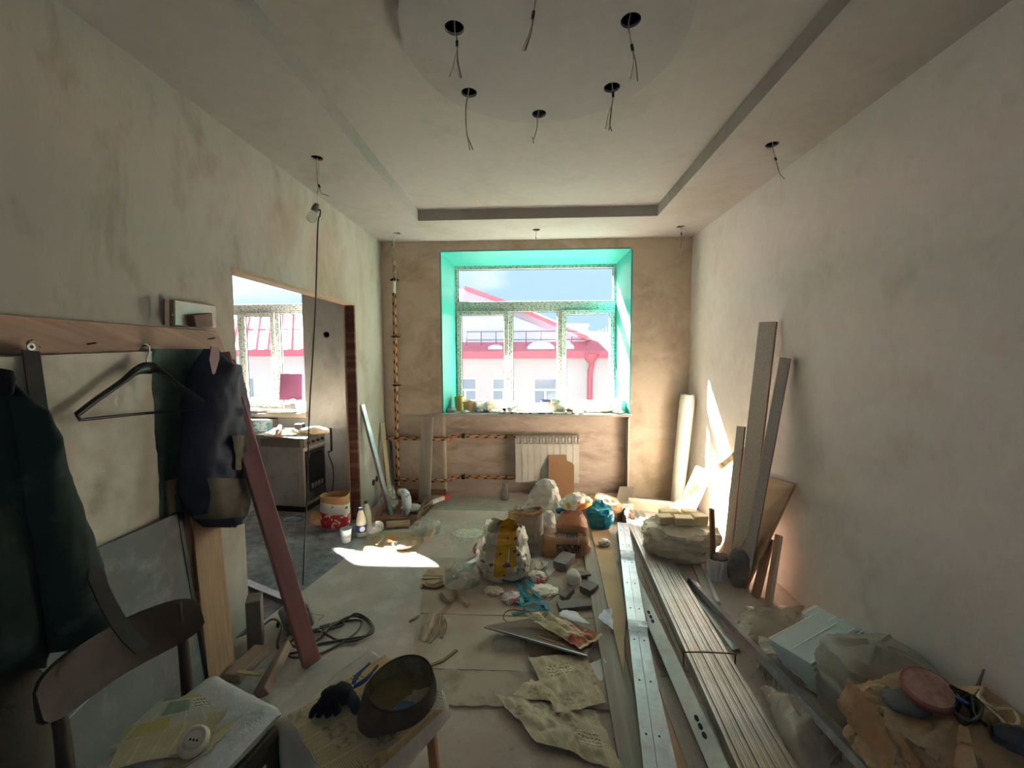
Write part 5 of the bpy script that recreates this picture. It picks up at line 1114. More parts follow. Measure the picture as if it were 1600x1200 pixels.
for i, (a_, b_) in enumerate((((672, 1042), (694, 1034)), ((690, 1036), (714, 1018)))):
    o = MB().bar(fl(*a_)+V((0, 0, .006)), fl(*b_)+V((0, 0, .008)), .018, .009).build('wood_splinter', wood('splinter', (150, 122, 96), (126, 100, 78))); tag(o, ('thin brown splinter lying behind the stool', 'longer dark splinter crossing the one behind the stool')[i], 'splinter')
# plaster crumbs: dust and grit nobody could count
R2 = random.Random(3)
c0 = fl(733, 833); rings = [[c0+V((.15*r*math.cos(q)*(1+.3*nz3((q, r, 1), 2)), .1*r*math.sin(q)*(1+.3*nz3((q, r, 4), 2)), z)) for q in [2*PI*i/24 for i in range(24)]] for r, z in ((1, .001), (.6, .006), (.2, .01))]
o = MB().loft(rings).build('powder_heap', mat('plaster_powder', (216, 208, 186), (196, 186, 164), scale=20, bump=.5), smooth=60); tag(o, 'small spill of pale plaster powder on the floor', 'powder')

# ================================================================== LEFT FLOOR: blocks, cable, offcuts, rail
M_CONC = mat('grey_block', (134, 126, 118), (112, 104, 97), scale=6, rough=.9, bump=.4, bscale=40, dirt=(156, 150, 142), dscale=5)
b0 = fl(395, 1012); o = MB().box(b0+V((.0, .03, .14)), (.075, .1, .28), Matrix.Rotation(.5, 3, 'Z')).build('timber_block', M_CONC, bevel=.004); tag(o, 'grey square block standing on end at the foot of the left wall', 'block')
o = MB().bar(fl(368, 905)+V((-.05, 0, .02)), fl(455, 945)+V((0, 0, .02)), .05, .03).build('steel_profile', M_GALV); tag(o, 'short steel rail lying across the kitchen threshold', 'metal profile')
c0 = fl(458, 990); o = MB().box(c0+V((.0, .04, .075)), (.15, .13, .15), Matrix.Rotation(-.6, 3, 'Z')@Matrix.Rotation(.25, 3, 'X')).build('cast_block', M_CONC, bevel=.012); tag(o, 'grey cast block with holes lying behind the red beam', 'block')
for du in (-.03, .045): MB().lathe([(.016, 0), (.016, .004), (0, .004)], 14, at=c0+V((-.035+du*.6, -.045+du*.3, .09)), rot=V((-.5, -.75, .25)).to_track_quat('Z', 'Y').to_matrix(), cap=False).build('hole', M_DARK, o)
M_CABLE = mat('grey_cable', (92, 86, 80), (76, 70, 64), scale=20, rough=.6)
ext = thing('extension_cable', 'long coil of grey cable with a brass-pinned plug on the floor', 'cable', fl(505, 1010))
cpx = [(400, 990), (425, 972), (440, 985), (433, 1010), (450, 1026), (478, 1022), (500, 1008), (545, 1003), (575, 1000), (584, 985), (575, 972), (555, 966), (535, 975), (505, 985), (470, 1000), (445, 1015), (455, 1032), (480, 1033), (510, 1020), (555, 995), (565, 978), (545, 972), (520, 980), (505, 993), (528, 1003), (560, 1005), (582, 990), (570, 970), (548, 968), (520, 985), (500, 1000), (470, 1018), (448, 1008), (460, 990), (500, 992), (535, 985), (530, 975), (500, 985)]
cp3 = [fl(u, v)+V((0, 0, .008+.010*(i % 3)+.004*(i/len(cpx)))) for i, (u, v) in enumerate(cpx)]
MB().tube(smooth_path(cp3, 6), .0065, 7).build('cord', M_CABLE, ext, smooth=60)
pg = fl(400, 1003)+V((0, 0, .022)); MB().tube([pg, pg+V((.02, -.0, 0)), pg+V((.04, .01, 0))], [.016, .02, .013], 12).build('plug', mat('plug_tan', (156, 132, 104), rough=.5), ext, smooth=40)
for s_ in (-1, 1): MB().tube([pg+V((-.0, s_*.009, 0)), pg+V((-.03, s_*.009, 0))], .0028, 6).build('pin', M_STEEL, ext)
for k_, pts in enumerate(([(452, 968), (450, 985), (455, 998), (470, 1004), (478, 1000)], [(520, 976), (514, 988), (505, 995), (498, 990)], [(488, 965), (500, 968), (508, 968), (498, 976)])):
    o = MB().tube(smooth_path([fl(*p)+V((0, 0, .03)) for p in pts], 5), .003, 6).build('wire_piece', M_WIRE, smooth=60); tag(o, ('white wire end draped over the cast block', 'white wire end caught in the cable coil', 'short curled wire beside the red beam')[k_], 'wire')
o = MB().bar(fl(362, 1070)+V((0, 0, .03)), fl(410, 1022)+V((0, 0, .03)), .09, .05, (0, 0, 1)).build('wood_offcut', wood('pinkish_offcut', (176, 152, 136), (150, 112, 94), (170, 160, 148)), bevel=.003); tag(o, 'thick pale offcut lying behind the foam-topped chair', 'offcut')
o = MB().bar(fl(408, 1092)+V((0, 0, .025)), fl(450, 1020)+V((0, 0, .05)), .06, .05, (-.5, 0, 1), w1=.035).build('wood_offcut', wood('rough_offcut', (150, 122, 108), (126, 100, 88), (168, 146, 130)), bevel=.004); tag(o, 'rough split wedge of wood beside the red beam foot', 'offcut')
o = MB().bar(fl(372, 1072)+V((0, 0, .075)), fl(409, 1076)+V((0, 0, .075)), .02, .008).build('wood_strip', M_PALEW); tag(o, 'thin yellowish strip lying over the offcuts behind the chair', 'strip')

# ================================================================== MIDDLE: bags and rubbish
def print_bag():
    t = NT('yellow_print_bag'); vec = t.coord('Object'); s = t.n('SeparateXYZ', {0: vec}); x, z = s.outputs[0], s.outputs[2]; nn_ = t.noise(vec, 7, 3); n2 = t.noise(vec, 20, 3)
    base = t.ramp(nn_, .35, .65, lin((218, 212, 194)), lin((190, 180, 160)))
    yl = t.math('MULTIPLY', t.math('LESS_THAN', t.math('ABSOLUTE', t.math('ADD', x, t.math('ADD', t.math('MULTIPLY', z, -.12), .025))), .045), t.math('GREATER_THAN', z, .06))
    c = t.mix(yl, base, lin((214, 164, 34))); yl2 = t.math('MULTIPLY', t.math('LESS_THAN', t.math('ABSOLUTE', t.math('SUBTRACT', x, .08)), .025), t.math('GREATER_THAN', z, .14)); c = t.mix(yl2, c, lin((206, 160, 44)))
    bl = t.math('MULTIPLY', t.math('GREATER_THAN', n2, .6), t.math('GREATER_THAN', t.noise(vec, 9, 1), .5)); c = t.mix(t.math('MULTIPLY', bl, .85), c, lin((46, 60, 96)))
    t.put(t.b, 'Base Color', c); t.b.inputs['Roughness'].default_value = .4; t.bump(t.noise(vec, 26, 5), .4, .01); return t.m
bagobj('rubbish_bag', 'crumpled cream rubbish bag with yellow and navy print on the floor', print_bag(), c=fl(788, 897), sx=.33, sy=.28, h=.36, seed=31, amp=.05, prof=((0, .8), (.1, 1), (.45, .98), (.75, .82), (1, .62)), rim=.1, lean=(-.05, 0), e=.85)
M_SACKG = mat('dusty_grey_sack', (150, 138, 124), (126, 114, 102), scale=6, rough=.85, bump=.5, bscale=16, bdist=.014, dirt=(176, 164, 148), dscale=6)
sg = thing('paper_sack', 'grey dusty paper sack with a rolled kraft mouth', 'sack', fl(822, 864)); 
bagmesh(c=fl(822, 864), sx=.27, sy=.17, h=.34, ang=.06, seed=35, amp=.02, prof=((0, .97), (.1, 1), (.8, .97), (1, .95)), e=.45, pinch=.55).build('body', M_SACKG, sg, smooth=30)
rr_ = [fl(822, 864)+V((.132*math.cos(q), .048*math.sin(q), .345+.012*math.sin(2*q)+.03*max(0, math.cos(q))**2)) for q in [2*PI*i/30 for i in range(30)]]
MB().tube(rr_, .02, 8, True).build('rolled_mouth', M_KRAFT, sg, smooth=40)
pbag = bagobj('polythene_bag', 'tall cloudy polythene bag behind the grey sack', M_POLY, c=fl(838, 822), sx=.36, sy=.25, h=.40, seed=37, amp=.04, prof=((0, 1), (.4, .95), (.7, .65), (1, .38)), lean=(.25, 0), ang=.1)
o = ribbon('polythene_sheet', [wb(850, 758, 3.86), wb(866, 772, 3.84), wb(876, 790, 3.82), wb(880, 806, 3.80)], .12, 'cloudy polythene flap with red print folding down from the tall bag', M_POLY, 'film', z=0, curl=.03, seed=5)
# the flap belongs to the tall bag
o.parent = pbag; o.location = o.location-pbag.location; o.name = 'flap'
for k_ in ('label', 'category'): del o[k_]
o = ribbon('polythene_sheet', [wb(812, 795, 3.66), wb(800, 812, 3.6), wb(793, 846, 3.5)], .10, 'cloudy polythene fold hanging on the left of the grey sack', M_POLY, 'film', z=0, curl=.03, seed=6)
bagobj('white_bag', 'small white plastic bag wedged beside the grey sack', M_WHITEBAG, c=fl(858, 848), sx=.12, sy=.10, h=.24, seed=39, amp=.03, prof=((0, 1), (.5, .9), (1, .4)))
M_PACK = mat('white_yellow_pack', (222, 216, 204), (216, 190, 60), scale=9, rough=.4, lo=.52, hi=.56, dirt=(196, 104, 44), dscale=5, dlo=.55, dhi=.58, bump=.4, bscale=24)
bagobj('packaging', 'white yellow and orange wrapper tied off on the rubbish heap', M_PACK, 'wrapper', c=fl(900, 838)+V((0, .02, .262)), sx=.26, sy=.14, h=.09, seed=43, amp=.035, prof=((0, .8), (.5, 1), (1, .5)), ang=.4)
M_TEALB = mat('teal_bag', (22, 132, 152), (14, 100, 124), scale=7, rough=.35, bump=.5, bscale=24, bdist=.012)
bagobj('teal_bag', 'bright teal plastic bag on top of the rubbish heap', M_TEALB, c=fl(936, 828)+V((0, .0, .03)), sx=.21, sy=.16, h=.21, seed=47, amp=.035, prof=((0, .8), (.5, 1), (.8, .8), (1, .3)))
bagobj('kraft_sack', 'kraft paper sack with dark print lying near the radiator', mat('kraft_print', (186, 150, 108), (160, 124, 86), scale=5, rough=.85, dirt=(84, 80, 82), dscale=8, dlo=.58, dhi=.62, bump=.4, bscale=16), 'sack', c=fl(935, 808), sx=.42, sy=.22, h=.20, seed=53, amp=.035, prof=((0, .9), (.4, 1), (.8, .8), (1, .4)), e=.6, ang=-.2)
o = crump(fl(980, 816), .10, .14, .13, 57, .35).build('brown_rags', mat('brown_rag', (116, 92, 76), (84, 66, 56), scale=9, rough=.95), smooth=30); tag(o, 'dark brown wad of rags at the end of the kraft sack', 'rag')
o = crump(fl(944, 852, .036), .08, .07, .05, 58, .35).build('white_wad', M_WHITEBAG, smooth=30); tag(o, 'small white film wad by the ends of the long boards', 'film')
def kraft_band():
    t = NT('kraft_navy_print'); vec = t.coord('Object'); s = t.n('SeparateXYZ', {0: vec}); x, z = s.outputs[0], s.outputs[2]
    base = t.ramp(t.noise(vec, 6), .35, .65, lin((186, 146, 106)), lin((160, 118, 82))); bars = t.math('GREATER_THAN', t.noise(t.n('Mapping', {'Vector': vec, 'Scale': (150, 1, 34)}).outputs[0], 1, 1), .46)
    msk = t.math('MULTIPLY', t.math('LESS_THAN', t.math('ABSOLUTE', t.math('SUBTRACT', x, .03)), .1), t.math('LESS_THAN', t.math('ABSOLUTE', t.math('SUBTRACT', z, .085)), .035))
    c = t.mix(t.math('MULTIPLY', msk, bars), base, lin((52, 56, 74))); c = t.mix(t.math('MULTIPLY', t.math('GREATER_THAN', z, .15), .6), c, lin((206, 160, 146))); t.put(t.b, 'Base Color', c); t.b.inputs['Roughness'].default_value = .85; t.bump(t.noise(vec, 18, 5), .5, .012); return t.m
bagobj('kraft_sack', 'flattened kraft sack with a navy printed band and torn pinkish mouth', kraft_band(), 'sack', c=fl(880, 862), sx=.40, sy=.22, h=.17, seed=59, amp=.025, prof=((0, .95), (.3, 1), (.8, .96), (1, .94)), e=.55, rim=.06, ang=-.05)
bagobj('brown_sack', 'slumped orange-brown sack behind the navy-banded kraft sack', mat('orange_brown_bag', (176, 126, 88), (146, 120, 100), scale=5, rough=.7, bump=.5, bscale=18, bdist=.012), 'sack', c=fl(893, 838), sx=.24, sy=.14, h=.22, seed=61, amp=.025, prof=((0, 1), (.6, .95), (1, .6)), ang=.15)
o = crump(fl(875, 833)+V((0, -.02, .2)), .07, .05, .05, 62, .3).build('blue_tie', mat('blue_tie', (36, 110, 150), rough=.4), smooth=30); tag(o, 'small blue tie knotted round the wrapper on the heap', 'tie')
# kraft paper roll and white plank end at the yellow bag
rp = thing('kraft_roll', 'small kraft paper roll lying beside the printed rubbish bag', 'paper roll', fl(752, 872))
MB().tube([fl(746, 866)+V((0, 0, .055)), fl(758, 872)+V((0, 0, .05))], .05, 16).build('roll', mat('kraft_pink', (172, 128, 108), (146, 104, 86), scale=8, rough=.85), rp, smooth=40)
MB().tube([fl(754, 870)+V((0, -.012, .05)), fl(760, 873)+V((0, -.012, .048))], .034, 12).build('core', M_CREAMBAG, rp, smooth=40)
o = MB().bar(fl(712, 894)+V((0, 0, .012)), fl(752, 876)+V((0, 0, .03)), .045, .012).build('white_strip', M_PVC); tag(o, 'white plastic strip lying between clear bag and printed bag', 'strip')
bagobj('clear_bag', 'inflated clear plastic bag lying on the floor', M_CLEAR, c=fl(724, 914), sx=.27, sy=.17, h=.13, seed=67, amp=.018, prof=((0, .8), (.3, 1), (.7, .9), (1, .4)), ang=.25)
bagobj('clear_bag', 'flat clear film lump between printed bag and white paper', M_CLEAR, c=fl(836, 884), sx=.2, sy=.2, h=.05, seed=69, amp=.02, prof=((0, 1), (.6, .9), (1, .5)))
page('paper_sheet', 'square white paper sheet lying near the printed bag', [fl(842, 884), fl(858, 900), fl(873, 886), fl(858, 872)], mat('white_paper', (214, 212, 208), rough=.8), 71, .006, n=8, cat='paper')
M_GRB = mat('grey_stone_block', (136, 129, 124), (116, 109, 105), scale=8, rough=.9, bump=.4, bscale=40)
def gblock(a_, b_, w_, h_, lab, m=M_GRB, z=.0, nm='grey_block', tilt=0):
    o = MB().bar(fl(*a_)+V((0, 0, h_/2+z)), fl(*b_)+V((0, 0, h_/2+z+tilt)), w_, h_, seg=3); o.v = [p+V((nz3(p, 30, 3), nz3(p, 30, 5), abs(nz3(p, 30, 8))))*.006 for p in o.v]; o = o.build(nm, m, bevel=.002); return tag(o, lab, 'block')
gblock((874, 895), (889, 878), .11, .06, 'dark grey block lying in front of the navy-banded sack', z=.02)
gblock((846, 912), (853, 904), .05, .03, 'small pale block lying before the square white paper', M_PALEW)
page('board_piece', 'flat beige board piece lying beside the dark grey block', [fl(880, 905), fl(915, 905), fl(922, 872), fl(896, 872)], M_HB1, 73, .003, n=6, th=.012, cat='board')
gblock((886, 905), (921, 901), .06, .035, 'grey slab behind the white respirator')
gblock((914, 930), (927, 920), .09, .05, 'wedge-shaped grey slab beside the grey plank')
gblock((872, 952), (921, 947), .085, .03, 'long dark grey slab lying across the floor sheets')
gblock((879, 940), (893, 930), .05, .04, 'crumpled piece of grey roofing felt', tilt=.02)
# respirator: teardrop cup
rs = thing('respirator', 'white cup-shaped dust respirator lying on the floor', 'respirator', fl(896, 919)); c0 = fl(896, 912)+V((0, 0, .035)); rings = []
for k in range(9):
    t = k/8; ring = []
    for i in range(28):
        q = 2*PI*i/28; r = (.062-.012*t)*math.cos(t*1.35)**.6; y_ = r*math.sin(q)*(1.15 if math.sin(q) < 0 else 1.25*(1+.25*max(0, math.sin(q))**4)); ring.append(c0+V((r*math.cos(q)*.95, y_*.75, .05*math.sin(t*PI/2)*.9+.25*y_)))
    rings.append(ring)
MB().loft(rings, False, True).build('cup', mat('respirator_white', (214, 210, 200), (198, 192, 180), scale=14, rough=.8), rs, smooth=60)
MB().tube(smooth_path([c0+V((-.05, 0, .0)), c0+V((-.09, -.05, -.03)), c0+V((-.03, -.11, -.032)), c0+V((.04, -.09, -.03)), c0+V((.05, -.0, .0))], 5), .0025, 6).build('strap', M_CREAMBAG, rs, smooth=60)
# teal straps
M_TSTR = mat('teal_strap', (24, 126, 142), (16, 100, 118), scale=9, rough=.5)
ts = thing('strap_tangle', 'tangle of teal webbing straps on the floor', 'strap', fl(828, 940))
def band(pts, w_, m, parent, nm='strap', zz=.02, seed=0):
    path = smooth_path([fl(u, v)+V((0, 0, zz+.025*abs(nz3((u*.05, v*.05, seed))))) for u, v in pts], 5); n = len(path)-1
    def P(s, t):
        i = min(round(t*n), n); d = path[min(i+1, n)]-path[max(i-1, 0)]; a = 1.2*nz3((t*4, seed, 0)); sd_ = V((-d.y, d.x, 0)).normalized()
        return path[i]+(sd_*math.cos(a)+V((0, 0, 1))*math.sin(a))*(s*2-1)*w_/2
    MB().sheet(P, 2, n, .002).build(nm, m, parent, smooth=60)
for k, pts in enumerate(([(793, 900), (803, 906), (812, 915)], [(812, 920), (822, 935), (832, 945)], [(813, 922), (814, 940), (818, 955)], [(822, 912), (830, 925), (842, 938), (850, 942)], [(824, 910), (836, 920), (845, 932)], [(806, 948), (818, 940), (832, 936)], [(806, 946), (822, 952), (838, 945), (850, 955)], [(832, 940), (840, 950), (852, 953), (856, 960)], [(818, 955), (835, 958), (850, 952)], [(803, 912), (818, 928), (826, 942)], [(848, 948), (855, 952), (850, 960), (858, 962)])): band(pts, .03, M_TSTR, ts, zz=.014+.004*(k % 4), seed=k)
o = ribbon('strap_end', [fl(800, 963), fl(812, 960), fl(820, 958)], .03, 'cut end of teal webbing beside the tangle', M_TSTR, 'strap', z=.012)
M_PINKW = mat('pink_print_paper', (214, 204, 200), (206, 84, 104), scale=12, rough=.7, lo=.53, hi=.6)
for (u, v, s_, lab, sd_) in ((838, 906, (.10, .08, .05), 'pink and white crumpled wrapper above the teal straps', 75), (800, 938, (.09, .09, .04), 'pink and white torn wrapper beside the teal straps', 77), (848, 925, (.14, .1, .03), 'pale torn wrapper by the teal straps and grey slabs', 79), (772, 926, (.09, .07, .03), 'small milky wad above the torn pink wrapper', 81)):
    o = crump(fl(u, v), *s_, sd_, .55, 14).build('crumpled_wrapper', M_PINKW if 'pink' in lab and sd_ < 79 else M_CREAMBAG, smooth=25); tag(o, lab, 'wrapper')
o = MB().tube(smooth_path([fl(u, v)+V((0, 0, .006)) for u, v in ((818, 956), (800, 954), (788, 960), (788, 970), (800, 975), (818, 972))], 5), .003, 6).build('wire_loop', mat('brown_wire', (128, 100, 78), rough=.5), smooth=60); tag(o, 'thin brown wire loop on the floor below the teal straps', 'wire')
o = MB().tube(smooth_path([fl(u, v)+V((0, 0, .006)) for u, v in ((858, 940), (868, 932), (880, 928), (893, 935))], 5), .0025, 6).build('wire_loop', mat('brown_wire', (128, 100, 78)), smooth=60); tag(o, 'thin wire curving towards the roofing felt', 'wire')
# thin tilted panel with twigs, clear pack beneath
pa, pb_, pc, pd_ = fl(757, 980, .05), fl(918, 1026, .05), fl(935, 990, .034), fl(845, 965, .02)
tp2 = MB().prism([pa, pb_, pc, pd_], (0, 0, .008)).build('thin_board', wood('dark_panel', (120, 100, 84), (96, 78, 64))); tag(tp2, 'thin brown board tilted over scraps on the floor', 'board')
MB().bar(pa+V((0, -.004, .004)), pb_+V((0, -.004, .004)), .006, .012).build('metal_edge', M_GALV, tp2)
bagobj('clear_pack', 'crushed clear plastic pack under the tilted board', film('dull_clear', (196, 194, 190), .2, .5), 'pack', c=fl(796, 1010), sx=.18, sy=.09, h=.03, seed=83, amp=.008, e=.4, prof=((0, 1), (.6, .95), (1, .85)))
for i in range(6):
    a_ = (832+R2.uniform(0, 30), 990+R2.uniform(0, 14)); o = MB().bar(fl(*a_, .045)+V((0, 0, .01)), fl(a_[0]+R2.uniform(20, 42), a_[1]+R2.uniform(2, 14), .045)+V((0, 0, .014)), .008, .005).build('wood_shaving', wood('shaving', (178, 140, 98), (150, 112, 78))); tag(o, 'thin wood shaving lying on the tilted brown board', 'wood shaving', 'shavings on the tilted panel')
# newspapers on the floor
lf = lambda a, p=2.: (lambda s, t: a*max(0, t)**p)
NPa = newsprint('newsprint_a', (224, 206, 164), seed=21, photo=.12, tint=(176, 80, 60)); NPb = newsprint('newsprint_b', (222, 206, 168), seed=25, photo=.14); NPc = newsprint('newsprint_c', (216, 202, 168), ink=(70, 66, 64), seed=28, photo=.3)
page('newspaper', 'crumpled cream newspaper with coloured corner over the tilted board', [fl(908, 1022, .04), fl(942, 1000, .04), fl(845, 962, .06), fl(818, 966, .06)], NPa, 91, .035, n=40, wh=(.2, .38), fine=1.2)
page('newspaper', 'yellowed newspaper sheet with two pictures lying on the floor', [fl(868, 1120, .02), fl(947, 1102, .02), fl(915, 1024, .02), fl(826, 1030, .02)], NPb, 93, .016, n=40, wh=(.26, .34), fine=1.2)
page('newspaper', 'crumpled newspaper with large dark pictures nearest the sackcloth stool', [fl(838, 1165), fl(985, 1225), fl(935, 1120), fl(770, 1092)][0:1]+[fl(975, 1212), fl(930, 1118), fl(772, 1092)], NPc, 95, .026, n=44, wh=(.42, .3), fine=1.1)
page('newspaper', 'small torn newspaper flap between the two floor newspapers', [fl(800, 1090, .015), fl(880, 1105, .015), fl(850, 1068, .015), fl(828, 1068, .015)], NPb, 97, .02, n=14, wh=(.2, .14))
page('paper_sheet', 'white paper sheet half under the yellowed newspaper', [fl(922, 1072), fl(956, 1066), fl(950, 1030), fl(915, 1040)], mat('white_paper', (214, 212, 208)), 99, .01, n=10, cat='paper')
page('paper_sheet', 'bluish white paper folded over the edge of the grey plank', [fl(934, 968, .05), fl(958, 986, .05), fl(956, 954, .05), fl(944, 955, .05)], mat('bluish_paper', (200, 206, 220), rough=.8), 101, .014, n=10, cat='paper')
page('paper_sheet', 'white folded sheet above the cream newspaper', [fl(872, 966, .03), fl(922, 978, .03), fl(900, 958, .03), fl(880, 954, .03)], mat('bluish_white', (210, 214, 220), rough=.8), 103, .012, n=10, cat='paper')
o = MB().bar(fl(964, 1158)+V((0, 0, .008)), fl(960, 1122)+V((0, 0, .008)), .03, .012).build('wood_strip', wood('yellow_strip', (200, 164, 112), (180, 142, 94))); tag(o, 'short yellow strip lying beside the grey plank', 'strip')

# ================================================================== RIGHT: boards and steel on the floor
o = MB().bar(V((.505, 3.75, .012)), V((.40, 1.25, .012)), .13, .022, seg=2).build('grey_plank', M_GREYW, bevel=.002); tag(o, 'long grey weathered plank lying on the floor beside the newspapers', 'plank')
M_TANF = wood('tan_fibreboard', (196, 168, 128), (178, 150, 112), (160, 136, 106), along=1, grain=6)
ta_ = [fl(922, 822, .026), fl(948, 812, .026), fl(978, 950, .026), fl(974, 1056, .026)]
o = MB().prism(ta_, (0, 0, .008)).build('tan_board', M_TANF); tag(o, 'long tapering tan fibreboard strip lying on the grey plank', 'board')
o = MB().prism([V((.40, 1.2, .002)), V((.64, 1.2, .002)), V((.67, 2.75, .002)), V((.60, 2.75, .002))], (0, 0, .014)).build('tan_board', wood('tan_board_b', (184, 150, 116), (168, 136, 104), (150, 126, 104), along=1, grain=5)); tag(o, 'wide tan board lying under the steel profiles', 'board')
MB().bar(V((.625, 1.2, .0178)), V((.648, 2.72, .0178)), .03, .003).build('grey_edge', M_GREYW, o)
# pair of steel profiles bound together with tape
def edge_holes(p0, p1, n_, up, off, parent, r=.005):
    d = V(p1)-V(p0)
    for i in range(n_):
        c = V(p0)+d*((i+.6)/n_)+V(off); MB().lathe([(r, 0), (r, .0012), (0, .0012)], 8, at=c, rot=V(up).to_track_quat('Z', 'Y').to_matrix(), cap=False).build('screw_hole', M_DARK, parent)
pr0, pr1 = fl(973, 817, .09), V((.43, 1.2, .09))
GB = 'taped pair of steel profiles'
dd = (pr1-pr0).normalized(); sd2 = V((-dd.y, dd.x, 0))
for k, (s_, lab) in enumerate(((-1, 'steel profile of the taped pair, on the newspaper side'), (1, 'steel profile of the taped pair, on the slotted channel side'))):
    o = uprofile('steel_profile', pr0+sd2*.026*-s_, pr1+sd2*.026*-s_, .05, .03, (0, 0, 1), M_GALV, .003); tag(o, lab, 'metal profile')
    edge_holes(pr0+sd2*.026*-s_, pr1+sd2*.026*-s_, 9, (0, 0, 1), (0, 0, .002), o)
o = uprofile('steel_profile', pr0+sd2*-.05+V((0, -.1, -.037)), V((.50, 1.2, .052)), .05, .03, (0, 0, 1), M_GALV, .003); tag(o, 'steel profile lying under the taped pair', 'metal profile')
for f_, lab in ((.25, 'clear tape band round the taped profiles near the tan strip'), (.585, 'clear tape band round the taped profiles near the newspapers')):
    c = lerp(pr0, pr1, f_); o = MB().bar(c-dd*.03, c+dd*.03, .112, .068, (0, 0, 1)); o = o.build('tape_band', film('clear_tape', (210, 214, 214), .25, .5, .1), bevel=.004); tag(o, lab, 'tape')
# slotted channel
e0_, e1_ = fl(990, 900, .055)+V((-.01, 0, 0)), V((.722, 1.2, .055))
sc2 = uprofile('slotted_channel', e0_, e1_, .075, .045, (-.35, 0, 1), M_GALVD, .004); tag(sc2, 'wide steel channel with oval slots beside the profile bundle', 'metal profile')
d_ = (e1_-e0_); nsl = V((-.35, 0, 1)).normalized()
for (u, v) in ((1014, 958), (1018, 965), (1021, 972), (1092, 1124), (1098, 1137), (1105, 1151)):
    c = fl(u, v, .052); t_ = (c.y-e0_.y)/(e1_.y-e0_.y); c = e0_+d_*t_+nsl*.0022+V((.0, 0, 0))
    MB().lathe([(.011, 0), (.011, .0015), (0, .0015)], 12, at=c, rot=nsl.to_track_quat('Z', 'Y').to_matrix()@Matrix.Diagonal((1.5, .8, 1)), cap=False).build('slot', M_DARK, sc2)
# bundle of profiles standing on edge, fanned towards the near end
NB = 11; BG = 'steel profiles in the wired bundle'
M_GALVB = mat('bundle_steel', (206, 205, 200), (184, 184, 180), scale=14, rough=.42, metal=.75, dirt=(188, 178, 164), dscale=3, dlo=.45, dhi=.7)
fa, fb = V((.925, 4.10, 0)), V((1.135, 4.10, 0)); na, nb2 = V((.775, 1.22, 0)), V((1.0, 1.22, 0))
for i in range(NB):
    t0_ = (i+.5)/NB; p0 = lerp(fa, fb, t0_); p1 = lerp(na, nb2, t0_); p0 = p0+V((0, R_.uniform(-.03, .03), 0))
    d = (p1-p0).normalized(); sd3 = V((-d.y, d.x, 0)); hgt = .064+.006*(i % 3 == 1)
    mb = MB()
    mb.bar(p0+V((0, 0, hgt-.003)), p1+V((0, 0, hgt-.003)), .0165, .003, w1=.0185)
    for sg_ in (-1, 1): mb.bar(p0+sd3*.0052*sg_+V((0, 0, hgt)), p1+sd3*.0055*sg_+V((0, 0, hgt)), .0055, .004, w1=.006)
    for sg_ in (-1, 1): mb.bar(p0+sd3*.0074*sg_+V((0, 0, hgt/2)), p1+sd3*.0084*sg_+V((0, 0, hgt/2)), .0018, hgt)
    mb.bar(p0+V((0, 0, .0025)), p1+V((0, 0, .0025)), .016, .003)
    o = mb.build('steel_profile', M_GALVB); tag(o, 'outermost bundled profile, beside the slotted channel' if i == 0 else 'outermost bundled profile, beside the foam bag and loose profile' if i == NB-1 else 'narrow galvanised profile set on edge inside the long wired bundle', 'metal profile', BG if 0 < i < NB-1 else None)
for f_, lab, up_ in ((.13, 'rusty wire loop tied round the far part of the profile bundle', .03), (.70, 'tying wire stretched across the profile bundle near the slotted channel', 0)):
    a_ = lerp(fa, na, f_)+V((-.02, 0, .01)); b_ = lerp(fb, nb2, f_)+V((.02, 0, .01)); m_ = MB().tube(smooth_path([a_, a_+V((-.005, 0, .06)), a_+V((.02, .01, .082)), lerp(a_, b_, .5)+V((0, .02, .082)), b_+V((-.01, -.03*up_*10, .08)), b_+V((.005, 0, .05)), b_+V((-.06, -.06, .085))] if up_ else [a_, a_+V((-.003, 0, .06)), a_+V((.02, 0, .08)), b_+V((-.02, 0, .08)), b_+V((.003, 0, .06)), b_], 5), .0035, 6); o = m_.build('tie_wire', M_NAIL, smooth=60); tag(o, lab, 'wire')
o = MB().prism([V((.817, 2.05, .001)), V((.797, 2.05, .001)), V((.835, 3.1, .001)), V((.858, 3.1, .001))], (0, 0, .012)).build('brown_strip', wood('dusty_red_strip', (160, 138, 122), (140, 116, 102), (172, 156, 140))); tag(o, 'dusty reddish strip lying between slotted channel and bundle', 'strip')
# loose profiles and plank beside the bundle
o = uprofile('steel_profile', fl(1081, 905, .05), V((1.235, 1.25, .17)), .055, .032, (.4, 0, 1), M_GALV, .003); tag(o, 'loose shiny profile lying over the plastic sheeting', 'metal profile')
o = uprofile('steel_profile', fl(1070, 905, .012), fl(1150, 1015, .012), .04, .02, (-.3, 0, 1), M_GALVD, .003); tag(o, 'short dark profile lying under the loose shiny one', 'metal profile')
o = MB().bar(fl(1090, 884)+V((0, .0, .012)), fl(1115, 945)+V((0, 0, .012)), .085, .018).build('white_plank', mat('white_lath', (206, 202, 194), (190, 184, 174), scale=5)); tag(o, 'short white plank on the floor before the foam bag', 'plank')
MB().bar(fl(1094, 884)+V((.01, .0, .024)), fl(1119, 945)+V((.01, 0, .024)), .02, .008).build('lip', M_PVC, o)
o = page('board_piece', 'dusty brown floor board between profile bundle and loose profile', [fl(1105, 1010), fl(1140, 1010), fl(1108, 930), fl(1085, 930)], M_HB2, 111, .002, n=6, th=.01, cat='board')
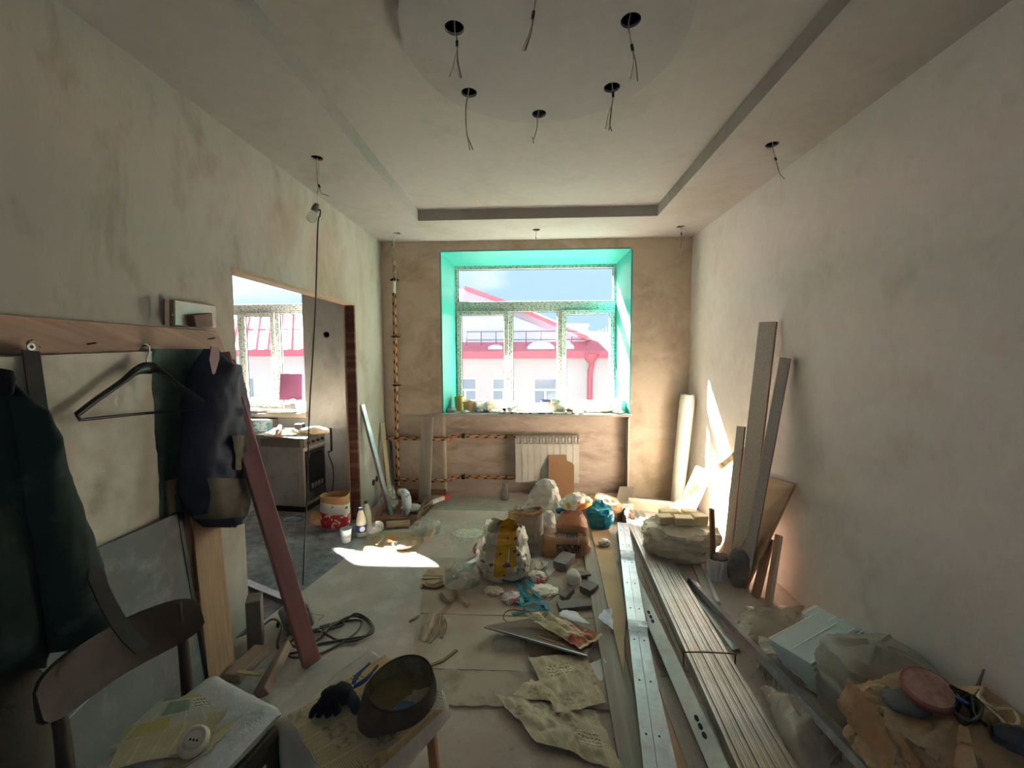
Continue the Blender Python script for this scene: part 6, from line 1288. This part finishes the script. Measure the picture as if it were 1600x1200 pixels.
# foam bag
M_FOAMC = mat('cream_foam', (226, 214, 178), (212, 198, 160), scale=10, rough=.9, bump=.3, bscale=60)
fbg = bagmesh(c=fl(1062, 880)+V((.03, .10, 0)), sx=.50, sy=.34, h=.25, ang=-.15, seed=121, fine=.6, amp=.05, prof=((0, .6), (.25, .88), (.6, 1), (.85, .98), (1, .86)), e=.7, sc=8, n=64).build('foam_bag', M_CREAMBAG, smooth=30); tag(fbg, 'bulging cream bag filled with foam offcuts', 'bag')
for dx, dy, s_, a_ in ((-.135, -.035, (.12, .09, .06), .15), (.005, -.06, (.14, .09, .065), -.08), (.14, -.03, (.11, .09, .07), .12), (-.06, .075, (.16, .08, .06), .08), (.105, .085, (.12, .08, .06), -.1)):
    c = fl(1062, 880)+V((.03+dx, .10+dy, .335)); o = MB().box(c, s_, Matrix.Rotation(a_, 3, 'Z')).build('foam_offcut', M_FOAMC, bevel=.006); tag(o, 'cream foam offcut heaped in the bulging bag', 'foam offcut', 'foam offcuts in the bulging bag')
# plank on edge, foam boards, tube
o = MB().bar(V((1.03, 4.33, .06)), V((1.62, 4.17, .06)), .03, .12).build('pale_plank', mat('pale_foam_plank', (206, 200, 178), (188, 180, 156), scale=6, rough=.85), bevel=.003); tag(o, 'pale plank set on edge behind the foam bag', 'plank')
MB().bar(V((1.03, 4.31, .122)), V((1.62, 4.15, .122)), .06, .012).build('top_lath', M_CREAMBAG, o)
o = MB().bar(V((1.50, 4.06, .02)), wr(1101, 733, .05), .16, .05, (-.6, -.8, .2)).build('foam_board', M_FOAMC, bevel=.004); tag(o, 'cream foam board leaning beside the white tube', 'foam board')
p0, p1 = V((1.36, 3.93, .17)), wr(1153, 708, .02)
n_ = 26; mb = MB(); d = (p1-p0); 
for k in range(n_):
    a_ = p0+d*(k/n_); b_ = p0+d*((k+1)/n_); mb.bar(a_, b_, .045, .055+.02*R_.random(), (-.3, -.9, .6))
o = mb.build('foam_strip', M_FOAMC); tag(o, 'long ragged foam strip leaning from the bag to the right wall', 'foam strip')
tb_ = [V((1.59, 4.47, .01)), lerp(V((1.59, 4.47, .01)), V((1.69, 4.49, 1.22)), .5), V((1.69, 4.49, 1.22))]
wt = thing('white_tube', 'fat white wrapped tube standing in the right back corner', 'tube', tb_[0])
MB().tube(smooth_path(tb_, 5), [.06, .062, .066, .07, .072, .074, .075, .077, .078, .078, .07], 22).build('wrap', mat('white_wrap', (206, 204, 194), (190, 186, 172), scale=5, rough=.5, bump=.25, bscale=12, bdist=.01), wt, smooth=50)
for q in (-.05, .05): MB().lathe([(.016, 0), (.016, .008), (.01, .008)], 12, at=tb_[2]+V((q*.7, -.03, 0))).build('rolled_end', M_CREAMBAG, wt)
lean_poly('grey_sheet', [(962, 785), (988, 785), (990, 761), (968, 760)], 4.55, YB-.02, .006, mat('grey_sheet', (150, 142, 126), (136, 128, 112), scale=5), 'small grey sheet leaning on the window wall behind the profiles', 'sheet')
o = MB().prism([fl(972, 806), fl(990, 806), fl(990, 806)+V((0, .02, .12)), fl(972, 806)+V((0, .02, .12))], (0, .008, 0)).build('pale_offcut', M_POLY); tag(o, 'cloudy plastic offcut standing at the far end of the profile bundle', 'offcut')
# ================================================================== boards leaning on the right wall
def chip_mat(name, a, b):
    t = NT(name); vec = t.coord('Object'); c = t.ramp(t.noise(vec, 130, 3, .7), .35, .65, lin(a), lin(b)); t.put(t.b, 'Base Color', c); t.b.inputs['Roughness'].default_value = .85; return t.m
M_CHIP = chip_mat('chipboard_core', (228, 218, 206), (196, 186, 176)); M_VEN = wood('tan_veneer', (196, 164, 132), (180, 146, 114), (166, 138, 110), along=1.5, grain=14)
M_VENB = wood('brown_veneer', (156, 116, 92), (136, 98, 78), (166, 138, 116))
def leanplank(b, t, w_, th, face, m, label, edge=None, name='chipboard_plank', w1=None):
    o = MB().bar(b, t, w_, th, face, w1=w1).build(name, m, bevel=.001); tag(o, label, 'plank')
    if edge:
        b, t = V(b), V(t); d = (t-b).normalized(); s_ = d.cross(V(face)).normalized(); n__ = s_.cross(d); MB().bar(b+s_*(w_/2+.0015)+d*.002, t+s_*(w_/2+.0015)-d*.002, .003, th, n__).build('veneer_edge', edge, o)
    return o
F1 = (-.75, -.62, .2)
leanplank(fl(1153, 903)+V((.02, .03, .0)), wr(1200, 503, .055), .115, .022, F1, M_CHIP, 'tallest chipboard plank leaning on the right wall', M_VENB)
leanplank(fl(1136, 893)+V((0, .02, 0)), wr(1163, 668, .10)+V((0, .05, 0)), .06, .02, F1, M_CHIP, 'narrow shorter chipboard plank in front of the tallest one', M_VENB)
leanplank(fl(1161, 916)+V((0, 0, 0)), wr(1227, 559, .045), .062, .045, (-.55, -.8, .2), M_CHIP, 'thick chipboard plank with brown side leaning on the right wall', M_VENB)
leanplank(fl(1140, 880)+V((.04, .08, 0)), wr(1181, 706, .04)+V((0, .12, 0)), .12, .02, F1, M_VEN, 'short tan plank hidden behind the chipboard planks', M_VENB)
bp = [V((1.50, 2.84, .001)), V((1.46, 3.25, .001)), wr(1188, 742, .022), wr(1241, 757, .022)]
o = MB().prism(bp, (.018, 0, .004)).build('veneered_board', M_VEN, bevel=.001); tag(o, 'wide tan veneered board leaning behind the chipboard planks', 'board')
bp = [V((1.57, 2.95, .001)), V((1.54, 3.3, .001)), wr(1190, 728, .002)+V((-.002, .2, 0)), wr(1213, 742, .002)+V((-.002, .05, 0))]
leanplank(fl(1170, 929)+V((.035, -.02, 0)), wr(1203, 842, .11), .045, .06, (-.7, -.7, .2), M_VENB, 'short dark brown board leaning at the foot of the wide tan board', None, 'short_board')
leanplank(fl(1185, 937)+V((.035, -.05, 0)), wr(1217, 836, .09), .03, .075, (-.7, -.7, .2), M_VEN, 'short pale-edged board beside the dark brown one', M_CHIP, 'short_board')
# bucket with rag and stick
b_ = fl(1122, 905)+V((0, .02, 0)); bk = thing('plastic_bucket', 'small white bucket on the floor by the chipboard planks', 'bucket', b_)
MB().lathe([(0, 0), (.062, 0), (.075, .15), (.08, .15), (.08, .158), (.072, .158), (.058, .006), (0, .006)], 24, at=b_, cap=False).build('body', mat('white_bucket', (224, 226, 222)), bk, smooth=50)
bagobj('grey_rag', 'dark grey rag standing bunched beside the white bucket', mat('dark_grey_rag', (138, 133, 130), (116, 110, 108), scale=7, rough=.9, bump=.4, bscale=20), 'rag', c=b_+V((.105, -.10, 0)), sx=.11, sy=.09, h=.24, seed=131, amp=.02, prof=((0, .7), (.5, 1), (.85, .9), (1, .5)))
o = crump(b_+V((.015, -.02, .15)), .08, .07, .05, 133, .35).build('pink_rag', mat('pinkish_rag', (168, 140, 134), (146, 118, 114), scale=12), smooth=30); tag(o, 'pinkish wad stuffed in the white bucket', 'rag')
o = MB().bar(b_+V((-.02, .01, .02)), wb(1112, 795, b_.y+.02), .028, .035, (0, -1, .1)).build('stirring_stick', M_VENB, bevel=.003); tag(o, 'brown stirring stick standing in the white bucket', 'stick')
# ================================================================== glossy panels, plastic sheeting, wrapped heap
M_GLOSS = mat('glossy_pale_panel', (222, 238, 240), (214, 232, 235), scale=2, rough=.12, metal=.15)
M_GLEDGE = mat('chrome_line_shine_white', (246, 248, 248), rough=.2)  # flat white instead of metal: the chrome's shine put into the colour
zt_ = .17
Agl, Bgl, Cgl = fl(1206, 998, zt_), fl(1280, 952, zt_), fl(1318, 992, zt_)
ex = (Bgl-Agl); ex.z = 0; lx = ex.length; ex.normalize(); ey = V((ex.y, -ex.x, 0))
for i in range(9):
    z = .012+i*.0185; r_ = Matrix.Rotation(R_.uniform(-.05, .05), 3, 'Z'); c = (Agl+Bgl)/2+ey*.1; c.z = z; c += V((-.0+(8-i)*.008, (8-i)*-.004, 0))
    tw = ey.to_3d(); o = MB(); m_ = Matrix((ex, -ey, V((0, 0, 1)))).transposed()
    o = o.box(c, (lx*1.05, .2, .016), r_@m_@Matrix.Rotation(.0, 3, 'X')).build('ceiling_panel', M_GLOSS, bevel=.002); tag(o, 'glossy pale blue slat in the stack by the right wall' if i < 8 else 'topmost glossy pale blue slat of the stack by the right wall', 'panel', 'glossy slats in the stack' if i < 8 else None)
    for yy in (-.098, .0, .098): MB().box(c+r_@m_@V((0, yy, .009)), (lx*1.05, .006, .003), r_@m_).build('bright_line', M_GLEDGE, o)
for i in range(5):
    c = fl(1322, 972, .16)+V((0.0, 0, -.025*i)); rr2 = Matrix.Rotation(.35+.05*i, 3, 'Z')@Matrix.Rotation(-.2, 3, 'Y'); c.x = min(c.x, 1.66); o = MB().box(c, (.11, .24, .016), rr2).build('ceiling_panel', M_GLOSS, bevel=.002); tag(o, 'short glossy offcut slat slipping down towards the right wall', 'panel', 'short glossy offcuts by the right wall')
    for yy in (-.1, .0, .1): MB().box(c+rr2@V((0, yy, .009)), (.11, .006, .003), rr2).build('bright_line', M_GLEDGE, o)
M_SHEETP = film('dusty_sheeting', (206, 196, 176), .28, .62, .2, 5)
def sheeting(label, q, seed, amp, z=.0, n=40, m=M_SHEETP, name='plastic_sheeting', fine=1., lift=None):
    a, b, c, d = [V(p) for p in q]
    def P(s, t):
        p = lerp(lerp(a, b, s), lerp(d, c, s), t); e = 1-max(abs(2*s-1), abs(2*t-1))**3
        h = amp*(.5+.5*ridge(p, 3.2*fine, seed))*(.25+.75*e)+amp*.32*abs(ridge(p, 6*fine, seed+4))+.003
        if lift: h += lift(s, t)
        return p+V((nz3(p, 5, seed)*.05, nz3(p, 5, seed+3)*.05, max(h, .003)))
    o = MB().sheet(P, n, n, .0015).build(name, m, smooth=35); return tag(o, label, 'plastic sheet')
sheeting('dusty plastic sheet spread on the floor behind the glossy slats', [fl(1150, 1000), fl(1240, 1010), fl(1255, 950), fl(1160, 950)], 3, .04)
sheeting('rumpled dusty plastic sheet in front of the glossy slats', [fl(1175, 1068), fl(1290, 1080), fl(1330, 1040), fl(1190, 1005)], 7, .09)
sheeting('tall fold of dusty plastic beside the profile bundle', [V((1.07, 1.57, 0)), V((1.24, 1.57, 0)), V((1.26, 1.9, 0)), V((1.09, 1.9, 0))], 12, .13)
sheeting('heaped clear plastic below the wrapped paper bundle', [V((1.06, 1.1, 0)), V((1.22, 1.1, 0)), V((1.24, 1.5, 0)), V((1.07, 1.5, 0))], 15, .13)
M_BRPAP = mat('dusty_brown_paper', (186, 154, 116), (156, 130, 104), scale=6, rough=.85, bump=.6, bscale=14, bdist=.02, dirt=(118, 108, 98), dscale=4)
bagobj('wrapped_bundle', 'big bundle in grey polythene against the right wall', film('grey_polythene', (176, 172, 160), .6, .9, .3, 4), 'bundle', c=V((1.56, 1.83, 0)), sx=.38, sy=.30, h=.30, seed=141, amp=.03, prof=((0, 1), (.6, 1), (.9, .9), (1, .7)), e=.6, ang=.1)
bagobj('paper_bundle', 'heap of dusty brown wrapping paper in the right corner', M_BRPAP, 'bundle', c=V((1.51, 1.43, 0)), sx=.46, sy=.36, h=.33, seed=145, fine=.6, n=64, amp=.06, prof=((0, 1), (.5, 1), (.85, .92), (1, .8)), e=.7, sc=6)
bagobj('paper_bundle', 'crumpled grey paper heap spilling towards the profiles', mat('grey_brown_paper', (150, 138, 122), (118, 106, 94), scale=7, rough=.85, bump=.6, bscale=14, bdist=.02, dirt=(172, 150, 118), dscale=4), 'bundle', c=V((1.50, 1.02, 0)), sx=.5, sy=.24, h=.34, seed=149, fine=.6, n=64, amp=.06, prof=((0, 1), (.5, 1), (.85, .9), (1, .7)), e=.75, sc=6)
heap = [o for o in COL.objects if o.name.startswith(('wrapped_bundle', 'paper_bundle'))]
HT = lambda u, v, l=.0: hit(u, v, heap, l)
page('kraft_paper', 'crumpled kraft paper edge between plastic sheet and brown bundle', [V((1.22, 1.30, .18)), V((1.265, 1.30, .30)), V((1.275, 1.62, .32)), V((1.235, 1.62, .2))], M_KRAFT, 151, .03, n=20, cat='paper', fine=1.6)
page('kraft_paper', 'bright brown strip of wrapping paper hanging down the heap', [V((1.15, 1.08, .14)), V((1.20, 1.08, .2)), V((1.215, 1.28, .25)), V((1.17, 1.28, .19))], M_KRAFT, 153, .015, n=14, cat='paper')
o = crump(HT(1416, 1100, -.01), .13, .1, .04, 155, .25).build('grey_rag', mat('slate_rag', (116, 114, 116), (96, 94, 96), scale=14, rough=.95), smooth=40); tag(o, 'slate grey rag lying beside the round lid', 'rag')
o = crump(HT(1588, 1160, -.01), .10, .08, .05, 157, .35).build('navy_bag', mat('navy_plastic', (44, 50, 64), (60, 66, 80), scale=8, rough=.4), smooth=30); tag(o, 'dark navy plastic bag at the edge of the paper heap', 'bag')
# round lid
M_LID = mat('reddish_lid', (150, 96, 88), (136, 82, 76), scale=9, rough=.6); c0 = HT(1450, 1086, .012)
rt = V((-.22, -.3, 1)).to_track_quat('Z', 'Y').to_matrix()
ld = thing('round_lid', 'round dusty red lid lying on the brown paper heap', 'lid', c0)
MB().lathe([(0, 0), (.076, 0), (.08, .004), (.08, .02), (.076, .024), (0, .024)], 32, at=c0, rot=rt, cap=False).build('disc', M_LID, ld, smooth=40)
MB().lathe([(0, .0242), (.069, .0242), (.069, .026), (0, .026)], 32, at=c0, rot=rt, cap=False).build('face', mat('dusty_pink_face', (184, 152, 138), (150, 108, 98), scale=22, rough=.8), ld, smooth=40)
# cables on the heap
cb = thing('cable_bundle', 'folded black cable with a blue tag on the brown paper heap', 'cable', HT(1515, 1115))
for k in range(5):
    pts = [(1478+2*k, 1086), (1492, 1098-2*k), (1512+3*k, 1106), (1518+4*k, 1124), (1508+3*k, 1138+k), (1496-k, 1128), (1490+2*k, 1112), (1500+4*k, 1102), (1522, 1118+3*k), (1540, 1140+2*k)]
    MB().tube(smooth_path([HT(u, v, .012+.006*k) for u, v in pts], 5), .0042, 7).build('cord', M_TAPE, cb, smooth=60)
MB().box(HT(1502, 1112, .04), (.018, .032, .008), Matrix.Rotation(.5, 3, 'Z')).build('tag', M_BLUEH, cb, bevel=.002)
for k_, pts in enumerate(([(1530, 1090), (1545, 1112), (1562, 1128), (1578, 1150), (1576, 1160)], [(1535, 1086), (1528, 1098), (1540, 1108), (1560, 1120)], [(1555, 1120), (1580, 1122), (1590, 1140), (1580, 1152)])):
    o = MB().tube(smooth_path([HT(u, v, .014+.008*k_) for u, v in pts], 6), .005, 7).build('white_cable', mat('cream_cable', (206, 196, 158), (186, 176, 140), scale=20, rough=.5), smooth=60); tag(o, ('long cream cable curving down the paper heap', 'short cream cable knot beside the black cable', 'looped cream cable at the edge of the paper heap')[k_], 'cable')
o = MB().bar(HT(1452, 1058, .04), HT(1484, 1084, .03), .006, .004).build('thin_rod', M_GALVD); tag(o, 'thin grey rod lying across the round red lid', 'rod')
o = MB().bar(V((1.74, 1.62, .22)), V((1.765, 1.60, .42)), .02, .006, (-1, 0, 0), w1=.004).build('broken_shard', mat('grey_shard', (110, 104, 96), rough=.7)); tag(o, 'pointed grey shard sticking up between heap and right wall', 'shard')

# ================================================================== SETTLING: soft things press against what they touch
from mathutils.bvhtree import BVHTree
bpy.context.view_layer.update()
SOFT = ['wrapped_bundle', 'paper_bundle', 'foam_bag', 'paper_sack', 'rubbish_bag', 'kraft_sack', 'brown_sack', 'white_bag', 'packaging', 'teal_bag', 'polythene_bag', 'brown_rags', 'white_wad', 'blue_tie', 'clear_bag', 'clear_pack', 'plastic_sheeting', 'polythene_sheet', 'kraft_scrap', 'grey_rag', 'navy_bag',
        'work_coat', 'brown_coat', 'leather_strap', 'linen_cloth', 'wool_cloth', 'padded_jacket', 'sackcloth', 'newspaper', 'paper_sheet', 'paper_scrap', 'work_glove', 'strap_tangle', 'strap_end', 'crumpled_', 'folded_paper', 'sill_scrap', 'plastic_film', 'plastic_bag', 'plastic_sheet', 'cream_cloth', 'extension_cable', 'wire_', 'white_cable', 'cable_bundle', 'linoleum', 'cardboard_sheet', 'board_piece']
def meshes(o): return [x for x in [o]+list(o.children_recursive) if x.type == 'MESH']
def world_tree(o):
    vs, fs = [], []
    for x in meshes(o):
        if any(m_ == M_GLASS for m_ in x.data.materials): continue
        b, w_ = len(vs), wloc(x); vs += [w_+p.co for p in x.data.vertices]; fs += [tuple(i+b for i in f.vertices) for f in x.data.polygons]
    lo = V([min(p[k] for p in vs) for k in range(3)]); hi = V([max(p[k] for p in vs) for k in range(3)]); return [BVHTree.FromPolygons(vs, fs), lo, hi]
UPD = V((.137, .271, .953)).normalized()
def inside(t, p):
    q, n = V(p), 0
    for _ in range(40):
        h = t.ray_cast(q, UPD)
        if h[0] is None: break
        n += 1; q = h[0]+UPD*1e-5
    return n % 2
TREES = {o: world_tree(o) for o in COL.objects if o.parent is None and o.get('category') and meshes(o) and o['category'] != 'building'}
rank = lambda o: next((i for i, s_ in enumerate(SOFT) if o.name.startswith(s_)), -1)
order = sorted([o for o in TREES if rank(o) >= 0], key=lambda o: (rank(o), o.name)); done = [o for o in TREES if rank(o) < 0]
for o in order:
    for it in range(3):
        lo, hi = TREES[o][1]-V((.01,)*3), TREES[o][2]+V((.01,)*3); moved = 0
        near = [TREES[q] for q in done if all(TREES[q][1][k] < hi[k] and TREES[q][2][k] > lo[k] for k in range(3))]
        for x in meshes(o):
            w_ = wloc(x)
            for p in x.data.vertices:
                c = w_+p.co
                for t, l2, h2 in near:
                    if all(l2[k] < c[k] < h2[k] for k in range(3)) and inside(t, c):
                        n_, nn_ = t.find_nearest(c)[:2]; d = n_-c
                        c = n_+(d.normalized() if d.length > 1e-6 else nn_)*.002; c.z = max(c.z, .001); c.x = min(c.x, XR-.003); moved += 1
                p.co = c-w_
            x.data.update()
        TREES[o] = world_tree(o)
        if not moved: break
    done.append(o)

# ================================================================== PLASTER CRUMBS on the open floor
bpy.context.view_layer.update(); DG = bpy.context.evaluated_depsgraph_get()
m = MB(); R2 = random.Random(3)
def crumb(p, s):
    if SC.ray_cast(DG, V((p[0], p[1], .012)), V((0, 0, 1)), distance=.45)[0]: return
    vs = [V((R2.uniform(-1, 1), R2.uniform(-1, 1), R2.uniform(0, 1)))*s for _ in range(4)]; vs = [V((p[0], p[1], p[2]+.001))+v for v in vs]; m.add(vs, [(0, 1, 2), (0, 2, 3), (0, 3, 1), (1, 3, 2)])
for k in range(420):
    p = fl(R2.gauss(732, 26), R2.gauss(834, 13)); crumb(p, R2.uniform(.003, .012))
for k in range(1500):
    p = V((R2.uniform(-1.5, 1.2), R2.uniform(1.2, 4.4), .004)); crumb(p, R2.uniform(.001, .005))
o = m.build('plaster_crumbs', mat('plaster_crumb', (214, 206, 188), (150, 138, 122), scale=20), fix=False); tag(o, 'scattered plaster crumbs and dust over the floor', 'debris', kind='stuff')
